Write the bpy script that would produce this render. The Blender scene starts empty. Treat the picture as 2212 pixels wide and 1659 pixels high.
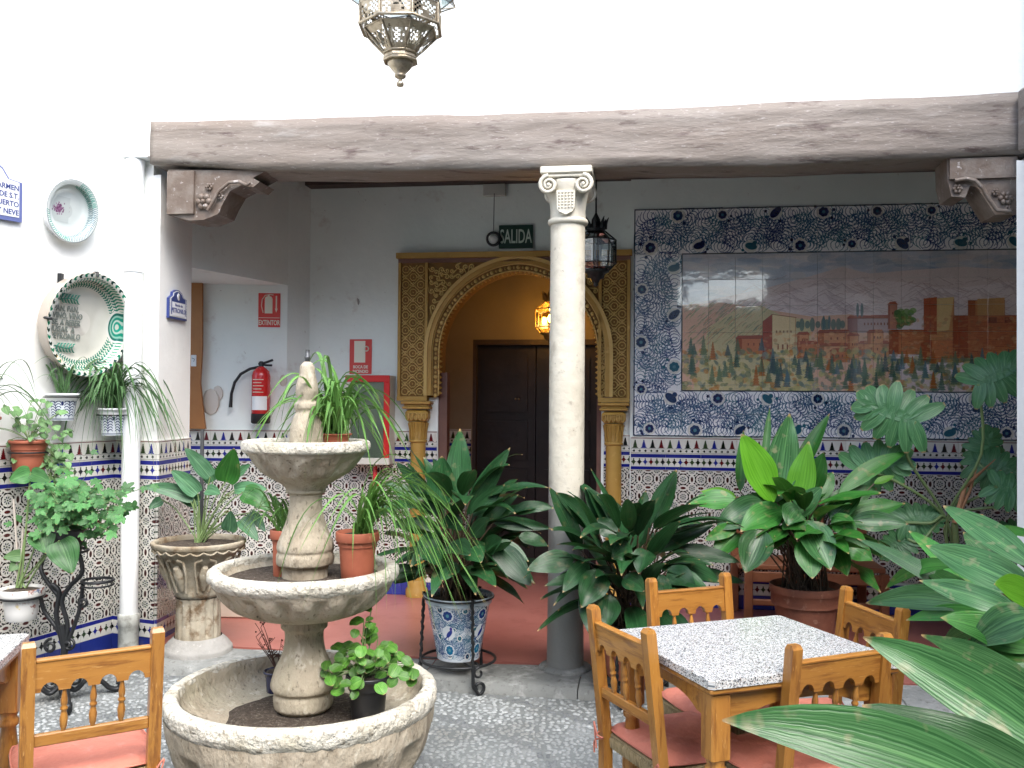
import bpy, math, random
import numpy as np
from mathutils import Vector, Matrix, noise

random.seed(7)
PI = math.pi
R = math.radians
scene = bpy.context.scene
COL = scene.collection

# ------------------------------------------------------------------ camera, world, sun, exposure
EYE = 1.55
cam_data = bpy.data.cameras.new('camera')
cam = bpy.data.objects.new('camera', cam_data)
COL.objects.link(cam)
cam_data.sensor_width = 36.0
cam_data.lens = 36.0 * 1963 / 2212
cam_data.clip_start = 0.05
cam_data.clip_end = 300
CAM_R = Matrix.Rotation(R(90 + 0.98), 3, 'X') @ Matrix.Rotation(R(0.43), 3, 'Z')
cam.matrix_world = Matrix.Translation((0, 0, EYE)) @ CAM_R.to_4x4()
scene.camera = cam

world = bpy.data.worlds.new('World')
scene.world = world
world.use_nodes = True
wn = world.node_tree
sky = wn.nodes.new('ShaderNodeTexSky')
sky.sky_type = 'NISHITA'
sky.sun_disc = False
SUN_EL, SUN_AZ = 53.0, 157.0      # azimuth measured clockwise from +Y
sky.sun_elevation = R(SUN_EL)
sky.sun_rotation = R(SUN_AZ)
sky.air_density = 1.0
sky.dust_density = 2.5
sky.ozone_density = 1.0
wn.links.new(sky.outputs[0], wn.nodes['Background'].inputs['Color'])
wn.nodes['Background'].inputs['Strength'].default_value = 0.15

sun_data = bpy.data.lights.new('sun', 'SUN')
sun_data.energy = 1.2
sun_data.angle = R(40)
sun_data.color = (1.0, 0.99, 0.965)
sun = bpy.data.objects.new('sun', sun_data)
COL.objects.link(sun)
az, el = R(SUN_AZ), R(SUN_EL)
to_sun = Vector((math.sin(az) * math.cos(el), math.cos(az) * math.cos(el), math.sin(el)))
sun.rotation_euler = to_sun.to_track_quat('Z', 'Y').to_euler()

scene.view_settings.view_transform = 'Standard'
scene.view_settings.look = 'None'
scene.view_settings.gamma = 1
scene.view_settings.use_curve_mapping = False
scene.view_settings.exposure = 1.92
scene.cycles.use_denoising = True
scene.cycles.max_bounces = 10
scene.cycles.diffuse_bounces = 6
scene.cycles.transparent_max_bounces = 12
scene.cycles.caustics_reflective = False
scene.cycles.caustics_refractive = False
scene.cycles.sample_clamp_indirect = 6

# ------------------------------------------------------------------ placing: a photograph point at a known distance
def at(u, v, Y):
    d = CAM_R @ Vector(((u - 1106) / 1963, -(v - 829.5) / 1963, -1))
    return Vector((0, 0, EYE)) + d * (Y / d.y)

def hit(u, v, p0, n):
    d = CAM_R @ Vector(((u - 1106) / 1963, -(v - 829.5) / 1963, -1))
    o = Vector((0, 0, EYE))
    n = Vector((n[0], n[1], 0)); p = Vector((p0[0], p0[1], 0))
    t = (p - o).dot(n) / d.dot(n)
    return o + d * t

# ------------------------------------------------------------------ object helpers
def tag(o, label=None, cat=None, group=None, kind=None):
    if label: o['label'] = label
    if cat: o['category'] = cat
    if group: o['group'] = group
    if kind: o['kind'] = kind
    return o

def thing(name, label, cat, loc=(0, 0, 0), rz=0.0, group=None):
    o = bpy.data.objects.new(name, None)
    o.empty_display_size = 0.1
    COL.objects.link(o)
    o.location = loc
    o.rotation_euler = (0, 0, rz)
    tag(o, label, cat, group)
    return o

def inst(mesh, name, parent, loc=(0, 0, 0), rot=(0, 0, 0), sc=(1, 1, 1)):
    o = bpy.data.objects.new(name, mesh)
    COL.objects.link(o)
    o.parent = parent
    o.location = loc
    o.rotation_euler = rot
    o.scale = sc if hasattr(sc, '__len__') else (sc, sc, sc)
    return o

def copy_tree(o, parent=None):
    c = o.copy()
    COL.objects.link(c)
    c.parent = parent
    for ch in list(o.children):
        copy_tree(ch, c)
    return c

class MB:
    """collects geometry; build() links it as ONE mesh object"""
    def __init__(s):
        s.v = []; s.f = []; s.uv = []; s.sm = []
    def add(s, vs, fs, uvs=None, smooth=False):
        b = len(s.v)
        s.v.extend([tuple(p) for p in vs])
        for k, f in enumerate(fs):
            s.f.append([b + i for i in f])
            s.uv.append(uvs[k] if uvs else None)
            s.sm.append(smooth)
        return s
    def box(s, c, sz, rz=0, M=None, bev=0.0):
        x, y, z = sz[0] / 2, sz[1] / 2, sz[2] / 2
        if bev <= 0:
            vs = [Vector((i * x, j * y, k * z)) for i in (-1, 1) for j in (-1, 1) for k in (-1, 1)]
            fs = [(0, 1, 3, 2), (4, 6, 7, 5), (0, 4, 5, 1), (2, 3, 7, 6), (0, 2, 6, 4), (1, 5, 7, 3)]
        else:
            b = min(bev, x * .9, y * .9, z * .9)
            vs = []; idx = {}
            for i in (-1, 1):
                for j in (-1, 1):
                    for k in (-1, 1):
                        for a in range(3):
                            p = [i * (x - b), j * (y - b), k * (z - b)]
                            p[a] = (i * x, j * y, k * z)[a]
                            idx[(i, j, k, a)] = len(vs); vs.append(Vector(p))
            fs = []
            for a in range(3):
                o = [q for q in range(3) if q != a]
                for sg in (-1, 1):
                    q = []
                    for (m, n) in ((-1, -1), (1, -1), (1, 1), (-1, 1)):
                        t = [0, 0, 0]; t[a] = sg; t[o[0]] = m; t[o[1]] = n
                        q.append(idx[(*t, a)])
                    fs.append(q)
                # edges along axis a
                for m in (-1, 1):
                    for n in (-1, 1):
                        t0 = [0, 0, 0]; t0[o[0]] = m; t0[o[1]] = n
                        tA = list(t0); tA[a] = -1; tB = list(t0); tB[a] = 1
                        fs.append([idx[(*tA, o[0])], idx[(*tB, o[0])], idx[(*tB, o[1])], idx[(*tA, o[1])]])
            for i in (-1, 1):
                for j in (-1, 1):
                    for k in (-1, 1):
                        fs.append([idx[(i, j, k, a)] for a in range(3)])
        T = (M if M else Matrix.Translation(c) @ Matrix.Rotation(rz, 4, 'Z'))
        return s.add([T @ p for p in vs], fs)
    def lathe(s, prof, c=(0, 0, 0), n=32, wob=None, M=None, smooth=True, a0=0, uvs=False, caps=False):
        """prof: list of (r, z)"""
        vs = []; fs = []; uv = []
        for (r, z) in prof:
            for i in range(n):
                a = 2 * PI * i / n + a0
                rr = r * (wob(a, z) if wob else 1)
                p = Vector((rr * math.cos(a), rr * math.sin(a), z))
                vs.append((M @ p) if M else p + Vector(c))
        m = len(prof)
        for k in range(m - 1):
            for i in range(n):
                j = (i + 1) % n
                fs.append((k * n + i, k * n + j, (k + 1) * n + j, (k + 1) * n + i))
                uv.append([(i / n, k / (m - 1)), ((i + 1) / n, k / (m - 1)), ((i + 1) / n, (k + 1) / (m - 1)), (i / n, (k + 1) / (m - 1))])
        if caps and prof[0][0] > 1e-5: fs.append(tuple(range(n))[::-1]); uv.append(None)
        if caps and prof[-1][0] > 1e-5: fs.append(tuple((m - 1) * n + i for i in range(n))); uv.append(None)
        return s.add(vs, fs, uv if uvs else None, smooth)
    def tube(s, pts, r, n=6, smooth=True, flat=1.0):
        pts = [Vector(p) for p in pts]
        m = len(pts)
        rs = r if hasattr(r, '__len__') else [r] * m
        vs = []; fs = []
        ref = None
        for k in range(m):
            t = (pts[min(k + 1, m - 1)] - pts[max(k - 1, 0)])
            if t.length < 1e-9: t = Vector((0, 0, 1))
            t.normalize()
            if ref is None:
                ref = Vector((0, 0, 1)) if abs(t.z) < .9 else Vector((1, 0, 0))
            a = (ref - t * ref.dot(t))
            if a.length < 1e-6:
                a = t.orthogonal()
            a.normalize(); ref = a
            b = t.cross(a)
            for i in range(n):
                q = 2 * PI * i / n
                vs.append(pts[k] + a * (math.cos(q) * rs[k]) + b * (math.sin(q) * rs[k] * flat))
        for k in range(m - 1):
            for i in range(n):
                j = (i + 1) % n
                fs.append((k * n + i, k * n + j, (k + 1) * n + j, (k + 1) * n + i))
        s.add(vs, fs, None, smooth)
        return s.add(vs[:n] + vs[-n:], [tuple(range(n))[::-1], tuple(range(n, 2 * n))])
    def ball(s, c, r, n=8, m=5, sc=(1, 1, 1)):
        prof = [(max(1e-6, r * math.sin(PI * k / m)), -r * math.cos(PI * k / m)) for k in range(m + 1)]
        T = Matrix.Translation(c) @ Matrix.Diagonal((*sc, 1))
        return s.lathe(prof, n=n, M=T)
    def prism(s, poly, M, d, smooth=False):
        """poly in local xy, extruded along local z from 0 to d"""
        n = len(poly)
        vs = [M @ Vector((p[0], p[1], 0)) for p in poly] + [M @ Vector((p[0], p[1], d)) for p in poly]
        fs = [tuple(range(n))[::-1], tuple(range(n, 2 * n))]
        fs += [(i, (i + 1) % n, n + (i + 1) % n, n + i) for i in range(n)]
        return s.add(vs, fs, None, smooth)
    def mesh(s, name, mat=None, off=(0, 0, 0)):
        me = bpy.data.meshes.new(name)
        o = Vector(off)
        me.from_pydata([tuple(Vector(p) - o) for p in s.v], [], s.f)
        me.polygons.foreach_set('use_smooth', s.sm)
        if any(u is not None for u in s.uv):
            ul = me.uv_layers.new(name='UVMap')
            d = np.zeros(len(me.loops) * 2, dtype=np.float32)
            k = 0
            for f, u in zip(s.f, s.uv):
                for i in range(len(f)):
                    if u is not None:
                        d[2 * k] = u[i][0]; d[2 * k + 1] = u[i][1]
                    k += 1
            ul.data.foreach_set('uv', d)
        if mat:
            for m in (mat if isinstance(mat, list) else [mat]): me.materials.append(m)
        me.update()
        return me
    def build(s, name, mat, parent=None, world=True, fix=False):
        if world:
            a = np.array(s.v)
            c = (a.min(0) + a.max(0)) / 2
            if parent is None: c[2] = a[:, 2].min()
            me = s.mesh(name, mat, c)
            loc = Vector(c) - (parent.matrix_basis.translation if parent else Vector((0, 0, 0)))
            if parent and parent.parent: loc = loc - parent.parent.matrix_basis.translation
        else:
            me = s.mesh(name, mat); loc = (0, 0, 0)
        o = bpy.data.objects.new(name, me)
        COL.objects.link(o)
        o.parent = parent
        o.location = loc
        return o

# ------------------------------------------------------------------ materials
def new_mat(name):
    m = bpy.data.materials.new(name); m.use_nodes = True
    nt = m.node_tree
    b = nt.nodes['Principled BSDF']
    return m, nt, b

def col4(c): return (c[0], c[1], c[2], 1)

def M_(name, col, rough=.6, metal=0.0, layers=(), bump=(), space='Object', spec=.5, coat=0, stretch=(1, 1, 1), rnd=0.0, emit=None):
    """layers: (noise scale, low, high, colour); bump: (scale, strength[, distance])"""
    m, nt, b = new_mat(name)
    N, L = nt.nodes, nt.links
    b.inputs['Roughness'].default_value = rough
    b.inputs['Metallic'].default_value = metal
    b.inputs['Specular IOR Level'].default_value = spec
    b.inputs['Coat Weight'].default_value = coat
    b.inputs['Coat Roughness'].default_value = .05
    if space == 'World':
        g = N.new('ShaderNodeNewGeometry'); co = g.outputs['Position']
    else:
        g = N.new('ShaderNodeTexCoord'); co = g.outputs['Object']
    mp = N.new('ShaderNodeMapping'); mp.inputs['Scale'].default_value = stretch
    L.new(co, mp.inputs['Vector']); co = mp.outputs['Vector']
    if rnd:
        oi = N.new('ShaderNodeObjectInfo')
        ad = N.new('ShaderNodeVectorMath'); ad.operation = 'ADD'
        cb = N.new('ShaderNodeMath'); cb.operation = 'MULTIPLY'; cb.inputs[1].default_value = 37.0
        L.new(oi.outputs['Random'], cb.inputs[0]); L.new(co, ad.inputs[0]); L.new(cb.outputs[0], ad.inputs[1])
        co = ad.outputs[0]
    rgb = N.new('ShaderNodeRGB'); rgb.outputs[0].default_value = col4(col)
    cur = rgb.outputs[0]
    for ly in layers:
        sc, lo, hi, c = ly[:4]
        nz = N.new('ShaderNodeTexNoise'); nz.inputs['Scale'].default_value = sc
        nz.inputs['Detail'].default_value = 7; nz.inputs['Roughness'].default_value = .62
        L.new(co, nz.inputs['Vector'])
        mr = N.new('ShaderNodeMapRange'); mr.inputs['From Min'].default_value = lo; mr.inputs['From Max'].default_value = hi
        L.new(nz.outputs['Fac'], mr.inputs['Value'])
        mx = N.new('ShaderNodeMix'); mx.data_type = 'RGBA'
        L.new(mr.outputs[0], mx.inputs['Factor']); L.new(cur, mx.inputs['A']); mx.inputs['B'].default_value = col4(c)
        cur = mx.outputs['Result']
    if rnd:
        hs = N.new('ShaderNodeHueSaturation')
        mr = N.new('ShaderNodeMapRange'); mr.inputs['To Min'].default_value = 1 - rnd; mr.inputs['To Max'].default_value = 1 + rnd
        L.new(oi.outputs['Random'], mr.inputs['Value']); L.new(mr.outputs[0], hs.inputs['Value']); L.new(cur, hs.inputs['Color'])
        cur = hs.outputs['Color']
    L.new(cur, b.inputs['Base Color'])
    prev = None
    for bp in bump:
        nz = N.new('ShaderNodeTexNoise'); nz.inputs['Scale'].default_value = bp[0]; nz.inputs['Detail'].default_value = 6
        L.new(co, nz.inputs['Vector'])
        bm = N.new('ShaderNodeBump'); bm.inputs['Strength'].default_value = bp[1]
        bm.inputs['Distance'].default_value = bp[2] if len(bp) > 2 else .01
        L.new(nz.outputs['Fac'], bm.inputs['Height'])
        if prev: L.new(prev, bm.inputs['Normal'])
        prev = bm.outputs['Normal']
    if prev: L.new(prev, b.inputs['Normal'])
    if emit:
        b.inputs['Emission Color'].default_value = col4(emit[0]); b.inputs['Emission Strength'].default_value = emit[1]
    return m

def M_img(name, img, rough=.2, coat=.4, interp='Linear', dirt=.15, bump=0.0, spec=.5, cior=1.5):
    m, nt, b = new_mat(name)
    b.inputs['Coat IOR'].default_value = cior
    N, L = nt.nodes, nt.links
    t = N.new('ShaderNodeTexImage'); t.image = img; t.interpolation = interp
    uv = N.new('ShaderNodeUVMap'); L.new(uv.outputs[0], t.inputs['Vector'])
    g = N.new('ShaderNodeNewGeometry')
    nz = N.new('ShaderNodeTexNoise'); nz.inputs['Scale'].default_value = 5; nz.inputs['Detail'].default_value = 5
    L.new(g.outputs['Position'], nz.inputs['Vector'])
    oi = N.new('ShaderNodeObjectInfo')
    mr = N.new('ShaderNodeMapRange'); mr.inputs['From Min'].default_value = .3; mr.inputs['From Max'].default_value = .7
    mr.inputs['To Min'].default_value = 1 - dirt; mr.inputs['To Max'].default_value = 1.0
    L.new(nz.outputs['Fac'], mr.inputs['Value'])
    m2 = N.new('ShaderNodeMapRange'); m2.inputs['To Min'].default_value = .94; m2.inputs['To Max'].default_value = 1.03
    L.new(oi.outputs['Random'], m2.inputs['Value'])
    mu = N.new('ShaderNodeMath'); mu.operation = 'MULTIPLY'
    L.new(mr.outputs[0], mu.inputs[0]); L.new(m2.outputs[0], mu.inputs[1])
    hs = N.new('ShaderNodeHueSaturation'); L.new(t.outputs['Color'], hs.inputs['Color']); L.new(mu.outputs[0], hs.inputs['Value'])
    L.new(hs.outputs['Color'], b.inputs['Base Color'])
    b.inputs['Roughness'].default_value = rough
    b.inputs['Coat Weight'].default_value = coat
    b.inputs['Coat Roughness'].default_value = .04
    b.inputs['Specular IOR Level'].default_value = spec
    n2 = N.new('ShaderNodeTexNoise'); n2.inputs['Scale'].default_value = 14
    L.new(g.outputs['Position'], n2.inputs['Vector'])
    bm = N.new('ShaderNodeBump'); bm.inputs['Strength'].default_value = .12 + bump; bm.inputs['Distance'].default_value = .01
    L.new(n2.outputs['Fac'], bm.inputs['Height'])
    L.new(bm.outputs['Normal'], b.inputs['Normal']); L.new(bm.outputs['Normal'], b.inputs['Coat Normal'])
    return m

def M_leaf(name, c1, c2, rough=.38, vein=.5, rndv=.3, spots=None):
    m, nt, b = new_mat(name)
    N, L = nt.nodes, nt.links
    uv = N.new('ShaderNodeUVMap'); sp = N.new('ShaderNodeSeparateXYZ'); L.new(uv.outputs[0], sp.inputs[0])
    oi = N.new('ShaderNodeObjectInfo')
    nz = N.new('ShaderNodeTexNoise'); nz.inputs['Scale'].default_value = 1; nz.inputs['Detail'].default_value = 3
    cx = N.new('ShaderNodeCombineXYZ')
    a = N.new('ShaderNodeMath'); a.operation = 'MULTIPLY'; a.inputs[1].default_value = 26; L.new(sp.outputs[0], a.inputs[0])
    c = N.new('ShaderNodeMath'); c.operation = 'MULTIPLY'; c.inputs[1].default_value = 2.0; L.new(sp.outputs[1], c.inputs[0])
    d = N.new('ShaderNodeMath'); d.operation = 'MULTIPLY'; d.inputs[1].default_value = 50; L.new(oi.outputs['Random'], d.inputs[0])
    L.new(a.outputs[0], cx.inputs[0]); L.new(c.outputs[0], cx.inputs[1]); L.new(d.outputs[0], cx.inputs[2])
    L.new(cx.outputs[0], nz.inputs['Vector'])
    mx = N.new('ShaderNodeMix'); mx.data_type = 'RGBA'
    mx.inputs['A'].default_value = col4(c1); mx.inputs['B'].default_value = col4(c2)
    mr = N.new('ShaderNodeMapRange'); mr.inputs['From Min'].default_value = .35; mr.inputs['From Max'].default_value = .65
    L.new(nz.outputs['Fac'], mr.inputs['Value']); L.new(mr.outputs[0], mx.inputs['Factor'])
    # midrib
    ab = N.new('ShaderNodeMath'); ab.operation = 'SUBTRACT'; ab.inputs[1].default_value = .5; L.new(sp.outputs[0], ab.inputs[0])
    a2 = N.new('ShaderNodeMath'); a2.operation = 'ABSOLUTE'; L.new(ab.outputs[0], a2.inputs[0])
    m3 = N.new('ShaderNodeMapRange'); m3.inputs['From Min'].default_value = .0; m3.inputs['From Max'].default_value = .04
    m3.inputs['To Min'].default_value = vein; m3.inputs['To Max'].default_value = 0
    L.new(a2.outputs[0], m3.inputs['Value'])
    m4 = N.new('ShaderNodeMix'); m4.data_type = 'RGBA'
    L.new(m3.outputs[0], m4.inputs['Factor']); L.new(mx.outputs['Result'], m4.inputs['A'])
    m4.inputs['B'].default_value = (c2[0] * 1.8, c2[1] * 1.6, c2[2] * 1.5, 1)
    cur = m4.outputs['Result']
    # dried tip
    m5 = N.new('ShaderNodeMapRange'); m5.inputs['From Min'].default_value = .95; m5.inputs['From Max'].default_value = .99
    L.new(sp.outputs[1], m5.inputs['Value'])
    m6 = N.new('ShaderNodeMix'); m6.data_type = 'RGBA'
    L.new(m5.outputs[0], m6.inputs['Factor']); L.new(cur, m6.inputs['A']); m6.inputs['B'].default_value = (.32, .22, .1, 1)
    cur = m6.outputs['Result']
    if spots:
        g = N.new('ShaderNodeNewGeometry')
        n3 = N.new('ShaderNodeTexNoise'); n3.inputs['Scale'].default_value = spots[0]; L.new(g.outputs['Position'], n3.inputs['Vector'])
        m7 = N.new('ShaderNodeMapRange'); m7.inputs['From Min'].default_value = .60; m7.inputs['From Max'].default_value = .74
        L.new(n3.outputs['Fac'], m7.inputs['Value'])
        m8 = N.new('ShaderNodeMix'); m8.data_type = 'RGBA'
        L.new(m7.outputs[0], m8.inputs['Factor']); L.new(cur, m8.inputs['A']); m8.inputs['B'].default_value = col4(spots[1])
        cur = m8.outputs['Result']
    hs = N.new('ShaderNodeHueSaturation')
    r1 = N.new('ShaderNodeMapRange'); r1.inputs['To Min'].default_value = 1 - rndv; r1.inputs['To Max'].default_value = 1 + rndv * 1.4
    L.new(oi.outputs['Random'], r1.inputs['Value']); L.new(r1.outputs[0], hs.inputs['Value'])
    L.new(cur, hs.inputs['Color'])
    L.new(hs.outputs['Color'], b.inputs['Base Color'])
    b.inputs['Roughness'].default_value = rough
    b.inputs['Specular IOR Level'].default_value = .36
    bm = N.new('ShaderNodeBump'); bm.inputs['Strength'].default_value = .35; bm.inputs['Distance'].default_value = .004
    L.new(nz.outputs['Fac'], bm.inputs['Height']); L.new(bm.outputs['Normal'], b.inputs['Normal'])
    tr = N.new('ShaderNodeBsdfTranslucent')
    h2 = N.new('ShaderNodeHueSaturation'); h2.inputs['Value'].default_value = 1.6; h2.inputs['Hue'].default_value = .47
    L.new(hs.outputs['Color'], h2.inputs['Color']); L.new(h2.outputs['Color'], tr.inputs['Color'])
    ms = N.new('ShaderNodeMixShader'); ms.inputs[0].default_value = .15
    L.new(b.outputs[0], ms.inputs[1]); L.new(tr.outputs[0], ms.inputs[2])
    L.new(ms.outputs[0], nt.nodes['Material Output'].inputs['Surface'])
    return m

plaster = M_('white_plaster', (.82, .83, .80), .85, layers=[(1.3, .45, .75, (.76, .78, .76)), (9, .62, .8, (.70, .70, .67))], bump=[(3, .25, .05), (40, .12, .01)], space='World')
plaster_in = M_('gallery_plaster', (.79, .845, .81), .85, layers=[(1.2, .42, .72, (.70, .75, .72)), (5, .60, .74, (.58, .57, .53)), (23, .68, .74, (.45, .44, .41))], bump=[(2.5, .3, .05), (35, .15, .01)], space='World')
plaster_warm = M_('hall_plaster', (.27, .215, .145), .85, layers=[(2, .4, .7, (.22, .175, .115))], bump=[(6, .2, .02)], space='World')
beam_m = M_('aged_beam_paint', (.188, .152, .124), .6, layers=[(1.3, .38, .62, (.222, .195, .168)), (5, .60, .74, (.31, .29, .265)), (13, .57, .68, (.10, .07, .06)), (70, .60, .70, (.34, .31, .29))], bump=[(2.5, .7, .05), (9, .45, .02), (60, .3, .006)], space='World', stretch=(.35, 1, 1.6))
dark_wood = M_('dark_wood', (.045, .030, .026), .6, layers=[(6, .4, .7, (.07, .045, .035))], bump=[(20, .3, .01)], space='World')
door_wood = M_('hall_door_wood', (.018, .011, .008), .45, layers=[(6, .4, .7, (.03, .018, .012))], bump=[(20, .2, .01)], space='World')
corbel_m = M_('corbel_paint', (.125, .092, .070), .5, layers=[(8, .45, .65, (.19, .16, .135)), (25, .62, .7, (.42, .39, .37))], bump=[(30, .4, .01)], space='World')
marble = M_('white_marble', (.58, .55, .46), .45, layers=[(3, .4, .7, (.55, .51, .42)), (22, .62, .72, (.44, .42, .37)), (60, .66, .72, (.30, .28, .25))], bump=[(14, .3, .02), (70, .25, .004)], space='World')
def grime(m):
    nt = m.node_tree; b = nt.nodes['Principled BSDF']; L = nt.links
    src = b.inputs['Base Color'].links[0].from_socket
    g = nt.nodes.new('ShaderNodeNewGeometry'); s = nt.nodes.new('ShaderNodeSeparateXYZ'); L.new(g.outputs['Position'], s.inputs[0])
    nz = nt.nodes.new('ShaderNodeTexNoise'); nz.inputs['Scale'].default_value = 7; nz.inputs['Detail'].default_value = 8; L.new(g.outputs['Position'], nz.inputs['Vector'])
    ad = nt.nodes.new('ShaderNodeMath'); ad.operation = 'MULTIPLY_ADD'; ad.inputs[1].default_value = .55; L.new(nz.outputs['Fac'], ad.inputs[0]); L.new(s.outputs[2], ad.inputs[2])
    mr = nt.nodes.new('ShaderNodeMapRange'); mr.inputs['From Min'].default_value = 1.17; mr.inputs['From Max'].default_value = 1.36
    L.new(ad.outputs[0], mr.inputs['Value'])
    mx = nt.nodes.new('ShaderNodeMix'); mx.data_type = 'RGBA'; L.new(mr.outputs[0], mx.inputs['Factor'])
    mx.inputs['A'].default_value = (.27, .275, .26, 1); L.new(src, mx.inputs['B']); L.new(mx.outputs['Result'], b.inputs['Base Color'])
    return m
shaft_m = grime(M_('worn_column_marble', (.58, .55, .46), .5, layers=[(3, .4, .7, (.50, .46, .37)), (9, .55, .68, (.44, .40, .32)), (22, .62, .72, (.36, .33, .27)), (60, .64, .72, (.22, .20, .17))], bump=[(14, .3, .02), (70, .3, .004)], space='World'))
marble_lo = M_('grey_marble', (.30, .30, .28), .6, layers=[(5, .4, .7, (.28, .28, .27)), (40, .6, .7, (.2, .2, .19))], bump=[(14, .3, .02), (70, .3, .004)], space='World')
stone = M_('fountain_stone', (.47, .415, .325), .9, stretch=(1, 1, .55), layers=[(1.7, .46, .62, (.36, .33, .24)), (3.2, .38, .62, (.37, .32, .24)), (7, .52, .70, (.25, .205, .145)), (18, .57, .70, (.56, .52, .42)), (60, .58, .70, (.15, .125, .085)), (28, .66, .70, (.09, .08, .06))], bump=[(9, .7, .03), (32, .8, .012), (110, .7, .005)], space='World')
stone_rim = M_('worn_rim_stone', (.60, .58, .50), .95, layers=[(9, .45, .65, (.46, .43, .34)), (45, .54, .66, (.28, .25, .19))], bump=[(22, .8, .03), (70, 1, .01), (180, .7, .004)], space='World')
urn_m = M_('urn_stone', (.38, .34, .26), .9, layers=[(5, .42, .62, (.28, .23, .155)), (10, .52, .64, (.16, .105, .058)), (45, .62, .74, (.6, .57, .5))], bump=[(12, .6, .02), (60, .6, .006)], space='World')
urn_base_m = M_('urn_base_stone', (.31, .305, .285), .9, layers=[(5, .45, .66, (.23, .225, .205)), (45, .62, .74, (.5, .48, .45))], bump=[(12, .6, .02), (60, .6, .006)], space='World')
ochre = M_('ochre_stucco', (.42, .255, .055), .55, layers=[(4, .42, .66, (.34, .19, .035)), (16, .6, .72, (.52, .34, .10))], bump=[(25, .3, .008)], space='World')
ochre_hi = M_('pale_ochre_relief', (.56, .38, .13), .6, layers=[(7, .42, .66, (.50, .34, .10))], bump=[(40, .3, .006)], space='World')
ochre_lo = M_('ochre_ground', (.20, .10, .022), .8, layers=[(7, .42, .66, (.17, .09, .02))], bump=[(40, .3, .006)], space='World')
brown_jamb = M_('brown_paint', (.13, .06, .045), .5, layers=[(5, .4, .7, (.17, .085, .06))], bump=[(12, .3, .01)], space='World')
orange_m = M_('orange_brown_paint', (.36, .15, .04), .55, layers=[(5, .4, .7, (.31, .12, .03))], bump=[(9, .2, .01)], space='World')
red_floor = M_('red_floor_paint', (.31, .105, .082), .34, layers=[(1.5, .4, .65, (.37, .14, .115)), (4, .55, .7, (.25, .07, .055)), (30, .6, .75, (.22, .07, .055))], bump=[(8, .12, .006)], space='World')
kerb_m = M_('kerb_stone', (.215, .225, .215), .85, layers=[(2.5, .4, .65, (.17, .18, .172)), (9, .52, .68, (.34, .35, .335)), (40, .56, .70, (.11, .11, .10))], bump=[(7, .5, .03), (40, .6, .01)], space='World')
mortar = M_('courtyard_mortar', (.155, .17, .168), .85, layers=[(1.1, .40, .62, (.12, .13, .128)), (2.7, .52, .70, (.24, .255, .25)), (60, .6, .72, (.12, .12, .115))], bump=[(6, .4, .02), (90, .6, .006)], space='World')
cream_m = M_('cream_marble_step', (.62, .54, .44), .4, layers=[(4, .4, .7, (.55, .46, .37))], space='World')
pvc = M_('white_pvc', (.80, .83, .83), .35, layers=[(4, .6, .8, (.72, .74, .73))], space='World')
pvc_dirty = M_('dirty_pvc', (.55, .57, .53), .6, layers=[(14, .5, .65, (.30, .30, .27))], bump=[(40, .3, .005)], space='World')
iron = M_('black_iron', (.022, .024, .026), .42, metal=.4, layers=[(30, .6, .75, (.07, .05, .04))], bump=[(60, .5, .004)])
rod_m = M_('grey_metal_rod', (.10, .105, .11), .45, metal=.5)
pine = M_('honey_pine', (.40, .185, .036), .38, layers=[(2.2, .40, .62, (.33, .14, .025)), (9, .50, .64, (.22, .085, .016)), (30, .60, .70, (.50, .28, .09))], bump=[(9, .15, .006)], stretch=(6, 6, .7), rnd=.10, coat=.25)
pine_h = M_('honey_pine_rail', (.40, .185, .036), .38, layers=[(2.2, .40, .62, (.33, .14, .025)), (9, .50, .64, (.22, .085, .016)), (30, .60, .70, (.50, .28, .09))], bump=[(9, .15, .006)], stretch=(.7, 6, 6), rnd=.10, coat=.25)
red_wood = M_('reddish_bench_wood', (.27, .10, .045), .5, layers=[(8, .4, .7, (.20, .07, .03))], bump=[(20, .2, .005)], space='World')
rush = M_('rush_weave', (.36, .28, .15), .85, layers=[(10, .45, .7, (.25, .19, .09))], bump=[(20, .9, .01)], stretch=(18, 1.5, 1.5))
cushion_m = M_('coral_cushion', (.55, .19, .13), .8, layers=[(4, .4, .7, (.47, .155, .105)), (14, .56, .72, (.60, .25, .19))], bump=[(6, .9, .04), (17, .5, .01), (300, .25, .001)], rnd=.05)
terra = M_('terracotta', (.36, .105, .055), .65, layers=[(9, .45, .7, (.30, .08, .042)), (30, .64, .75, (.50, .22, .14))], bump=[(40, .2, .004)], rnd=.08)
terra_old = M_('old_terracotta', (.22, .075, .04), .7, layers=[(6, .42, .66, (.15, .05, .028)), (20, .60, .72, (.33, .17, .11))], bump=[(14, .5, .01), (60, .4, .004)])
soil = M_('potting_soil', (.045, .032, .022), 1, layers=[(60, .5, .6, (.10, .08, .06)), (140, .6, .7, (.3, .27, .22))], bump=[(60, 1, .02)], space='World')
black_plastic = M_('black_plastic', (.016, .017, .019), .35)
red_paint = M_('red_enamel', (.56, .022, .022), .25, coat=.4)
black_rubber = M_('black_rubber', (.014, .014, .015), .5)
white_label = M_('white_label', (.75, .76, .76), .5)
red_print = M_('red_sign', (.62, .045, .035), .4, coat=.2)
cream_print = M_('cream_print', (.74, .72, .60), .5)
green_sign = M_('dark_green_sign', (.010, .045, .030), .35)
grey_print = M_('pale_green_print', (.52, .60, .52), .5)
blue_ink = M_('blue_glaze_ink', (.03, .05, .20), .3)
dark_ink = M_('dark_ink', (.06, .06, .08), .4)
grey_ink = M_('grey_green_ink', (.18, .21, .19), .5)
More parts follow.
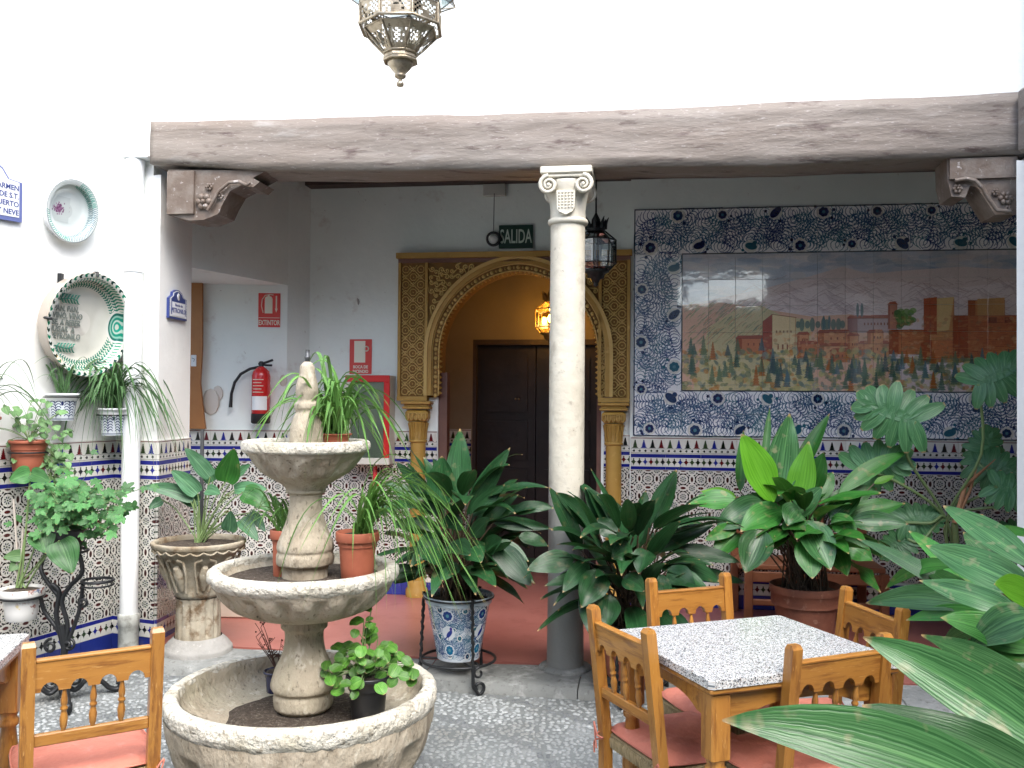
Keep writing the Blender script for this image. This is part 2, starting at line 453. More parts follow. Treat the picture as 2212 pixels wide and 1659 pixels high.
white_glaze = M_('white_glaze', (.80, .82, .84), .12, coat=.6, layers=[(4, .5, .8, (.74, .76, .79))], bump=[(12, .1, .01)])
brass = M_('pierced_brass', (.52, .44, .32), .36, metal=.75, layers=[(20, .45, .7, (.22, .17, .11))], bump=[(60, .4, .004)])
brass_lit = M_('gilded_iron', (.35, .22, .06), .4, metal=.6)
lead_m = M_('lantern_iron', (.03, .034, .036), .45, metal=.5, bump=[(50, .4, .004)])
bulb_m = M_('lit_bulb', (1, .8, .4), .5, emit=((1, .62, .2), 60))
def M_glass(name, col, rough=.03, a=.35):
    m, nt, b = new_mat(name)
    b.inputs['Base Color'].default_value = col4(col); b.inputs['Roughness'].default_value = rough
    tr = nt.nodes.new('ShaderNodeBsdfTransparent'); tr.inputs[0].default_value = (col[0], col[1], col[2], 1)
    gl = nt.nodes.new('ShaderNodeBsdfGlossy'); gl.inputs['Roughness'].default_value = rough
    fr = nt.nodes.new('ShaderNodeFresnel'); fr.inputs[0].default_value = 1.55
    ad = nt.nodes.new('ShaderNodeMath'); ad.operation = 'ADD'; ad.inputs[1].default_value = a
    nt.links.new(fr.outputs[0], ad.inputs[0])
    ms = nt.nodes.new('ShaderNodeMixShader')
    nt.links.new(ad.outputs[0], ms.inputs[0]); nt.links.new(tr.outputs[0], ms.inputs[1]); nt.links.new(gl.outputs[0], ms.inputs[2])
    nt.links.new(ms.outputs[0], nt.nodes['Material Output'].inputs['Surface'])
    return m
glass = M_glass('lantern_glass', (.85, .92, .93), .03, .12)
cab_glass = M_glass('cabinet_glass', (.86, .90, .86), .08, .04)
leaf_dark = M_leaf('aspidistra_green', (.009, .040, .012), (.022, .078, .027), .34, .35, spots=(24, (.07, .085, .035)))
leaf_mid = M_leaf('aspidistra_mid_green', (.016, .095, .012), (.040, .165, .028), .36, .4, spots=(24, (.13, .16, .05)))
leaf_lime = M_leaf('aspidistra_lime_green', (.055, .19, .008), (.09, .26, .018), .4, -.0)
leaf_grey = M_leaf('aspidistra_glossy_green', (.018, .068, .020), (.055, .15, .050), .25, .5, spots=(24, (.14, .16, .08)))
leaf_spider = M_leaf('spider_green', (.05, .16, .02), (.15, .31, .08), .42, .8, .25)
leaf_spider2 = M_leaf('spider_dark_green', (.035, .105, .035), (.11, .21, .085), .42, .7, .3)
leaf_ivy = M_leaf('ivy_green', (.030, .12, .030), (.075, .22, .065), .4, .5, .35)
leaf_pale = M_leaf('pale_ivy_green', (.065, .16, .05), (.15, .27, .11), .5, .4, .3)
leaf_mint = M_leaf('creeper_green', (.040, .14, .016), (.10, .23, .04), .35, .5, .35)
leaf_urn = M_leaf('marbled_leaf_green', (.03, .10, .045), (.10, .24, .12), .36, .6, .25)
leaf_monst = M_leaf('monstera_green', (.035, .135, .045), (.10, .24, .10), .32, .6, .2)
stem_g = M_('green_stem', (.16, .24, .09), .5)
stem_b = M_('brown_stem', (.07, .045, .025), .6)

# ------------------------------------------------------------------ painted prints, drawn here in code
class Cv:
    def __init__(s, w, h, c):
        s.w, s.h = int(w), int(h)
        s.a = np.ones((s.h, s.w, 3), dtype=np.float32) * np.array(c, dtype=np.float32)
    def _bb(s, x0, y0, x1, y1):
        return max(0, int(x0)), max(0, int(y0)), min(s.w, int(x1) + 2), min(s.h, int(y1) + 2)
    def _mix(s, b, m, c, al=1.0):
        x0, y0, x1, y1 = b
        m = (m * al)[..., None]
        s.a[y0:y1, x0:x1] = s.a[y0:y1, x0:x1] * (1 - m) + np.array(c, dtype=np.float32) * m
    def ell(s, cx, cy, rx, ry, c, rot=0, al=1.0):
        r = max(rx, ry) + 1
        b = s._bb(cx - r, cy - r, cx + r, cy + r)
        if b[2] <= b[0] or b[3] <= b[1]: return
        yy, xx = np.mgrid[b[1]:b[3], b[0]:b[2]] + .5
        ca, sa = math.cos(rot), math.sin(rot)
        dx, dy = xx - cx, yy - cy
        u = (dx * ca + dy * sa) / rx; v = (-dx * sa + dy * ca) / ry
        d = np.sqrt(u * u + v * v)
        s._mix(b, np.clip((1 - d) * min(rx, ry) + .5, 0, 1), c, al)
    def line(s, pts, w, c, al=1.0, w2=None):
        n = len(pts) - 1
        for k in range(n):
            (ax, ay), (bx, by) = pts[k], pts[k + 1]
            wa = w if w2 is None else w + (w2 - w) * k / n
            r = wa / 2 + 1
            b = s._bb(min(ax, bx) - r, min(ay, by) - r, max(ax, bx) + r, max(ay, by) + r)
            if b[2] <= b[0] or b[3] <= b[1]: continue
            yy, xx = np.mgrid[b[1]:b[3], b[0]:b[2]] + .5
            dx, dy = bx - ax, by - ay
            L2 = dx * dx + dy * dy + 1e-9
            t = np.clip(((xx - ax) * dx + (yy - ay) * dy) / L2, 0, 1)
            d = np.hypot(xx - ax - t * dx, yy - ay - t * dy)
            s._mix(b, np.clip(wa / 2 - d + .5, 0, 1), c, al)
    def poly(s, pts, c, al=1.0):
        xs = [p[0] for p in pts]; ys = [p[1] for p in pts]
        b = s._bb(min(xs), min(ys), max(xs), max(ys))
        if b[2] <= b[0] or b[3] <= b[1]: return
        yy, xx = np.mgrid[b[1]:b[3], b[0]:b[2]] + .5
        ins = np.zeros(xx.shape, bool)
        for (ax, ay), (bx, by) in zip(pts, pts[1:] + pts[:1]):
            if ay == by: continue
            ins ^= ((ay > yy) != (by > yy)) & (xx < (bx - ax) * (yy - ay) / (by - ay) + ax)
        s._mix(b, ins.astype(np.float32), c, al)
    def rect(s, x0, y0, x1, y1, c, al=1.0):
        s.poly([(x0, y0), (x1, y0), (x1, y1), (x0, y1)], c, al)
    def speck(s, n, r0, r1, cols, rnd, al=.5, box=None):
        x0, y0, x1, y1 = box or (0, 0, s.w, s.h)
        for _ in range(n):
            r = rnd.uniform(r0, r1)
            s.ell(rnd.uniform(x0, x1), rnd.uniform(y0, y1), r * rnd.uniform(.6, 2.2), r, rnd.choice(cols), rnd.uniform(-.4, .4), al)
    def image(s, name):
        im = bpy.data.images.new(name, s.w, s.h)
        px = np.ones((s.h, s.w, 4), dtype=np.float32)
        px[..., :3] = np.clip(s.a[::-1], 0, 1)
        im.pixels.foreach_set(px.ravel())
        im.update(); im.pack()
        return im

WHITE = (.87, .87, .84); T_GREEN = (.20, .27, .16); T_BLUE = (.12, .15, .52); T_BLACK = (.07, .08, .08); T_RED = (.38, .08, .10)
TC = [T_GREEN, T_BLUE, T_BLACK, T_RED]

def img_tree_tile():                  # 0.25 x 0.12: line, four stepped trees, small hooks
    c = Cv(256, 124, WHITE)
    c.rect(0, 7, 256, 12, T_RED)
    for i, k in enumerate(TC):
        cx = 32 + 64 * i
        for j in range(6):
            hw = 4 + 3.2 * j; y0 = 22 + 10 * j
            c.poly([(cx - hw * .55, y0), (cx + hw * .55, y0), (cx + hw + 2, y0 + 10), (cx - hw - 2, y0 + 10)], k)
        c.rect(cx - 23, 80, cx + 23, 84, k)
    c.rect(0, 88, 256, 90, (.35, .37, .35))
    for i in range(6):
        cx = 22 + 42.6 * i
        k = T_BLACK if i % 2 == 0 else (.22, .27, .22)
        c.ell(cx, 104, 9, 9, k); c.rect(cx - 11, 93, cx - 2, 116, WHITE); c.rect(cx - 9, 101, cx, 108, k)
    c.rect(0, 118, 256, 120, (.35, .37, .35))
    return c.image('tree_tile')

def img_diamond_tile(low=False):      # blue stripe, stars, blue stripe
    c = Cv(256, 124, WHITE)
    c.rect(0, 4, 256, 30, T_BLUE)
    if not low: c.rect(0, 97, 256, 120, T_BLUE)
    cols = [T_GREEN, T_BLACK, T_BLUE, T_RED, T_GREEN, T_BLACK]
    cy = 63 if not low else 76
    for i, k in enumerate(cols):
        cx = 21.3 + 42.66 * i
        pts = []
        for q in range(32):
            a = 2 * PI * q / 32
            r = 1.0 / (abs(math.cos(a)) ** .62 + abs(math.sin(a)) ** .62) ** (1 / .62)
            pts.append((cx + 21.5 * math.cos(a) * r, cy + 30 * math.sin(a) * r))
        c.poly(pts, k)
        c.ell(cx, cy, 11, 15, k)
        c.ell(cx, cy - 22, 5, 5, k)
    return c.image('diamond_tile')

def img_field_tile():                 # two by two interlaced repeats
    S = 128
    c = Cv(S, S, (.10, .11, .10))
    W = (.84, .83, .80)
    def wrap(f):
        for dx in (-S, 0, S):
            for dy in (-S, 0, S): f(dx, dy)
    def ring(cx, cy, rx, ry, w, k=W):
        pts = [(cx + rx * math.cos(2 * PI * q / 28), cy + ry * math.sin(2 * PI * q / 28)) for q in range(29)]
        wrap(lambda dx, dy: c.line([(x + dx, y + dy) for x, y in pts], w, k))
    def disc(cx, cy, rx, ry, k, rot=0):
        wrap(lambda dx, dy: c.ell(cx + dx, cy + dy, rx, ry, k, rot))
    for (cx, cy) in ((64, 0), (0, 64)):
        disc(cx, cy, 30, 30, (.78, .78, .75))
        for q in range(8):
            a = PI / 4 * q + .39
            disc(cx + 17 * math.cos(a), cy + 17 * math.sin(a), 6.5, 3.6, (.15, .17, .26) if q % 2 else (.22, .27, .20), a)
        disc(cx, cy, 5, 5, (.20, .25, .2))
        ring(cx, cy, 31, 31, 8.5)
        for q in range(8):
            a = PI / 4 * q
            disc(cx + 31 * math.cos(a), cy + 31 * math.sin(a), 6.5, 6.5, W)
            disc(cx + 31 * math.cos(a), cy + 31 * math.sin(a), 2.4, 2.4, (.5, .5, .48))
    disc(0, 0, 34, 22, (.80, .79, .76)); disc(0, 0, 19, 9, (.30, .10, .10))
    disc(64, 64, 22, 34, (.80, .79, .76)); disc(64, 64, 9, 19, (.24, .11, .10))
    ring(0, 0, 28, 17, 8); ring(64, 64, 17, 28, 8)
    for (cx, cy) in ((32, 32), (96, 32), (32, 96), (96, 96)):
        disc(cx, cy, 7, 7, W); disc(cx, cy, 3.2, 3.2, (.16, .17, .16))
        sg = 1 if (cx < 64) == (cy < 64) else -1
        wrap(lambda dx, dy: c.line([(cx - 15 + dx, cy - 15 * sg + dy), (cx + 15 + dx, cy + 15 * sg + dy)], 5, W))
    return c.image('field_tile')

F_COL = [(.17, .27, .44), (.14, .22, .42), (.18, .34, .47), (.22, .40, .48)]
def floral(c, x0, y0, x1, y1, rnd, unit=42, cols=F_COL, horiz=True):
    """wavy stem with combed leaflets and round flowers, blue on white"""
    L = (x1 - x0) if horiz else (y1 - y0)
    W = (y1 - y0) if horiz else (x1 - x0)
    def P(s, t):
        return (x0 + s, y0 + t) if horiz else (x0 + t, y0 + s)
    def frond(s0, t0, ang, ln, k):
        n = max(4, int(ln / (unit * .14)))
        px, py = s0, t0
        bend = rnd.uniform(-.9, .9) / n
        pts = []
        for i in range(n):
            pts.append((px, py, ang))
            px += ln / n * math.cos(ang); py += ln / n * math.sin(ang); ang += bend
        c.line([P(*clip(p)) for p in pts], unit * .030, k)
        for i, (qx, qy, a) in enumerate(pts):
            ll = unit * .46 * math.sin(PI * (i + 1.4) / (n + 2)) + unit * .07
            for sg in (-1, 1):
                q = []
                for j in range(5):
                    t = j / 4
                    b = a + sg * (.35 + 1.5 * t)
                    q.append((qx + ll * t * math.cos(b), qy + ll * t * math.sin(b)))
                c.line([P(*clip(p)) for p in q], unit * .040, k, .9, w2=unit * .018)
    def clip(p):
        return (min(max(p[0], 2), L - 2), min(max(p[1], 2), W - 2))
    s = unit * .3
    i = 0
    while s < L:
        k = rnd.choice(cols)
        side = 1 if i % 2 else -1
        base = (s, W * (.5 - .28 * side))
        for q in range(2):
            frond(base[0] + rnd.uniform(-4, 4), base[1], side * (.55 + .55 * q) + rnd.uniform(-.15, .15), unit * rnd.uniform(.9, 1.35), rnd.choice(cols))
        for q in range(2):
            frond(base[0], base[1], -side * rnd.uniform(.1, .5) + PI * (q == 1), unit * rnd.uniform(.7, 1.0), rnd.choice(cols))
        s += unit * .66; i += 1
    s = unit * .8; i = 0
    while s < L:
        side = i % 2
        t = W * (.16 if side else .84) + rnd.uniform(-3, 3)
        x, y = P(s, t); r = unit * rnd.uniform(.17, .25)
        c.ell(x, y, r * 1.5, r * 1.5, WHITE, al=.9)
        k = rnd.choice([(.08, .14, .34), (.12, .36, .44), (.10, .20, .36)])
        if rnd.random() < .6:
            for q in range(7):
                a = 2 * PI * q / 7
                c.ell(x + r * .6 * math.cos(a), y + r * .6 * math.sin(a), r * .45, r * .45, k)
            c.ell(x, y, r * .35, r * .35, (.3, .5, .55))
        else:
            c.ell(x, y, r * 1.35, r * .8, k, rnd.uniform(-1, 1)); c.ell(x + r * .8, y - r * .7, r * .5, r * .5, k)
        for q in range(3):
            a = rnd.uniform(0, 6.28)
            c.ell(x + 2.1 * r * math.cos(a), y + 2.1 * r * math.sin(a), r * .32, r * .32, k)
        s += unit * rnd.uniform(1.0, 1.35); i += 1

MUR_W, MUR_BT, MUR_BS, MUR_IN = 2.99, .334, .348, .989   # metres: width, border, side border, inner height
MUR_H = MUR_BT * 2 + MUR_IN
def img_mural():
    s = 520
    rnd = random.Random(5)
    W, H = int(MUR_W * s), int(MUR_H * s)
    c = Cv(W, H, (.95, .96, .97))
    b, bs = MUR_BT * s, MUR_BS * s
    floral(c, 0, 0, W, b, rnd, 78)
    floral(c, 0, H - b, W, H, rnd, 78)
    floral(c, 0, b - 10, bs, H - b + 10, rnd, 78, horiz=False)
    X0, Y0, X1, Y1 = bs, b, W, H - b
    iw, ih = MUR_W * s - bs, Y1 - Y0
    col = .189 * s
    def Q(x, y):  # from reading coordinates (columns of 143) to pixels
        return (X0 + (x - 320) / 143 * col, Y0 + (y - 350) / 758 * ih)
    def PL(pts, k, al=1.0): c.poly([Q(*p) for p in pts], k, al)
    def LN(pts, w, k, al=1.0): c.line([Q(*p) for p in pts], w, k, al)
    inner = (X0, Y0, X1, Y1)
    save_l = c.a[:, :int(X0)].copy()
    save_b = c.a[int(Y1):].copy(); save_t = c.a[:int(Y0)].copy()
    c.rect(*inner, (.66, .68, .72))
    for _ in range(260):
        x, y = rnd.uniform(X0, X1), Y0 + abs(rnd.gauss(0, .16)) * ih
        k = rnd.choice([(.36, .42, .50), (.46, .50, .57), (.72, .68, .68), (.76, .72, .68), (.44, .51, .60), (.80, .78, .78)])
        c.ell(x, y, rnd.uniform(20, 80), rnd.uniform(6, 20), k, rnd.uniform(-.2, .2), .35)
    PL([(320, 640), (500, 600), (760, 545), (1000, 480), (1160, 432), (1300, 470), (1500, 455), (1760, 440), (2000, 455), (2400, 470), (2400, 1110), (320, 1110)], (.76, .70, .69))
    PL([(640, 640), (900, 560), (1230, 495), (1480, 520), (1700, 560), (2000, 520), (2400, 560), (2400, 1000), (640, 1000)], (.82, .77, .77))
    for _ in range(420):
        x, y = rnd.uniform(640, 2380), rnd.uniform(490, 720)
        l = rnd.uniform(20, 90); a = rnd.choice([-.35, .25, .5, -.2])
        pts = [(x + l * t, y + l * t * a + rnd.uniform(-5, 5)) for t in (0, .33, .66, 1)]
        LN(pts, rnd.uniform(1, 2.6), rnd.choice([(.42, .31, .31), (.55, .43, .42), (.86, .82, .81), (.46, .40, .43)]), .4)
    for _ in range(40):
        x = rnd.uniform(700, 2300); y = rnd.uniform(500, 640)
        LN([(x - 70, y + 42), (x - 20, y + 8), (x, y), (x + 40, y + 30), (x + 90, y + 52)], 2.0, (.42, .33, .34), .4)
        PL([(x, y), (x + 40, y + 30), (x + 90, y + 52), (x + 30, y + 50)], (.56, .50, .52), .35)
    PL([(320, 632), (520, 620), (760, 660), (1000, 700), (1200, 690), (1400, 740), (1400, 1108), (320, 1108)], (.74, .59, .50))
    PL([(460, 760), (620, 650), (740, 640), (860, 700), (1000, 720), (1000, 1108), (380, 1108)], (.68, .64, .48))
    for _ in range(300):
        x, y = rnd.uniform(325, 760), rnd.uniform(640, 860)
        l = rnd.uniform(14, 44)
        LN([(x, y), (x + l * .5, y - l * .55), (x + l, y - l * .9)], rnd.uniform(1.5, 4), rnd.choice([(.30, .36, .28), (.55, .38, .30), (.44, .46, .33), (.72, .62, .48), (.24, .30, .26)]), .55)
    RB, CR, DR = (.50, .27, .18), (.78, .68, .50), (.42, .20, .16)
    def house(x0, y0, x1, y1, k=None, roof=True, win=3):
        k = k or rnd.choice([(.66, .45, .32), (.72, .54, .40), (.60, .36, .25), (.76, .62, .46)])
        PL([(x0, y0), (x1, y0), (x1, y1), (x0, y1)], k)
        PL([(x0, y0), (x0 + (x1 - x0) * .2, y0), (x0 + (x1 - x0) * .2, y1), (x0, y1)], (k[0] * .75, k[1] * .62, k[2] * .6))
        if roof: PL([(x0 - 6, y0), (x0 + 10, y0 - 16), (x1 - 8, y0 - 18), (x1 + 6, y0)], (.45, .24, .19))
        LN([(x0, y0), (x1, y0)], 1.6, (.30, .17, .14)); LN([(x1, y0), (x1, y1)], 1.3, (.35, .2, .16)); LN([(x0, y0), (x0, y1)], 1.3, (.35, .2, .16))
        for i in range(win):
            wx = x0 + (x1 - x0) * (.3 + .6 * (i + .5) / max(1, win))
            wy = y0 + (y1 - y0) * .3
            PL([(wx, wy), (wx + 6, wy), (wx + 6, wy + 13), (wx, wy + 13)], (.28, .15, .12))
    # long palace front and domed church on the skyline
    house(1190, 712, 1440, 790, (.58, .50, .50), win=9)
    house(1395, 640, 1440, 770, (.56, .36, .30), win=2)
    for x in range(930, 1190, 26): c.ell(*Q(x + rnd.uniform(-6, 6), 745), 9, rnd.uniform(12, 26), (.22, .29, .27), 0, .85)
    for x in (1240, 1262, 1066, 1095): c.ell(*Q(x, 668 if x > 1200 else 735), 5, 26, (.20, .27, .28), 0, .9)
    for _ in range(34): c.ell(*Q(rnd.uniform(1440, 1530), rnd.uniform(665, 760)), 12, 10, rnd.choice([(.16, .26, .14), (.28, .40, .20), (.20, .30, .15)]), 0, .8)
    # mid houses
    for (x0, y0, x1, y1) in ((610, 820, 760, 905), (930, 800, 990, 870), (1035, 790, 1200, 870), (930, 850, 1035, 930), (1040, 862, 1190, 935), (1190, 806, 1245, 940), (1245, 850, 1400, 920), (1290, 790, 1370, 850), (1100, 890, 1200, 950)):
        house(x0, y0, x1, y1)
    # big square tower
    PL([(750, 728), (798, 688), (798, 950), (750, 930)], DR)
    PL([(798, 688), (924, 706), (918, 950), (798, 955)], (.80, .72, .54))
    LN([(750, 728), (798, 688), (924, 706)], 2.2, (.34, .2, .15)); LN([(798, 690), (798, 950)], 1.8, (.34, .2, .15)); LN([(921, 706), (916, 950)], 1.6, (.45, .28, .2))
    for i in range(5): PL([(818 + 19 * i, 777), (825 + 19 * i, 777), (825 + 19 * i, 789), (818 + 19 * i, 789)], (.40, .28, .2))
    for i in range(3): PL([(826 + 24 * i, 852), (834 + 24 * i, 852), (834 + 24 * i, 880), (826 + 24 * i, 880)], (.36, .22, .16))
    # red fortress on the right
    house(1400, 775, 1640, 905, (.56, .32, .21), False, 0)
    house(1560, 830, 1840, 950, (.60, .34, .22), False, 0)
    house(1575, 608, 1725, 830, (.62, .42, .27), False, 2)
    PL([(1640, 608), (1725, 600), (1700, 775), (1640, 790)], (.74, .62, .42)); PL([(1575, 608), (1640, 600), (1640, 800), (1575, 800)], (.46, .22, .15))
    house(1720, 700, 2090, 930, (.54, .29, .19), False, 0)
    house(1795, 620, 1975, 700, (.58, .36, .23), False, 3)
    PL([(1840, 612), (1975, 606), (1975, 700), (1840, 700)], (.62, .45, .29))
    for x in (1895, 1975, 2040): house(x, 712, x + 40, 740, (.34, .17, .12), False, 0)
    house(2090, 750, 2400, 930, (.50, .26, .18), False, 4); house(2180, 640, 2330, 760, (.56, .34, .22), False, 2)
    for y in range(720, 930, 9):
        for _ in range(16):
            x = rnd.uniform(1420, 2380)
            if y < 780 and x < 1730: continue
            LN([(x, y), (x + rnd.uniform(20, 60), y + rnd.uniform(-2, 2))], 1.5, rnd.choice([(.36, .17, .12), (.72, .48, .30), (.30, .14, .10)]), .6)
    for _ in range(700):
        x, y = rnd.uniform(760, 2380), rnd.uniform(700, 940)
        if y < 780 and x < 1400: continue
        c.ell(*Q(x, y), rnd.uniform(3, 11), rnd.uniform(2, 7), rnd.choice([(.70, .48, .32), (.80, .64, .46), (.44, .24, .17), (.62, .38, .26), (.36, .30, .22)]), rnd.uniform(-.5, .5), .38)
    # wooded slope
    for _ in range(1100):
        x = rnd.uniform(322, 2390); y = rnd.uniform(880, 1106) if x < 1400 else rnd.uniform(925, 1106)
        k = rnd.choice([(.22, .27, .20), (.30, .34, .22), (.52, .50, .30), (.60, .56, .36), (.24, .30, .28), (.58, .36, .18), (.38, .43, .40), (.66, .62, .42)])
        c.ell(*Q(x, y), rnd.uniform(4, 14), rnd.uniform(4, 12), k, rnd.uniform(-1, 1), .6)
    for _ in range(120):
        x = rnd.uniform(330, 2380); y = rnd.uniform(905, 1060) if x > 760 else rnd.uniform(850, 1020)
        h = rnd.uniform(50, 110)
        k = rnd.choice([(.16, .23, .20), (.20, .27, .22), (.24, .30, .22), (.14, .19, .20), (.46, .24, .12), (.22, .30, .33)])
        for j in range(7):
            w_ = 5 + 17 * j / 6
            PL([(x - w_ * .4, y - h / 2 + j * h / 7), (x + w_ * .4, y - h / 2 + j * h / 7), (x + w_, y - h / 2 + (j + 1.2) * h / 7), (x - w_, y - h / 2 + (j + 1.2) * h / 7)], k, .8)
    R_ = np.clip(c.a[int(Y0):int(Y1), int(X0):], 0, 1) ** .56
    g_ = R_.mean(2, keepdims=True); c.a[int(Y0):int(Y1), int(X0):] = np.clip((g_ + (R_ - g_) * 1.35 - .80) * 1.15 + .80, 0, 1)
    c.a[:, :int(X0)] = save_l; c.a[int(Y1):] = save_b; c.a[:int(Y0)] = save_t
    DK = (.10, .17, .26)
    for pts in ([(X0, Y0), (W, Y0)], [(X0, Y0), (X0, Y1)], [(X0, Y1), (W, Y1)], [(4, 4), (W, 4)], [(4, 4), (4, H - 4)], [(4, H - 4), (W, H - 4)]):
        c.line(pts, 4, DK)
    g = np.random.RandomState(3).randn(c.h // 2 + 1, c.w // 2 + 1, 1).repeat(2, 0).repeat(2, 1)[:c.h, :c.w]
    c.a += g * .018
    return c.image('mural_painting')

def img_pot():
    rnd = random.Random(9)
    c = Cv(900, 300, (.80, .83, .86))
    floral(c, 0, 42, 900, 170, rnd, 50, [(.08, .26, .42), (.10, .20, .42), (.12, .34, .46)])
    floral(c, 0, 165, 900, 292, rnd, 50, [(.08, .26, .42), (.10, .20, .42), (.12, .34, .46)])
    c.rect(0, 0, 900, 36, (.62, .68, .74))
    for i in range(45):
        c.ell(10 + 20 * i, 34, 8, 24, (.82, .84, .86)); c.ell(10 + 20 * i, 34, 3, 12, (.25, .36, .48))
    c.rect(0, 36, 900, 41, (.45, .55, .62)); c.rect(0, 41, 900, 46, (.8, .83, .86))
    for i in range(5):                                   # flowers and a blue bird between them
        x = 90 + 180 * i
        for (yy, k) in ((85, (.10, .22, .48)), (245, (.06, .40, .56))):
            c.ell(x, yy, 30, 27, (.82, .85, .87))
            for q in range(8):
                a = q * PI / 4
                c.ell(x + 15 * math.cos(a), yy + 14 * math.sin(a), 9, 8, k)
            c.ell(x, yy, 8, 8, (.3, .55, .62))
        c.ell(x, 165, 34, 34, (.82, .85, .87))
        c.ell(x + 4, 168, 22, 10, (.10, .18, .52), -.8); c.ell(x + 14, 145, 7, 9, (.22, .18, .5)); c.line([(x - 8, 182), (x - 26, 196)], 6, (.12, .2, .5)); c.line([(x, 182), (x - 2, 196)], 2, (.1, .1, .3))
    return c.image('pot_glaze')

def img_small_pot():
    c = Cv(600, 200, (.80, .83, .86)); B = (.11, .16, .34)
    c.rect(0, 42, 600, 50, B); c.rect(0, 186, 600, 192, B)
    for i in range(15):
        x = 20 + 40 * i
        pts = [(x + 9 * math.cos(t * .6), 24 + 9 * math.sin(t * .6)) for t in range(8)]
        c.line(pts, 5, B); c.line([(x + 10, 26), (x + 22, 22)], 4, B)
    for i in range(6):
        x = 50 + 100 * i
        c.line([(x, 182), (x + 4, 120), (x - 6, 64)], 5, B)
        for j in range(6):
            for sg in (-1, 1):
                y = 172 - 19 * j
                c.line([(x, y), (x + sg * 16, y - 14), (x + sg * 30, y - 14), (x + sg * 38, y - 4)], 5.5, B)
        c.ell(x + 48, 80, 9, 15, B)
    return c.image('small_pot_glaze')

def img_ring(kind):                     # decoration round a bowl: u = angle, v = from centre to rim
    rnd = random.Random(3)
    c = Cv(1200, 400, (.86, .89, .88) if kind == 'small' else (.85, .84, .80))
    G = (.10, .48, .36)
    if kind == 'small':
        for i in range(90):
            if 18 < i < 46: continue
            x = i * 13.5
            k = (.30, .42, .46) if i > 66 or i < 4 else (.12, .52, .44)
            c.line([(x, 14), (x + rnd.uniform(4, 13), 45), (x - 3, 80)], 5, k, .8); c.line([(x + 4, 24), (x + 14, 74)], 4, k, .6)
        c.rect(0, 0, 1200, 7, (.28, .36, .36))
    else:
        c.rect(0, 0, 1200, 400, (.84, .83, .79))
        c.rect(0, 0, 1200, 26, (.88, .89, .86))
        for i in range(46):
            x = i * 26.1
            k = G if i % 2 else (.10, .24, .22)
            c.line([(x, 3), (x + 9, 12), (x + 6, 24)], 11, k)
        for row, off in ((56, 0), (96, 7)):
            c.line([(0, row), (480, row)], 4, G, .8); c.line([(720, row), (1200, row)], 4, G, .8)
            for i in range(80):
                x = i * 15 + off
                if 480 < x < 720: continue
                c.line([(x, row), (x + 6, row - 16)], 7, G, .9); c.line([(x, row), (x + 6, row + 16)], 7, (.12, .42, .36), .85)
        # scalloped shell on the right-hand side
        c.ell(0, 70, 74, 74, (.84, .84, .81)); c.ell(1200, 70, 74, 74, (.84, .84, .81))
        for r, k in ((58, (.06, .38, .34)), (48, (.50, .70, .64)), (40, (.08, .52, .44)), (30, (.70, .78, .74)), (22, (.12, .58, .50)), (12, (.74, .78, .75))):
            c.ell(0, 62, r * 1.1, r * 1.15, k); c.ell(1200, 62, r * 1.1, r * 1.15, k)
    return c.image('bowl_glaze_' + kind)

def img_sprig():
    rnd = random.Random(8)
    c = Cv(256, 256, (.80, .83, .82)); k = (.50, .30, .46)
    for _ in range(150):
        a, r = rnd.uniform(0, 6.28), abs(rnd.gauss(0, 34))
        x, y = 128 + r * math.cos(a), 128 + r * .9 * math.sin(a)
        c.rect(x - 6, y - 8, x + 8, y + 8, rnd.choice([k, (.62, .46, .58), (.42, .24, .38)]), .55)
    c.line([(118, 60), (118, 96)], 3, k)
    return c.image('sprig_glaze')

def img_granite():
    rng = np.random.RandomState(2)
    a = np.ones((512, 512, 3)) * .76
    n = rng.rand(256, 256).repeat(2, 0).repeat(2, 1)
    n2 = rng.rand(128, 128).repeat(4, 0).repeat(4, 1)
    m = n * .6 + n2 * .4
    a[m > .62] = (.84, .85, .84); a[m < .36] = (.44, .46, .47); a[m < .25] = (.20, .21, .22); a[(m > .47) & (m < .51)] = (.70, .64, .59)
    c = Cv(512, 512, (0, 0, 0)); c.a = a.astype(np.float32)
    return c.image('granite_grain')

m_tree = M_img('tree_border_glaze', img_tree_tile(), .14, .5)
m_diam = M_img('star_border_glaze', img_diamond_tile(), .14, .5)
m_diaml = M_img('low_star_border_glaze', img_diamond_tile(True), .14, .5)
m_field = M_img('interlaced_glaze', img_field_tile(), .16, .5)
m_blue = M_('cobalt_tile', (.018, .032, .21), .18, coat=.5, layers=[(4, .4, .7, (.025, .042, .25))], bump=[(12, .15, .01)], space='World', rnd=.12)
m_mural = M_img('mural_glaze', img_mural(), .10, 1.0, dirt=.08, cior=1.75, bump=-.08)
m_pot = M_img('blue_floral_glaze', img_pot(), .16, .5, dirt=.1)
m_spot = M_img('blue_fern_glaze', img_small_pot(), .16, .5, dirt=.1)
m_ring_s = M_img('green_fringe_glaze', img_ring('small'), .12, .6)
m_ring_b = M_img('green_feather_glaze', img_ring('big'), .12, .6)
m_sprig = M_img('violet_sprig_glaze', img_sprig(), .12, .6)
m_gran = M_img('speckled_granite', img_granite(), .22, .2, dirt=.05)
bowl_plain = M_('cream_glaze', (.66, .64, .58), .14, coat=.6, layers=[(5, .5, .7, (.42, .39, .35))], bump=[(6, .15, .01)])
bowl_back = M_('bowl_outside', (.40, .34, .28), .35, coat=.3, layers=[(5, .5, .7, (.33, .28, .23))])

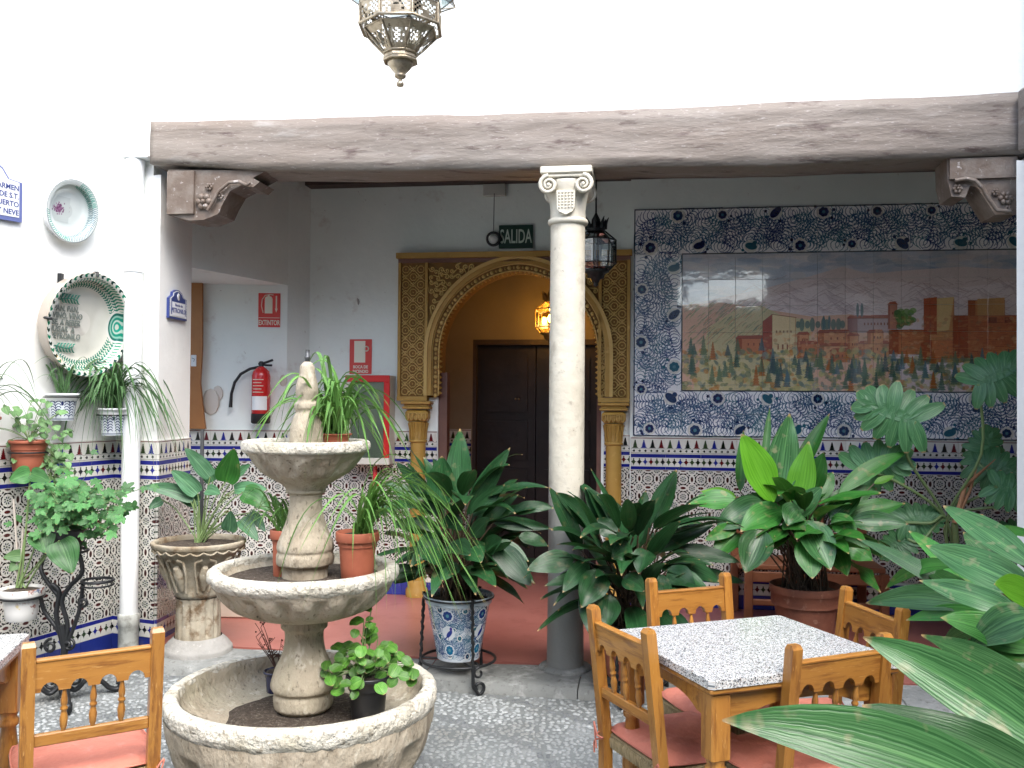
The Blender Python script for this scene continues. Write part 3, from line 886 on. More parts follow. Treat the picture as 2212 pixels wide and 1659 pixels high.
# ------------------------------------------------------------------ building lines (plan)
def fr(p0, p1):
    p0 = Vector((p0[0], p0[1], 0)); p1 = Vector((p1[0], p1[1], 0))
    d = (p1 - p0).normalized()
    n = Vector((-d.y, d.x, 0))      # to the left of d
    return p0, d, n, (p1 - p0).length

D_B = Vector((.990, -.139, 0)).normalized(); N_B = Vector((.139, .990, 0)).normalized(); O_B = Vector((-1.565, 7.0, 0))
D_F = Vector((.987, -.161, 0)).normalized(); N_F = Vector((.161, .987, 0)).normalized(); O_F = Vector((.307, 5.08, 0))
def B(u, w, z): return O_B + D_B * u + N_B * w + Vector((0, 0, z))
def F(u, w, z): return O_F + D_F * u + N_F * w + Vector((0, 0, z))
def uB(disp_u, w=0):                 # where a sight line meets the back wall
    p = hit(disp_u, 700, O_B + N_B * w, N_B); return (p - O_B).dot(D_B)
def zB(u_, v_, w=0): return hit(u_, v_, O_B + N_B * w, N_B).z
GF = .07                             # gallery floor level
DADO = 1.287
L0 = Vector((-2.73, 4.92, 0)); DL = Vector((.378, .926, 0)).normalized(); NL = Vector((.926, -.378, 0)).normalized()
def onL(u, v, out=0.0): return hit(u, v, L0 + NL * out, NL)

def wall_slab(mb, p0, p1, z0, z1, t=.25, out=1):
    """vertical slab whose visible face runs p0->p1, thickness going to the left (out=1) or right"""
    o, d, n, L = fr(p0, p1)
    n = n * out
    q = [o, o + d * L, o + d * L + n * t, o + n * t]
    vs = [(*p.xy, z0) for p in q] + [(*p.xy, z1) for p in q]
    mb.add(vs, [(3, 2, 1, 0), (4, 5, 6, 7), (0, 1, 5, 4), (1, 2, 6, 5), (2, 3, 7, 6), (3, 0, 4, 7)])

# tiles --------------------------------------------------------------
_tm = {}
def tile_mesh(mat, w, h, uv=(0, 0, 1, 1), t=.012):
    key = (mat.name, round(w, 3), round(h, 3), uv)
    if key in _tm: return _tm[key]
    g = .0006; b = .0013
    x0, x1, z0, z1 = g, w - g, g, h - g
    mb = MB()
    vs = [(x0, t, z0), (x1, t, z0), (x1, t, z1), (x0, t, z1), (x0, b, z0), (x1, b, z0), (x1, b, z1), (x0, b, z1),
          (x0 + b, 0, z0 + b), (x1 - b, 0, z0 + b), (x1 - b, 0, z1 - b), (x0 + b, 0, z1 - b)]
    fs = [(8, 9, 10, 11), (4, 5, 9, 8), (5, 6, 10, 9), (6, 7, 11, 10), (7, 4, 8, 11), (0, 1, 5, 4), (1, 2, 6, 5), (2, 3, 7, 6), (3, 0, 4, 7)]
    U = lambda p: (uv[0] + (uv[2] - uv[0]) * p[0] / w, uv[1] + (uv[3] - uv[1]) * p[2] / h)
    mb.add(vs, fs, [[U(vs[i]) for i in f] for f in fs])
    _tm[key] = mb.mesh('tile', mat)
    return _tm[key]

rt = random.Random(4)
def dado(parent, p0, p1, z0, from_left=True, proud=.012, top=DADO, sk=0):
    """tiles along p0->p1 (seen with p0 on the left); outer faces lie 'proud' in front of the line"""
    o, d, n, L = fr(p0, p1)
    ang = math.atan2(d.y, d.x)
    T = .25
    rows = []
    z = top
    rows.append((m_tree, .12, z - .12, 1)); rows.append((m_diam, .12, z - .24, 1))
    z -= .24
    lo = z0 + .10
    rows.append((m_diaml, .11, lo, 1)); rows.append((m_blue, .10, z0, 1))
    lo += .11
    while z - lo > .02:
        h = min(T, z - lo); rows.append((m_field, h, z - h, 0)); z -= h
    x = -sk
    P0 = parent.matrix_basis.translation
    while x < L - .01:
        xa, xb = max(x, 0), min(x + T, L)
        w = xb - xa
        if w > .008:
            u0, u1 = (xa - x) / T, (xb - x) / T
            for (m, h, zz, full) in rows:
                if full: uv = (round(u0, 3), 0, round(u1, 3), 1)
                else: uv = (round(u0 * 2, 3), round(2 - h / T * 2, 3), round(u1 * 2, 3), 2)
                me = tile_mesh(m, w, h, uv)
                q = o + d * xa - n * proud + Vector((0, 0, zz)) - P0
                q += -n * rt.uniform(-.0006, .0006)
                inst(me, 'tile', parent, q, (0, rt.uniform(-.001, .001), ang))
        x += T

# ================================================================== STRUCTURE
# ground
g = MB(); N_G = 60
vs = []; fs = []
for j in range(2):
    for i in range(2): vs.append(((-30, 30)[i], (-30, 30)[j], 0))
g.add(vs, [(0, 1, 3, 2)])
tag(g.build('ground', mortar), kind='structure')

# pebble paving of the courtyard: real stones, sunk in the mortar
def pebbles():
    rnd = random.Random(12)
    base = []
    n = 6
    prof = [(1.0, .0), (.86, .55), (.45, .92)]
    V = []; Fc = []
    cnt = 0
    cx, cy = -.80, 3.5
    groups = {0: ([], []), 1: ([], []), 2: ([], [])}
    x = -4.6
    step = .030
    while x < 2.9:
        y = 1.2
        while y < 5.6:
            px, py = x + rnd.uniform(-.4, .4) * step, y + rnd.uniform(-.4, .4) * step
            y += step
            if (Vector((px, py, 0)) - O_F).dot(N_F) > -.335 - .012: continue
            if (Vector((px, py, 0)) - L0).dot(NL) < .03: continue
            r = math.hypot(px - cx, py - cy)
            if r < .30: continue
            if abs(px) > .62 * py + .5: continue
            k = 0
            ring = abs(((r + .02 * math.sin(9 * math.atan2(py - cy, px - cx))) % .42) - .21)
            if .55 < r < 1.9 and ring < .028: k = 2
            else:
                nz = noise.noise(Vector((px * .9, py * .9, 3)))
                k = 1 if nz + rnd.uniform(-.35, .35) > .02 else 0
            a = rnd.uniform(0, PI); sx, sy = step * rnd.uniform(.40, .56), step * rnd.uniform(.28, .40)
            h = rnd.uniform(.004, .009)
            V, Fc = groups[k]
            b = len(V); ca, sa = math.cos(a), math.sin(a)
            for (pr, pz) in prof:
                for q in range(n):
                    t = 2 * PI * q / n
                    ux, uy = pr * sx * math.cos(t), pr * sy * math.sin(t)
                    V.append((px + ux * ca - uy * sa, py + ux * sa + uy * ca, pz * h - .001))
            for m in range(2):
                for q in range(n):
                    Fc.append((b + m * n + q, b + m * n + (q + 1) % n, b + (m + 1) * n + (q + 1) % n, b + (m + 1) * n + q))
            Fc.append(tuple(b + 2 * n + q for q in range(n)))
        x += step
    cols = [((.18, .195, .195), (.25, .265, .265), 'grey'), ((.27, .29, .29), (.35, .37, .37), 'pale'), ((.10, .11, .115), (.155, .165, .17), 'dark')]
    for k, (V, Fc) in groups.items():
        m = M_(cols[k][2] + '_pebble', cols[k][0], .6, layers=[(11, .4, .65, cols[k][1]), (2.2, .52, .66, (.17, .175, .165))], space='World')
        mb = MB(); mb.v = V; mb.f = Fc; mb.uv = [None] * len(Fc); mb.sm = [True] * len(Fc)
        o = mb.build('pebble_paving', m); tag(o, kind='stuff')
pebbles()

# gallery floor and kerb
g = MB()
q = [F(-2.42, .03, 0), F(4.2, .02, 0), F(4.2, 4.2, 0), F(-3.2, 4.2, 0), F(-3.2, .9, 0)]
g.prism([(p.x, p.y) for p in q], Matrix.Translation((0, 0, -.02)), GF + .02)
tag(g.build('gallery_floor', red_floor), kind='structure')
kerb = thing('kerb', 'long worn grey stone kerb between the pebble courtyard and the red gallery floor', 'kerb', F(0, -.16, 0))
us = [-2.36, -1.62, -.74, .10, .95, 1.72, 2.75]
rk = random.Random(2)
for a, b in zip(us, us[1:]):
    mb = MB(); nx, ny = 14, 5
    a2, b2 = a + .003, b - .003
    vs = []; fs = []
    for j in range(ny + 1):
        for i in range(nx + 1):
            u_ = a2 + (b2 - a2) * i / nx; w_ = -.335 + .345 * j / ny
            p = F(u_, w_, 0)
            z = .064 + .010 * noise.noise(Vector((p.x * 4, p.y * 4, 1))) - (.012 if j == 0 else 0)
            if j == 0: p += N_F * (.012 * noise.noise(Vector((p.x * 6, 0, 5))) - .005)
            vs.append((p.x, p.y, min(z, GF - .003)))
    for j in range(ny):
        for i in range(nx):
            k = j * (nx + 1) + i
            fs.append((k, k + 1, k + nx + 2, k + nx + 1))
    b0 = len(vs)
    for i in range(nx + 1): vs.append((vs[i][0] - N_F.x * .006, vs[i][1] - N_F.y * .006, -.01))
    for i in range(nx): fs.append((b0 + i, b0 + i + 1, i + 1, i))
    mb.add(vs, fs, smooth=True)
    mb.build('kerb_stone', kerb_m, kerb)

# left courtyard wall
HW = 5.4
LW = thing('courtyard_wall', 'tall white wall on the left with tiled dado behind the hanging plates and flower pots', 'wall', L0 - NL * .1)
mb = MB(); wall_slab(mb, L0 - DL * 9.8, L0 + DL * .80, -.1, HW, .3)
mb.build('plaster_face', plaster, LW)
dado(LW, L0 - DL * 1.25, L0 + DL * .76, 0, proud=.014)

# corner pier
A0 = Vector((-2.143, 5.50)); B0 = Vector((-2.108, 5.95)); AL = Vector((-2.44, 5.61))
PR = thing('corner_pier', 'white corner pier with tiled foot, carrying the left end of the beam', 'pier', (A0.x, A0.y, 0))
mb = MB()
def poly_prism(mb, pts, z0, z1):
    mb.prism([(p[0], p[1]) for p in pts], Matrix.Translation((0, 0, z0)), z1 - z0)
poly_prism(mb, [A0, B0, (-2.36, 6.0), (-2.62, 5.72), AL], -.05, 2.90)
poly_prism(mb, [(-2.20, 5.53), (-2.20, 5.9), (-2.62, 5.74), (-2.44, 5.612)], 2.899, HW)
mb.build('plaster_face', plaster, PR)
dado(PR, AL, A0, 0, proud=.012, sk=.06)
dado(PR, A0 + Vector((0, .0)), B0, 0, proud=.012)

# side wall, recess, back wall
C0 = Vector((-1.70, 6.85)); D0 = Vector((-1.565, 7.0))
SW = thing('gallery_side_wall', 'white side wall with the sloping lintel over a side passage, red EXTINTOR sign on it', 'wall', (C0.x, C0.y, 0))
mb = MB()
wall_slab(mb, B0, C0, 2.40, 3.3, .9)            # wall above the side passage
wall_slab(mb, C0, D0, 0, 3.3, .3)
wall_slab(mb, (-3.4, 6.74), C0, 0, 2.42, .3)     # end wall of the side passage
wall_slab(mb, (-3.4, 5.9), (-3.4, 6.9), 0, 2.6, .1)
mb.build('plaster_face', plaster_in, SW)
dado(SW, (-3.0, 6.767), C0, GF, proud=.012, top=1.31)
dado(SW, C0, D0, GF, proud=.012, top=1.31, sk=.1)
mb = MB()
xs = [at(405, 760, 6.72), at(433, 760, 6.72)]
zt, zb = 2.40, 1.315
pts = [(xs[0].x - .2, zb), (xs[1].x + .035, zb), (xs[1].x + .012, zb + .16), (xs[1].x - .008, zb + .34), (xs[1].x + .002, zb + .6), (xs[1].x - .004, zt), (xs[0].x - .2, zt)]
mb.prism(pts, Matrix.Translation((0, 6.775, 0)) @ Matrix.Rotation(PI / 2, 4, 'X'), .03)
o = mb.build('door_jamb', orange_m); tag(o, 'orange brown painted door jamb beside the corner pier', 'door jamb')
mb = MB(); p = at(416, 779, 6.73); mb.box((p.x + .004, 6.742, p.z), (.040, .006, .085), bev=.003)
o = mb.build('door_sticker', white_label); tag(o, 'small white sticker with a dark symbol on the orange door jamb', 'sticker')
t2 = MB(); t2.tube([(p.x - .008, 6.736, p.z + .02), (p.x + .012, 6.736, p.z + .012), (p.x + .006, 6.736, p.z - .008)], .002, 4); t2.build('symbol', dark_ink, o)
mb = MB(); mb.box((-1.92, 6.43, GF + .065), (.52, .62, .13), rz=-.05, bev=.01)
o = mb.build('marble_step', cream_m); tag(o, 'low cream marble step at the foot of the side passage', 'step')

U_A0, U_A1 = uB(861, -.05), uB(1361, -.05)      # arch panel
U_O0, U_O1 = uB(948), uB(1300)                   # opening
BW = thing('gallery_back_wall', 'white back wall of the gallery around the arch, with tiled foot', 'wall', tuple(B(1.0, .15, 0)))
mb = MB()
wall_slab(mb, B(-.02, 0, 0), B(U_O0, 0, 0), 0, 1.56, .3)
wall_slab(mb, B(-.02, 0, 0), B(U_A0 + .02, 0, 0), 1.56, 3.3, .3)
wall_slab(mb, B(U_A0 + .02, 0, 0), B(U_A1 + .1, 0, 0), 2.60, 3.3, .3)
wall_slab(mb, B(U_O1, 0, 0), B(U_A1 + .1, 0, 0), 0, 1.56, .3)
wall_slab(mb, B(uB(1362) - .0, -.04, 0), B(6.2, -.04, 0), 0, 3.3, .3)
wall_slab(mb, B(6.0, 0, 0), B(6.0, -2.4, 0), 0, 3.3, .3)
mb.build('plaster_face', plaster_in, BW)
mb = MB(); mb.box(tuple(B(0, 0, 0)), (0.001, .001, .001)) if False else None
dado(BW, D0, B(U_O0 - .005, 0, 0), GF, proud=.012, top=1.31)
dado(BW, B(U_O1 + .02, 0, 0), B(U_A1 + .02, 0, 0), GF, proud=.012, top=1.30)
dado(BW, B(uB(1364, -.05), -.04, 0), B(5.4, -.04, 0), GF, proud=.012)
# stains on the plaster
for (uu, vv, ln) in ((774, 652, .05), (772, 648, .03)):
    p = hit(uu, vv, O_B - N_B * .002, N_B)
    mb = MB(); mb.ball(p, ln / 2, 7, 4, (.35, .06, 1)); o = mb.build('wall_chip', M_('chip', (.38, .36, .33), .9), BW)

# ceiling of the gallery, wall plate
mb = MB()
q = [F(-2.3, .05, 0), F(4.4, .05, 0), F(4.4, 3.6, 0), F(-3.4, 3.6, 0)]
vs = [(p.x, p.y, 3.30) for p in q] + [(p.x, p.y, 3.45) for p in q]
mb.add(vs, [(3, 2, 1, 0), (4, 5, 6, 7), (0, 1, 5, 4), (1, 2, 6, 5), (2, 3, 7, 6), (3, 0, 4, 7)])
tag(mb.build('gallery_ceiling', dark_wood), kind='structure')
mb = MB()
wall_slab(mb, B(.0, -.13, 0), B(6.2, -.13, 0), 3.165, 3.30, .128)
o = mb.build('wall_plate', dark_wood); tag(o, 'dark brown wooden wall plate along the top of the gallery back wall', 'beam')

# upper wall
mb = MB()
a = F(-2.56, .02, 0); b = F(2.60, .02, 0)
wall_slab(mb, a, b, 3.06, HW, .2)
o = mb.build('upper_wall', plaster); tag(o, 'blank white upper wall resting on the long old beam', 'wall')

# other sides of the courtyard
RW = thing('right_pier', 'white pier at the right edge, under the right end of the beam', 'pier', (2.8, 4.7, 0))
mb = MB(); poly_prism(mb, [(2.545, 4.58), (3.0, 4.55), (3.0, 5.0), (2.80, 4.98)], -.05, 2.78)
poly_prism(mb, [(2.665, 4.58), (3.0, 4.55), (3.0, 5.0), (2.80, 4.98)], 2.779, HW)
mb.build('plaster_face', plaster, RW)
mb = MB(); wall_slab(mb, (2.99, 4.72), (5.6, 4.3), -.05, HW, .2); wall_slab(mb, (5.5, 4.3), (5.5, 8), -.05, 3.4, .2, -1); mb.build('added_return_wall', plaster_in, RW)  # unseen walls, added to keep open sky out of the mural's reflection
mb = MB(); wall_slab(mb, (2.98, 4.56), (3.6, -4.0), -.1, HW, .3)
o = mb.build('right_courtyard_wall', M_('shade_dark_right_plaster', (.26, .255, .24), .9)); tag(o, 'courtyard wall darkened like a shaded gallery, running back on the right, outside the picture', 'wall')  # dark colour stands in for the shade of a side gallery
RB = MB()
pp = [Vector((2.70, 4.66, 2.99)), Vector((2.90, 2.0, 2.99))]
RB.box((0, 0, 0), (.24, 2.66, .33), M=Matrix.Translation((2.79, 3.31, 2.99)) @ Matrix.Rotation(.074, 4, 'Z'), bev=.015)
o = RB.build('side_beam', beam_m); tag(o, 'end of the brown painted side beam at the top right corner', 'beam')

# opposite wall with a bright window opening whose sky mirrors in the glazed mural
def mirror_to(u_, v_, ywall):
    o = Vector((0, 0, EYE)); p = hit(u_, v_, O_B - N_B * .052, N_B)
    d = (p - o).normalized(); n = N_B
    r = d - n * (2 * d.dot(n))
    return p + r * ((ywall - p.y) / r.y)
W0, W1 = mirror_to(1470, 655, -4.0), mirror_to(1652, 590, -4.0)
wx0, wx1 = sorted((W0.x, W1.x)); wz0, wz1 = sorted((W0.z, W1.z))
mb = MB()
wall_slab(mb, (3.7, -4), (wx1, -4), -.1, HW, .3)
wall_slab(mb, (wx0, -4), (-6.6, -4), -.1, HW, .3)
wall_slab(mb, (wx1, -4), (wx0, -4), -.1, wz0, .3)
wall_slab(mb, (wx1, -4), (wx0, -4), wz1, HW, .3)
o = mb.build('opposite_wall', M_('shade_dark_opposite_plaster', (.20, .20, .19), .9)); tag(o, 'courtyard wall darkened like a shaded gallery, with a window opening, behind the photographer', 'wall')  # gallery shade put into the wall colour, dims its reflection in the mural

# the long beam
def long_beam():
    X = [-2.175, -1.48, -.60, .31, 1.45, 2.665]
    bot = [2.945, 2.885, 2.855, 2.84, 2.815, 2.835]
    top = [3.205, 3.19, 3.172, 3.155, 3.152, 3.155]
    n = 150; m = 28
    V = []; Fc = []
    for i in range(n + 1):
        x = X[0] + (X[-1] - X[0]) * i / n
        zb = np.interp(x, X, bot); zt = np.interp(x, X, top)
        u_ = (x - .307) / .987
        hw, hh = .15, (zt - zb) / 2
        for k in range(m):
            a = 2 * PI * k / m + PI / 4
            c, s = math.cos(a), math.sin(a)
            e = 1 / max(abs(c), abs(s))
            e = e * .93 + .07
            yy, zz = hw * c * e, hh * s * e
            p = F(u_, .09 + yy, (zb + zt) / 2 + zz)
            nn = noise.noise(Vector((x * 1.6, yy * 6, zz * 6))) * .010 + noise.noise(Vector((x * 5, yy * 14, zz * 16 + 9))) * .004
            nn += -.020 * max(0, noise.noise(Vector((x * 2.2 + zz * 6, zz * 26, 4))) - .12)
            p += (N_F * c + Vector((0, 0, s))) * nn
            V.append(p)
    for i in range(n):
        for k in range(m):
            j = (k + 1) % m
            Fc.append((i * m + k, (i + 1) * m + k, (i + 1) * m + j, i * m + j))
    Fc.append(tuple(range(m))); Fc.append(tuple(n * m + k for k in range(m))[::-1])
    mb = MB(); mb.add(V, Fc, smooth=True)
    o = mb.build('long_beam', beam_m)
    tag(o, 'long cracked grey brown wooden beam spanning the whole gallery front above the marble column', 'beam')
long_beam()

# carved corbels
def corbel(pts, block, name_label, roses, curve, flip):
    """pts: outline in display coordinates; built as a thick prism in the facade plane"""
    def pf(u_, v_):
        p = hit(u_, v_, O_F - N_F * .03, N_F)
        return ((p - O_F).dot(D_F), p.z)
    poly = [pf(*p) for p in pts]
    root = thing('carved_corbel', name_label, 'corbel', tuple(F(poly[0][0], .08, poly[0][1])))
    Mx = Matrix(((D_F.x, 0, N_F.x, O_F.x), (D_F.y, 0, N_F.y, O_F.y), (0, 1, 0, 0), (0, 0, 0, 1)))
    def off(w): return Mx @ Matrix.Translation((0, 0, w))
    mb = MB(); mb.prism(poly, off(-.025), .21); mb.build('bracket', corbel_m, root)
    b = [pf(*p) for p in block]
    mb = MB(); mb.prism([(b[0][0], b[0][1]), (b[1][0], b[0][1]), (b[1][0], b[1][1]), (b[0][0], b[1][1])], off(-.045), .24); mb.build('block', corbel_m, root)
    mb = MB(); c = [pf(*p) for p in curve]
    for w in (-.05, .0):
        mb.tube([F(p[0], w, p[1]) for p in c], .011, 6)
    mb.build('scroll', corbel_m, root)
    for (ru, rv, r) in roses:
        q = pf(ru, rv); mb = MB()
        for k in range(6):
            a = k * PI / 3
            mb.ball(F(q[0] + r * .62 * math.cos(a), -.035, q[1] + r * .62 * math.sin(a)), r * .42, 7, 4, (1, .7, 1))
        mb.ball(F(q[0], -.045, q[1]), r * .3, 7, 4)
        mb.build('rosette', corbel_m, root)
    return root
corbel([(362, 366), (362, 464), (408, 476), (440, 474), (470, 462), (480, 440), (496, 412), (520, 400), (546, 404), (560, 392), (545, 384), (574, 368)],
       [(364, 372), (420, 462)], 'carved wooden corbel with a rosette on the white corner pier, left end of the beam',
       [(441, 436, .052), (452, 404, .024), (476, 424, .022)],
       [(452, 456), (462, 440), (476, 414), (498, 396), (520, 394), (536, 402), (544, 396)], 1)
corbel([(2196, 338), (2196, 462), (2150, 464), (2128, 430), (2112, 404), (2096, 400), (2086, 426), (2056, 424), (2048, 390), (2046, 342)],
       [(2050, 344), (2196, 384)], 'carved wooden corbel hanging dark at the right end of the beam',
       [(2172, 428, .036), (2150, 416, .02), (2068, 408, .026), (2178, 452, .02)],
       [(2060, 392), (2084, 388), (2104, 392), (2120, 408), (2132, 430), (2150, 456), (2180, 458)], -1)

# ------------------------------------------------------------------ marble column
def column():
    cz = O_F + D_F * 0
    c = Vector((O_F.x, O_F.y, 0))
    root = thing('marble_column', 'white marble column with scrolled capital, standing on the kerb in the middle', 'column', (c.x, c.y, .06))
    lean = Matrix.Translation(c)
    mb = MB(); mb.lathe([(.103, .07), (.101, .3), (.099, .6), (.0985, .9), (.0985, 1.2), (.099, 1.6), (.0985, 2.0), (.0965, 2.535)], n=40, M=lean, wob=lambda a, z: 1 + .006 * noise.noise(Vector((math.cos(a) * 2, math.sin(a) * 2, z * 3)))); mb.build('shaft', shaft_m, root)
    mb = MB(); mb.lathe([(.145, .050), (.150, .066), (.135, .080), (.10, .083)], n=36, M=lean, wob=lambda a, z: 1 + .05 * noise.noise(Vector((math.cos(a) * 2, math.sin(a) * 2, z)))); mb.build('base', kerb_m, root)
    rz = -math.atan2(.161, .987)
    K = Matrix.Translation(c) @ Matrix.Rotation(rz, 4, 'Z')
    mb = MB(); mb.lathe([(.097, 2.525), (.108, 2.53), (.114, 2.542), (.110, 2.556), (.100, 2.562)], n=40, M=K); mb.build('necking', marble, root)
    mb = MB(); mb.lathe([(.100, 2.555), (.098, 2.60), (.104, 2.66), (.118, 2.715), (.128, 2.745), (.125, 2.765)], n=32, M=K)
    mb.build('bell', marble, root)
    mb = MB(); mb.box((0, 0, 0), (.285, .27, .040), M=K @ Matrix.Translation((0, 0, 2.812)), bev=.006)
    mb.box((0, 0, 0), (.265, .25, .022), M=K @ Matrix.Translation((0, 0, 2.782)), bev=.006); mb.build('abacus', marble, root)
    for sx in (-1, 1):
        mb = MB()
        for sy in (-1, 1):
            pts = []
            for k in range(26):
                a = k / 25 * 3.6 * PI
                r = .052 * (1 - k / 25 * .82)
                pts.append(K @ Vector((sx * (.095 - r * math.cos(a + PI / 2)), sy * .130, 2.730 + r * math.sin(a + PI / 2))))
            mb.tube(pts, [.013 - .006 * k / 25 for k in range(26)], 6)
            mb.ball(K @ Vector((sx * .095, sy * .134, 2.730)), .012, 8, 5)
        Mv = K @ Matrix.Translation((sx * .092, -.118, 2.735)) @ Matrix.Rotation(-PI / 2, 4, 'X')
        mb.lathe([(.046, 0), (.040, .04), (.030, .118), (.040, .196), (.046, .236)], n=20, M=Mv)
        mb.build('volute', marble, root)
    mb = MB()
    mb.prism([(-.052, 2.70), (.052, 2.70), (.048, 2.60), (.036, 2.582), (0, 2.565), (-.036, 2.582), (-.048, 2.60)], K @ Matrix(((1, 0, 0, 0), (0, 0, 1, -.126), (0, 1, 0, 0), (0, 0, 0, 1))), .03)
    mb.build('carved_panel', marble, root)
    for i in range(6):
        for j in range(5):
            mb = MB(); mb.ball(K @ Vector((-.036 + .018 * j, -.128, 2.605 + .0165 * i)), .0062, 6, 4); mb.build('bead', marble, root)
column()

# ------------------------------------------------------------------ golden plaster arch
def arch():
    w0 = -.055
    z1 = zB(1100, 548, w0); z0 = zB(905, 860, w0)
    uc = (uB(951, w0) + uB(1290, w0)) / 2; hw = (uB(1290, w0) - uB(951, w0)) / 2
    zc = zB(1120, 593, w0) - hw * 1.0
    root = thing('golden_arch', 'golden carved plaster arch with small columns around the dark hall doorway', 'arch', tuple(B(uc, -.05, 0)))
    Mx = Matrix(((D_B.x, 0, N_B.x, O_B.x), (D_B.y, 0, N_B.y, O_B.y), (0, 1, 0, 0), (0, 0, 0, 1)))
    def off(w): return Mx @ Matrix.Translation((0, 0, w))
    def arc(r, n=40, dz=0):
        pts = []
        for k in range(n + 1):
            a = PI * k / n
            pts.append((uc + r * math.cos(a), zc + dz + r * math.sin(a) * (1 + .035 * (1 - abs(math.cos(a))))))
        return pts          # from right to left
    band = .062
    rO = hw + band; rF = rO + .05
    z0a = z0 + .02
    # panel with opening
    a = arc(rF)
    poly = [(U_A0, z0), (U_A0, z1), (U_A1, z1), (U_A1, z0), (uc + rF, z0)] + a + [(uc - rF, z0)]
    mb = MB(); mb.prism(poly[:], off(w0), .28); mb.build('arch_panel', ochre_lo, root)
    # archivolts
    def ringband(r0, r1, w, d, mat, name):
        i, o_ = arc(r0), arc(r1)
        pl = [(uc + r0, z0a)] + i + [(uc - r0, z0a), (uc - r1, z0a)] + o_[::-1] + [(uc + r1, z0a)]
        # split in quads to keep the ring clean
        mb = MB()
        I = [(uc + r0, z0a)] + i + [(uc - r0, z0a)]; O = [(uc + r1, z0a)] + o_ + [(uc - r1, z0a)]
        n = len(I); vs = []
        for (p, q) in zip(I, O):
            for ww in (w, w + d):
                vs.append(off(ww) @ Vector((p[0], p[1], 0))); vs.append(off(ww) @ Vector((q[0], q[1], 0)))
        fs = []
        for k in range(n - 1):
            a_, b_ = 4 * k, 4 * (k + 1)
            fs += [(a_, a_ + 1, b_ + 1, b_), (a_ + 2, b_ + 2, b_ + 3, a_ + 3), (a_, b_, b_ + 2, a_ + 2), (a_ + 1, a_ + 3, b_ + 3, b_ + 1)]
        fs += [(0, 2, 3, 1), (4 * n - 4, 4 * n - 3, 4 * n - 1, 4 * n - 2)]
        mb.add(vs, fs); return mb.build(name, mat, root)
    ringband(rO, rF, w0 - .02, .06, ochre, 'archivolt')
    ringband(rO + .03, rF + .006, w0 - .03, .03, ochre_hi, 'archivolt_rib')
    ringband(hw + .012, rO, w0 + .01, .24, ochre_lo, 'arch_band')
    # beaded relief on the band, pointed cusps on the inner edge
    mb = MB(); nB = 58
    full = [(uc + hw + .034, z0a + (zc - z0a) * k / 9) for k in range(9)] + arc(hw + .034, nB) + [(uc - hw - .034, zc - (zc - z0a) * (k + 1) / 9) for k in range(9)]
    for k, p in enumerate(full):
        if k % 2 == 0: mb.ball(B(p[0], w0 + .008, p[1]), .016, 6, 4, (1, .5, 1))
        else:
            mb.ball(B(p[0] , w0 + .008, p[1] ), .010, 5, 3)
    for r_, rad in ((hw + .060, .0065), (hw + .010, .006)):
        ln = [(uc + r_, z0a)] + arc(r_, 60) + [(uc - r_, z0a)]
        mb.tube([B(p[0], w0 + .004, p[1]) for p in ln], rad, 5)
    o = mb.build('beaded_relief', ochre_hi, root); o['kind'] = 'stuff'
    cm = MB(); cm.lathe([(.016, 0), (.013, .008), (.004, .022), (.0001, .026)], n=6)
    cme = cm.mesh('cusp', ochre)
    P0 = root.matrix_basis.translation
    nn = 54
    line = [(uc + hw, z0a + (zc - z0a) * (k + .5) / 8, 0) for k in range(8)] + [(uc + hw * math.cos(PI * (k + .5) / nn), zc + hw * math.sin(PI * (k + .5) / nn) * (1 + .035 * (1 - abs(math.cos(PI * (k + .5) / nn)))), PI * (k + .5) / nn) for k in range(nn)] + [(uc - hw, z0a + (zc - z0a) * (k + .5) / 8, PI) for k in range(8)]
    for (uu, zz, a_) in line:
        for ww in (w0 + .03, ):
            q = B(uu + .012 * math.cos(a_), ww, zz + .012 * math.sin(a_)) - P0
            Rm = Matrix.Rotation(math.atan2(D_B.y, D_B.x), 4, 'Z') @ Matrix.Rotation(-a_, 4, 'Y') @ Matrix.Rotation(-PI / 2, 4, 'Y')
            inst(cme, 'cusp', root, q, Rm.to_euler())
    # frames
    def bar(u0, u1, za, zb_, w, d, mat, name):
        mb = MB(); mb.prism([(u0, za), (u1, za), (u1, zb_), (u0, zb_)], off(w), d); return mb.build(name, mat, root)
    SWd = uB(925, w0) - uB(861, w0)
    bar(U_A0 - .012, U_A1 + .012, z1 - .028, z1 + .012, w0 - .045, .06, ochre, 'cornice')
    bar(U_A0, U_A1, z1 - .06, z1 - .030, w0 - .02, .03, brown_jamb, 'cornice_band')
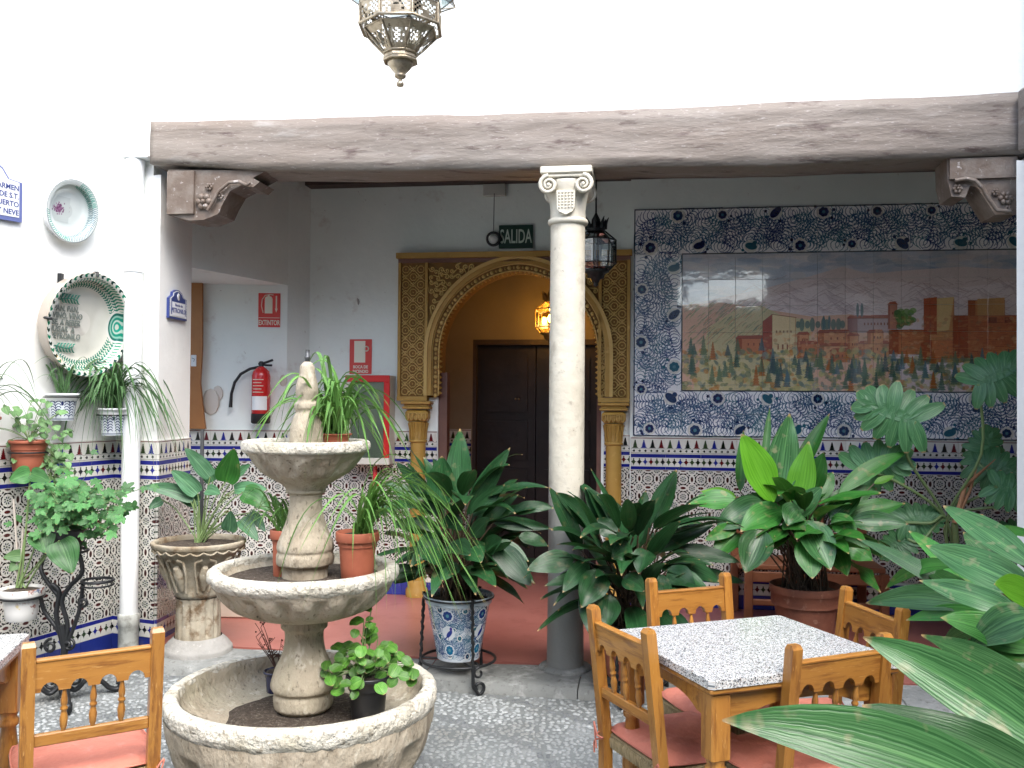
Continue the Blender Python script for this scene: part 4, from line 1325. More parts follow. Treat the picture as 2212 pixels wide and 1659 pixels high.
    for (ua, ub) in ((U_A0, U_A0 + SWd), (U_A1 - SWd, U_A1)):
        bar(ua, ua + .022, z0, z1 - .06, w0 - .02, .03, ochre, 'frame_strip')
        bar(ub - .022, ub, z0, z1 - .06, w0 - .02, .03, ochre, 'frame_strip')
        bar(ua, ub, z0 - .02, z0 + .012, w0 - .028, .10, ochre, 'impost')
        # interlaced lattice
        mb = MB(); A, Bb = ua + .028, ub - .028; wd = Bb - A
        cell = wd / 3; zz = z0 + .02; k = 0
        while zz < z1 - .07 - cell:
            for i in range(3):
                x0 = A + i * cell; cx, cz = x0 + cell / 2, zz + cell / 2
                if (i + k) % 2 == 0:
                    pts = [(cx + cell * .46 * math.cos(t * PI / 4 + .39), cz + cell * .46 * math.sin(t * PI / 4 + .39)) for t in range(9)]
                    mb.tube([B(p[0], w0 - .004, p[1]) for p in pts], .0046, 4)
                    mb.ball(B(cx, w0 - .002, cz), .006, 5, 3)
                else:
                    for (dx, dz) in ((1, 1), (1, -1)):
                        mb.tube([B(cx - dx * cell * .5, w0 - .004, cz - dz * cell * .5), B(cx, w0 - .006, cz), B(cx + dx * cell * .5, w0 - .004, cz + dz * cell * .5)], .0046, 4)
                    mb.tube([B(cx - cell * .5, w0 - .004, cz), B(cx, w0 - .004, cz + cell * .25), B(cx + cell * .5, w0 - .004, cz), B(cx, w0 - .004, cz - cell * .25), B(cx - cell * .5, w0 - .004, cz)], .004, 4)
            zz += cell; k += 1
        o = mb.build('lattice_relief', ochre_hi, root); o['kind'] = 'stuff'
    # spandrels
    rnd = random.Random(21)
    for sg in (-1, 1):
        mb = MB()
        ulo, uhi = (U_A0 + SWd + .006, uc) if sg < 0 else (uc, U_A1 - SWd - .006)
        pts_ = []
        for _ in range(2600):
            uu = rnd.uniform(ulo + .016, uhi - .01); zz = rnd.uniform(z0 + .06, z1 - .085)
            if math.hypot(uu - uc, (zz - zc) / 1.02) < rF + .024 or (zz < zc and abs(uu - uc) < rF + .024): continue
            if any(math.hypot(uu - a_, zz - b_) < .037 for a_, b_ in pts_): continue
            pts_.append((uu, zz))
        for (uu, zz) in pts_:
            a0 = rnd.uniform(0, 6.28); s = rnd.choice([-1, 1]); r = rnd.uniform(.017, .023)
            sp = []
            for k in range(15):
                t = k / 14
                rr = r * (1 - .78 * t)
                sp.append(B(uu + rr * math.cos(a0 + s * t * 8), w0 - .006, zz + rr * math.sin(a0 + s * t * 8)))
            tail = sp[0] + (sp[0] - sp[2]) * 1.6
            mb.tube([tail] + sp, [.003] + [.0068 - .003 * k / 14 for k in range(15)], 5)
            mb.ball(B(uu, w0 - .006, zz), .0065, 5, 3)
        o = mb.build('scrollwork_relief', ochre_hi, root); o['kind'] = 'stuff'
    # small columns
    for k, uu in enumerate((905, 1327)):
        cu = uB(uu, -.03)
        c = B(cu, -.02, 0)
        rz = math.atan2(D_B.y, D_B.x)
        T = Matrix.Translation(c)
        K = T @ Matrix.Rotation(rz, 4, 'Z')
        zi = z0 - .02
        mb = MB(); mb.lathe([(.058, GF + .12), (.058, .8), (.056, zi - .31)], n=24, M=T); sh = mb.build('small_column', ochre, root)
        mb = MB(); mb.lathe([(.085, GF), (.085, GF + .05), (.070, GF + .07), (.072, GF + .09), (.060, GF + .12)], n=24, M=T); mb.build('column_base', ochre, root)
        mb = MB(); mb.lathe([(.056, zi - .315), (.068, zi - .308), (.068, zi - .296), (.058, zi - .290), (.060, zi - .22), (.070, zi - .165), (.074, zi - .155)], n=24, M=T)
        mb.box((0, 0, 0), (.175, .155, .085), M=K @ Matrix.Translation((0, 0, zi - .110)), bev=.02)
        mb.box((0, 0, 0), (.205, .18, .018), M=K @ Matrix.Translation((0, 0, zi - .052)), bev=.004)
        mb.box((0, 0, 0), (.225, .20, .022), M=K @ Matrix.Translation((0, 0, zi - .014)), bev=.004)
        mb.box((0, 0, 0), (.185, .16, .018), M=K @ Matrix.Translation((0, 0, zi - .033)), bev=.004)
        for q in range(16):
            a_ = q * PI / 8
            mb.tube([c + Vector((.062 * math.cos(a_), .062 * math.sin(a_), zi - .288)), c + Vector((.064 * math.cos(a_), .064 * math.sin(a_), zi - .22)), c + Vector((.074 * math.cos(a_), .074 * math.sin(a_), zi - .168))], .006, 4)
        mb.build('column_capital', ochre, root)
        mb = MB()
        for q in range(5):
            for sg in (-1, 1):
                x = -.066 + .033 * q
                mb.tube([K @ Vector((x + sg * .002, -.080, zi - .146)), K @ Vector((x + sg * .012, -.083, zi - .122)), K @ Vector((x + sg * .009, -.085, zi - .092)), K @ Vector((x + sg * .001, -.084, zi - .098))], .0035, 4)
        o = mb.build('leaf_relief', ochre_hi, root); o['kind'] = 'stuff'
    return uc, hw, zc
ARCH = arch()

# ------------------------------------------------------------------ hall behind the arch
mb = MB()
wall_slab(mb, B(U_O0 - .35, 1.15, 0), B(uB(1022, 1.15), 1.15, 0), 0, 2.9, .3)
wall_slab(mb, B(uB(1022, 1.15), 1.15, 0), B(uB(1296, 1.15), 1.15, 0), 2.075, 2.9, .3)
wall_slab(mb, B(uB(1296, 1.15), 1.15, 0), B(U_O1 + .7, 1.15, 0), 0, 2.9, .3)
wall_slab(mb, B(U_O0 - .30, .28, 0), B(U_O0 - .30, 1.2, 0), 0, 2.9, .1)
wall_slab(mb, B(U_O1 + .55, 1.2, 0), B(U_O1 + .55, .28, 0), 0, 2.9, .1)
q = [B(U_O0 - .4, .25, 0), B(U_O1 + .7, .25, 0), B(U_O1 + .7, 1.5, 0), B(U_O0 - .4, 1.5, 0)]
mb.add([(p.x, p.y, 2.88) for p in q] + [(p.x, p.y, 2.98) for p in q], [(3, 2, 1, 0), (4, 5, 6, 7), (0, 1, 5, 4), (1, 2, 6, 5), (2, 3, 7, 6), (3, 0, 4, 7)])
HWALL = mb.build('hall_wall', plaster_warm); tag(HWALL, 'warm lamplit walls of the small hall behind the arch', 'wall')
HD = thing('hall_tiles', 'short stretch of patterned tiles left of the dark hall door', 'tiles', tuple(B(U_O0, 1.1, 0)))
dado(HD, B(U_O0 - .15, 1.15, 0), B(uB(1020, 1.15), 1.15, 0), GF, proud=.012)
for k, (uu0, uu1) in enumerate(((uB(948), uB(966)), (uB(1290), uB(1304)))):
    mb = MB(); wall_slab(mb, B(uu0 - .01 * (k == 0), .02, 0), B(uu1, .02, 0), GF, 1.75 if k == 0 else 1.56, .1)
    o = mb.build('door_post', brown_jamb); tag(o, ('brown painted post inside the left foot of the golden arch', 'brown painted post inside the right foot of the golden arch')[k], 'post')
def hall_door():
    u0, u1 = uB(1024, 1.2), uB(1294, 1.2)
    root = thing('hall_door', 'nearly black panelled double door in the hall behind the arch', 'door', tuple(B((u0 + u1) / 2, 1.2, GF)))
    Mx = Matrix(((D_B.x, 0, N_B.x, O_B.x), (D_B.y, 0, N_B.y, O_B.y), (0, 1, 0, 0), (0, 0, 0, 1)))
    um = (u0 + u1) / 2
    for (a, b) in ((u0 + .01, um - .004), (um + .004, u1 - .01)):
        mb = MB(); mb.prism([(a, GF), (b, GF), (b, 2.03), (a, 2.03)], Mx @ Matrix.Translation((0, 0, 1.24)), .05); leaf = mb.build('door_leaf', door_wood, root)
        for (za, zb_) in ((.18, .52), (.60, .94), (1.02, 1.36), (1.44, 1.92)):
            mb = MB(); mb.prism([(a + .07, za), (b - .07, za), (b - .07, zb_), (a + .07, zb_)], Mx @ Matrix.Translation((0, 0, 1.222)), .02)
            mb.build('door_panel', door_wood, leaf)
    mb = MB(); mb.prism([(u0 - .1, GF), (u1 + .1, GF), (u1 + .1, 2.3), (u0 - .1, 2.3)], Mx @ Matrix.Translation((0, 0, 1.47)), .05); mb.build('light_block_backing', door_wood, root)  # unseen dark sheet, added to block sky light between the door leaves
    mb = MB(); mb.prism([(u0, 2.03), (u1, 2.03), (u1, 2.08), (u0, 2.08)], Mx @ Matrix.Translation((0, 0, 1.155)), .13)
    mb.prism([(u0, GF), (u0 + .03, GF), (u0 + .03, 2.03), (u0, 2.03)], Mx @ Matrix.Translation((0, 0, 1.155)), .13)
    mb.build('door_frame', dark_wood, root)
    for uu in (1114, 1121):
        p = B(uB(uu, 1.2), 1.215, zB(uu, 862, 1.2)); mb = MB(); mb.ball(p, .010, 8, 5); mb.build('door_stud', brass, root)
hall_door()

# ------------------------------------------------------------------ tile mural
def mural():
    u0 = uB(1368, -.055); zt = DADO + .002 + MUR_H
    root = thing('tile_mural', 'large painted tile mural of a hill fortress and mountains in a blue floral border', 'mural', tuple(B(u0 + 1.4, -.05, DADO)))
    ang = math.atan2(D_B.y, D_B.x)
    rows = [.167, .167] + [.189] * 5 + [.044] + [.167, .167]
    cols = [.174, .174]
    x = .348
    while x < MUR_W - .02: cols.append(min(.189, MUR_W - x)); x += .189
    P0 = root.matrix_basis.translation
    z = zt; zz = 0
    rr = random.Random(1)
    for h in rows:
        x = 0
        for w in cols:
            uv = (x / MUR_W, 1 - (zz + h) / MUR_H, (x + w) / MUR_W, 1 - zz / MUR_H)
            me = tile_mesh(m_mural, w, h, tuple(round(q, 5) for q in uv), .010)
            inst(me, 'tile', root, B(u0 + x, -.052, z - h) - P0, (rr.uniform(-.004, .004), rr.uniform(-.0006, .0006), ang + rr.uniform(-.003, .003)))
            x += w
        z -= h; zz += h
mural()

# ------------------------------------------------------------------ text as flat print
def lettering(txt, size, mat, parent, M, name='lettering', align='CENTER', sx=1.0, ext=.0006, bold=0.0):
    cu = bpy.data.curves.new('t', 'FONT')
    cu.body = txt; cu.size = size; cu.align_x = align; cu.align_y = 'CENTER'; cu.extrude = ext; cu.offset = bold
    cu.resolution_u = 3
    ob = bpy.data.objects.new('t', cu)
    me = bpy.data.meshes.new_from_object(ob)
    bpy.data.objects.remove(ob)
    me.materials.clear(); me.materials.append(mat)
    W = M @ Matrix.Diagonal((sx, 1, 1, 1))
    me.transform(W)
    o = bpy.data.objects.new(name, me); COL.objects.link(o); o.parent = parent
    if parent:
        loc = parent.matrix_world_loc if hasattr(parent, 'matrix_world_loc') else None
        off = parent.matrix_basis.translation.copy()
        if parent.parent: off += parent.parent.matrix_basis.translation
        me.transform(Matrix.Translation(-off))
    return o
def frame_at(p, d, n):
    """matrix with x along d, y up, z toward the viewer (minus n)"""
    d = Vector(d).normalized(); n = Vector(n).normalized()
    return Matrix(((d.x, 0, -n.x, p[0]), (d.y, 0, -n.y, p[1]), (d.z, 1, -n.z, p[2]), (0, 0, 0, 1)))

# SALIDA sign
p0 = hit(1078, 487, O_B - N_B * .02, N_B); p1 = hit(1151, 536, O_B - N_B * .02, N_B)
c = (p0 + p1) / 2; sw, sh = (p1 - p0).dot(D_B), p0.z - p1.z
T = frame_at(c, D_B, N_B)
mb = MB(); mb.box((0, 0, 0), (sw, sh, .012), M=T, bev=.002)
o = mb.build('exit_sign', green_sign); tag(o, 'dark green SALIDA exit sign on the wall above the golden arch', 'sign')
lettering('SALIDA', sh * .84, grey_print, o, T @ Matrix.Translation((0, -.003, .0065)), sx=.50, bold=.0018)
# iron ring with cord left of it
p = hit(1066, 516, O_B - N_B * .05, N_B)
K = frame_at(p, D_B, N_B)
mb = MB(); mb.tube([K @ Vector((.048 * math.cos(t * PI / 12), .048 * math.sin(t * PI / 12), 0)) for t in range(25)], .010, 8)
o = mb.build('iron_ring', iron); tag(o, 'dark ring holding a pale disc, hung on a cord left of the SALIDA sign', 'ring')
mb = MB(); mb.lathe([(.001, .006), (.03, .004), (.034, -.004)], n=16, M=K); mb.build('disc', M_('disc_plaster', (.6, .6, .58), .6), o)
mb = MB(); mb.tube([K @ Vector((0, .05, 0)), K @ Vector((.003, .34, -.0))], .003, 5); mb.build('cord', rod_m, o)
p = hit(1068, 411, O_B - N_B * .02, N_B)
mb = MB(); mb.box((0, 0, 0), (.17, .09, .04), M=frame_at(p, D_B, N_B), bev=.004)
o = mb.build('junction_box', M_('old_box_paint', (.5, .5, .46), .6)); tag(o, 'flat pale junction box high on the wall above the SALIDA sign', 'box')

# EXTINTOR sign on the end wall of the passage
Ds = (Vector((C0.x, C0.y, 0)) - Vector((-3.4, 6.74, 0))).normalized(); Ns = Vector((-Ds.y, Ds.x, 0)); Os = Vector((C0.x, C0.y, 0)) - Ns * .004
def onS(u_, v_, out=0): return hit(u_, v_, Os - Ns * out, Ns)
p0, p1 = onS(558.5, 633), onS(605, 707)
c = (p0 + p1) / 2; sw, sh = (p1 - p0).dot(Ds), p0.z - p1.z
T = frame_at(c, Ds, Ns)
mb = MB(); mb.box((0, 0, 0), (sw, sh, .004), M=T, bev=.001)
o = mb.build('extinguisher_sign', red_print); tag(o, 'red EXTINTOR sign with a white extinguisher symbol in the side passage', 'sign')
lettering('EXTINTOR', sh * .205, cream_print, o, T @ Matrix.Translation((0, -sh * .375, .0025)), sx=.62, bold=.0012)
mb = MB(); zf = .0028
mb.box((0, 0, 0), (sw * .96, sh * .014, .001), M=T @ Matrix.Translation((0, -sh * .225, zf)))
pc = [(-.036, -.075), (.036, -.075), (.036, .045), (.028, .062), (.008, .068), (.008, .082), (-.008, .082), (-.008, .068), (-.028, .062), (-.036, .045)]
pc = [(x * sh / .258 * .8 - .005, (y + .048) * sh / .258 * .92 - .0) for x, y in pc]
mb.prism(pc, T @ Matrix.Translation((0, 0, zf - .001)), .0012)
mb.tube([T @ Vector(q) for q in ((.002, .115, zf), (-.03, .112, zf), (-.053, .08, zf), (-.058, .03, zf), (-.045, -.02, zf))], .0035, 4)
mb.tube([T @ Vector(q) for q in ((.03, .115, zf), (.0, .118, zf), (-.01, .108, zf))], .003, 4)
mb.box((0, 0, 0), (.010, .10, .001), M=T @ Matrix.Translation((.052, .058, zf)))
mb.prism([(.042, .012), (.062, .012), (.052, -.018)], T @ Matrix.Translation((0, 0, zf - .001)), .0012)
mb.build('pictogram', cream_print, o)

# hose sign
pA, pB_ = hit(756, 733, O_B, N_B), hit(803, 808, O_B, N_B)
c = (pA + pB_) / 2 - N_B * .004; sw, sh = (pB_ - pA).dot(D_B), pA.z - pB_.z
T = frame_at(c, D_B, N_B)
mb = MB(); mb.box((0, 0, 0), (sw, sh, .004), M=T, bev=.001)
o = mb.build('fire_hose_sign', red_print); tag(o, 'red fire hose sign half hidden by the spider plant on the fountain', 'sign')
lettering('BOCA DE', sh * .12, cream_print, o, T @ Matrix.Translation((0, -sh * .30, .0025)), sx=.86, bold=.001)
lettering('INCENDIO', sh * .12, cream_print, o, T @ Matrix.Translation((0, -sh * .43, .0025)), sx=.80, bold=.001)
mb = MB(); mb.box((0, 0, 0), (sw * .5, sh * .62, .001), M=T @ Matrix.Translation((-sw * .04, sh * .14, .0026)))
mb.tube([T @ Vector((.045 + .018 * math.cos(a), .06 + .018 * math.sin(a), .0026)) for a in [k * PI / 6 for k in range(13)]], .005, 4)
mb.build('pictogram', cream_print, o)

# fire extinguisher
def extinguisher():
    c0 = onS(563, 915, .09); c1 = onS(563, 792, .09)
    h = c1.z - c0.z; r = .068; x, y, z = c0
    root = thing('fire_extinguisher', 'red fire extinguisher with black hose hanging on the passage wall', 'fire extinguisher', (x, y, z))
    T = Matrix.Translation((x, y, z))
    mb = MB(); mb.lathe([(r * .9, h * .17), (r, h * .18), (r, h * .84), (r * .86, h * .92), (r * .5, h * .975), (r * .3, h)], n=24, M=T); mb.build('cylinder_body', red_paint, root)
    mb = MB(); mb.lathe([(r * .86, 0), (r * 1.03, .008), (r * 1.03, h * .175)], n=24, M=T); mb.build('foot_ring', black_rubber, root)
    mb = MB()
    n = 10
    vs = []; 
    for k in range(n + 1):
        a = -PI / 2 - .95 + 1.9 * k / n
        for zz in (h * .24, h * .48): vs.append((x + (r + .001) * math.cos(a), y + (r + .001) * math.sin(a), z + zz))
    mb.add(vs, [(2 * k, 2 * k + 2, 2 * k + 3, 2 * k + 1) for k in range(n)]); mb.build('paper_label', white_label, root)
    mb = MB()
    for k in range(5): 
        zz = h * (.55 + .055 * k)
        mb.tube([(x + (r + .001) * math.cos(a), y + (r + .001) * math.sin(a), z + zz) for a in [-PI / 2 - .7 + .2 * q for q in range(7 - k % 2)]], .003, 4)
    mb.build('print_lines', cream_print, root)
    mb = MB(); mb.lathe([(.018, h * .98), (.018, h + .035), (.01, h + .04)], n=12, M=T)
    mb.tube([(x - .02, y, z + h + .02), (x + .03, y, z + h + .03), (x + .085, y, z + h + .05)], .009, 6, flat=1.4)
    mb.tube([(x - .02, y, z + h + .02), (x + .03, y, z + h + .012), (x + .08, y, z + h + .01)], .008, 6); mb.build('valve', black_rubber, root)
    mb = MB()
    hp = [onS(a, b, .06) for a, b in ((560, 793), (540, 797), (520, 808), (507, 826), (500, 850), (498, 880))]
    mb.tube(hp, [.011] * 5 + [.014], 7); mb.build('hose', black_rubber, root)
    mb = MB(); mb.box((x, y + .055, z + h * .8), (.06, .09, .03)); mb.build('wall_bracket', iron, root)
extinguisher()

# hose cabinet
def cabinet():
    ua, ub = uB(762), uB(856); z0, z1 = zB(850, 1001), zB(850, 812)
    c = B((ua + ub) / 2, -.08, z0)
    root = thing('fire_hose_cabinet', 'red framed fire hose cabinet with glass front behind the fountain', 'cabinet', tuple(c))
    T = frame_at(B((ua + ub) / 2, -.08, (z0 + z1) / 2), D_B, N_B)
    w, h = ub - ua, z1 - z0
    mb = MB(); mb.box((0, 0, 0), (w, h, .15), M=T, bev=.004); mb.build('case', M_('cabinet_enamel', (.62, .60, .52), .4), root)
    for (x, y, a, b) in ((0, h / 2 - .025, w, .05), (0, -h / 2 + .025, w, .05), (-w / 2 + .022, 0, .044, h), (w / 2 - .022, 0, .044, h)):
        mb = MB(); mb.box((0, 0, 0), (a, b - (0.1 if b > .1 else 0), .016), M=T @ Matrix.Translation((x, y, .084)), bev=.003); mb.build('door_rail', red_paint if (x > 0 or y > 0) else bpy.data.materials['cabinet_enamel'], root)
    mb = MB(); mb.box((0, 0, 0), (w - .09, h - .1, .004), M=T @ Matrix.Translation((0, 0, .082))); mb.build('pane', cab_glass, root)
    p = T @ Vector((w / 2 - .13, -h / 2 - .02, .0))
    o = MB(); o.tube([p, p + Vector((0, -.01, -.10)), p + Vector((0, -.01, -.14))], [.016, .016, .03], 8); o.build('valve_pipe', red_paint, root)
cabinet()

# marks on passage wall (missing plaster)
for (a, b, s) in ((455, 868, .10), (470, 850, .06), (612, 822, .045)):
    p = onS(a, b, .001); mb = MB(); mb.ball(p, s, 9, 5, (.7, .03, 1)); mb.build('plaster_patch', M_('bare_patch', (.60, .56, .50), .9), SW)

# downpipe
def downpipe():
    p = at(291, 400, 5.50); q = at(277, 1395, 5.42)
    root = thing('drain_pipe', 'white plastic drain pipe in the corner between the left wall and the pier', 'pipe', (q.x, q.y, 0))
    d = (p - q).normalized()
    def P(z): return q + d * ((z - q.z) / d.z)
    mb = MB(); mb.tube([P(.26), P(1.6), P(2.325)], .052, 20); mb.build('pipe', pvc, root)
    mb = MB(); mb.tube([P(2.33), P(2.92), P(2.985)], [.054, .054, .060], 20); mb.build('upper_pipe', pvc, root)
    mb = MB(); mb.tube([P(2.30), P(2.345)], .0585, 20); mb.build('pipe_collar', pvc, root)
    mb = MB(); mb.tube([P(.0), P(.19), P(.195), P(.255), P(.262)], [.057, .057, .061, .061, .056], 20); mb.build('pipe_foot', pvc_dirty, root)
    mb = MB(); mb.box((0, 0, 0), (.20, .12, .02), M=Matrix.Translation(P(3.0)), bev=.005); mb.build('pipe_head', pvc, root)
downpipe()

# ================================================================== OBJECTS
def sm(prof, k=4):
    """smooth a profile with Catmull-Rom"""
    P = [Vector(p) for p in prof]; out = []
    for i in range(len(P) - 1):
        p0, p1, p2, p3 = P[max(i - 1, 0)], P[i], P[i + 1], P[min(i + 2, len(P) - 1)]
        for j in range(k):
            t = j / k
            q = .5 * ((2 * p1) + (p2 - p0) * t + (2 * p0 - 5 * p1 + 4 * p2 - p3) * t * t + (3 * p1 - p0 - 3 * p2 + p3) * t ** 3)
            out.append((q.x, q.y))
    out.append(tuple(P[-1])); return out
def curve3(pts, k=6):
    P = [Vector(p) for p in pts]; out = []
    for i in range(len(P) - 1):
        p0, p1, p2, p3 = P[max(i - 1, 0)], P[i], P[i + 1], P[min(i + 2, len(P) - 1)]
        for j in range(k):
            t = j / k
            out.append(.5 * ((2 * p1) + (p2 - p0) * t + (2 * p0 - 5 * p1 + 4 * p2 - p3) * t * t + (3 * p1 - p0 - 3 * p2 + p3) * t ** 3))
    out.append(P[-1]); return out

# ------------------------------------------------------------------ fountain
FX, FY = at(656, 1485, 3.5).x, 3.5
def fountain():
    root = thing('stone_fountain', 'three tiered dry stone fountain used as a planter in the middle of the courtyard', 'fountain', (FX, FY, 0))
    C = (FX, FY, 0)
    def rough(amp, f, seed):
        return lambda a, z: 1 + amp * noise.noise(Vector((math.cos(a) * f, math.sin(a) * f, z * f * 2.2 + seed)))
    def dimp(nd, zc, zs, dep, seed, ph=0):
        def f(a, z):
            k = max(0, math.cos(nd * a + ph)) ** .7
            d = max(0, 1 - ((z - zc) / zs) ** 2)
            return (1 - dep * k * d ** .8) * (1 + .010 * noise.noise(Vector((math.cos(a) * 5, math.sin(a) * 5, z * 9 + seed))))
        return f
    # lowest basin
    mb = MB(); mb.lathe(sm([(.455, .452), (.445, .43), (.425, .38), (.36, .34), (.20, .325), (.05, .32)], 5), C, 96, rough(.02, 5, 1)); mb.build('basin_inside', stone, root)
    mb = MB(); mb.lathe(sm([(.500, .385), (.498, .35), (.490, .30), (.465, .22), (.41, .13), (.33, .06), (.27, .02), (.26, 0)], 7), C, 144, dimp(14, .235, .080, .075, 2)); mb.build('basin_body', stone, root)
    mb = MB(); mb.lathe(sm([(.448, .425), (.455, .450), (.475, .456), (.496, .450), (.507, .435), (.508, .405), (.500, .385), (.492, .375)], 4), C, 128, rough(.012, 16, 3)); mb.build('basin_rim', stone_rim, root)
    mb = MB(); mb.lathe([(.30, .328), (.24, .352), (.10, .358), (.02, .36)], C, 40, rough(.12, 5, 8)); mb.build('soil', soil, root)
    mb = MB(); mb.lathe(sm([(.088, .30), (.090, .362), (.108, .372), (.112, .41), (.110, .432), (.121, .445), (.122, .47), (.108, .52), (.084, .57), (.073, .62), (.074, .66), (.088, .675), (.086, .70), (.092, .73)], 4), C, 48, rough(.02, 6, 4)); mb.build('lower_baluster', stone, root)
    # middle bowl
    mb = MB(); mb.lathe(sm([(.310, .895), (.300, .875), (.27, .845), (.18, .815), (.05, .81)], 4), C, 80, rough(.02, 6, 5)); mb.build('middle_bowl_inside', stone, root)
    mb = MB(); mb.lathe([(.297, .864), (.25, .862), (.10, .866), (.02, .866)], C, 40, rough(.05, 6, 8)); mb.build('soil', soil, root)
    mb = MB(); mb.lathe(sm([(.348, .865), (.338, .845), (.312, .80), (.26, .755), (.18, .725), (.105, .712), (.085, .70)], 7), C, 128, dimp(16, .79, .050, .095, 6)); mb.build('middle_bowl', stone, root)
    mb = MB(); mb.lathe(sm([(.305, .880), (.308, .900), (.325, .909), (.346, .905), (.358, .892), (.357, .872), (.348, .858), (.34, .85)], 4), C, 112, rough(.016, 18, 7)); mb.build('middle_bowl_rim', stone_rim, root)
    mb = MB(); mb.lathe(sm([(.088, .80), (.088, .905), (.106, .915), (.109, .945), (.104, .962), (.108, .975), (.104, 1.0), (.084, 1.05), (.068, 1.10), (.061, 1.15), (.063, 1.18), (.075, 1.19), (.072, 1.205), (.078, 1.225)], 4), C, 48, rough(.02, 6, 9)); mb.build('upper_baluster', stone, root)
    # top bowl
    mb = MB(); mb.lathe(sm([(.212, 1.375), (.205, 1.355), (.17, 1.33), (.05, 1.32)], 4), C, 64, rough(.02, 6, 5)); mb.build('top_bowl_inside', stone, root)
    mb = MB(); mb.lathe(sm([(.232, 1.350), (.220, 1.335), (.200, 1.305), (.165, 1.265), (.115, 1.235), (.085, 1.215), (.074, 1.20)], 7), C, 112, dimp(12, 1.29, .040, .10, 11, 1)); mb.build('top_bowl', stone, root)
    mb = MB(); mb.lathe(sm([(.208, 1.362), (.212, 1.382), (.224, 1.389), (.238, 1.384), (.243, 1.368), (.241, 1.352), (.232, 1.345)], 4), C, 96, rough(.014, 16, 12)); mb.build('top_bowl_rim', stone_rim, root)
    mb = MB(); mb.lathe(sm([(.064, 1.32), (.064, 1.40), (.061, 1.44), (.050, 1.475), (.041, 1.497), (.047, 1.512), (.047, 1.528), (.037, 1.54), (.043, 1.57), (.041, 1.60), (.031, 1.64), (.027, 1.672), (.012, 1.69)], 4), C, 36, rough(.02, 9, 14)); mb.build('finial', stone, root)
    mb = MB(); mb.lathe([(.009, 1.68), (.009, 1.70), (.011, 1.702), (.011, 1.71), (.008, 1.712), (.008, 1.735)], C, 10); mb.build('spout', rod_m, root)
fountain()

# ------------------------------------------------------------------ pots
def pot(name, label, cat, c, rt_, rb, h, mat, rim=.10, rimout=.010, n=36, fill=.9, group=None, uv=False, rimmat=None, soilmat=None):
    root = thing(name, label, cat, c, 0, group)
    t = .007
    hr = h * (1 - rim); rr = rb + (rt_ - rimout - rb) * (1 - rim)
    mb = MB()
    if uv: mb.lathe([(rb + (rr - rb) * k / 6, hr * k / 6) for k in range(7)] + [(rt_ - rimout * .3, h)], c, n, uvs=True)
    else: mb.lathe([(rb * .96, 0), (rb, h * .02)] + [(rb + (rr - rb) * k / 3, hr * (.02 + .98 * k / 3)) for k in range(1, 4)], c, n)
    mb.build('pot_body', mat, root)
    mb = MB()
    if uv: mb.lathe([(rt_ - rimout * .3, h - .012), (rt_, h - .008), (rt_, h), (rt_ - t, h + .001), (rt_ - t * 1.5, h - .04)], c, n)
    else: mb.lathe([(rr - .001, hr - .002), (rt_ - .002, hr), (rt_, hr + .004), (rt_, h - .003), (rt_ - .002, h), (rt_ - t, h), (rt_ - t * 1.4, h * .7)], c, n)
    mb.build('pot_rim', rimmat or mat, root)
    mb = MB(); z = h * fill
    mb.lathe([(rt_ - t * 1.3, z), (rt_ * .6, z + .008), (rt_ * .25, z + .012), (.001, z + .01)], c, 20, wob=lambda a, zz: 1 + .02 * math.sin(5 * a)); mb.build('soil', soilmat or soil, root)
    return root

# ------------------------------------------------------------------ leaves
rl = random.Random(77)
def blade(mb, S, T_, width, nrm, arch=.12, prof='lance', fold=.18, ripple=.05, ns=12, droop=0.0, twist=0.0, nx=4, archdir=None, seed=None):
    """one leaf blade from S to T_, with thickness of a real curved surface; nrm = side that faces the viewer"""
    S = Vector(S); T_ = Vector(T_); L = (T_ - S).length
    up = archdir if archdir is not None else Vector((0, 0, 1))
    C = (S + T_) / 2 + up * (arch * L)
    sd = rl.uniform(0, 99) if seed is None else seed
    vs = []; fs = []; uv = []
    nrm = Vector(nrm).normalized()
    for i in range(ns + 1):
        t = i / ns
        p = S * (1 - t) ** 2 + C * (2 * t * (1 - t)) + T_ * t * t
        p = p + Vector((0, 0, -droop * L * t ** 3))
        tg = ((C - S) * (1 - t) + (T_ - C) * t + Vector((0, 0, -1.5 * droop * L * t * t)))
        tg.normalize()
        n_ = nrm - tg * nrm.dot(tg)
        if n_.length < .05: n_ = tg.orthogonal()
        n_.normalize()
        if twist: n_ = Matrix.Rotation(twist * (t - .3), 3, tg) @ n_
        sd_ = tg.cross(n_).normalized()
        if prof == 'lance': w = math.sin(PI * min(1, t ** .78 * 1.0)) ** .80 if 0 < t < 1 else 0
        elif prof == 'strap': w = (1 - t ** 2.2) * (.55 + .45 * min(1, t * 5))
        elif prof == 'heart': w = (math.sin(PI * (t * .93 + .07) ** .62)) ** .75 if t < 1 else 0
        elif prof == 'oval': w = math.sin(PI * (t * .94 + .04)) ** .55
        w = max(w, .03) * width / 2
        for j in range(nx + 1):
            x = -1 + 2 * j / nx
            rp = ripple * width * math.sin(t * 13 + sd + x * 1.7) * abs(x) * .5 + ripple * width * .6 * noise.noise(Vector((t * 3, x * 1.2, sd)))
            vs.append(p + sd_ * (x * w) + n_ * (fold * w * (abs(x) - .5) * (1) + rp))
    for i in range(ns):
        for j in range(nx):
            a = i * (nx + 1) + j
            fs.append((a, a + 1, a + nx + 2, a + nx + 1))
            q = lambda ii, jj: (jj / nx, ii / ns)
            uv.append([q(i, j), q(i, j + 1), q(i + 1, j + 1), q(i + 1, j)])
    mb.add(vs, fs, uv, True)

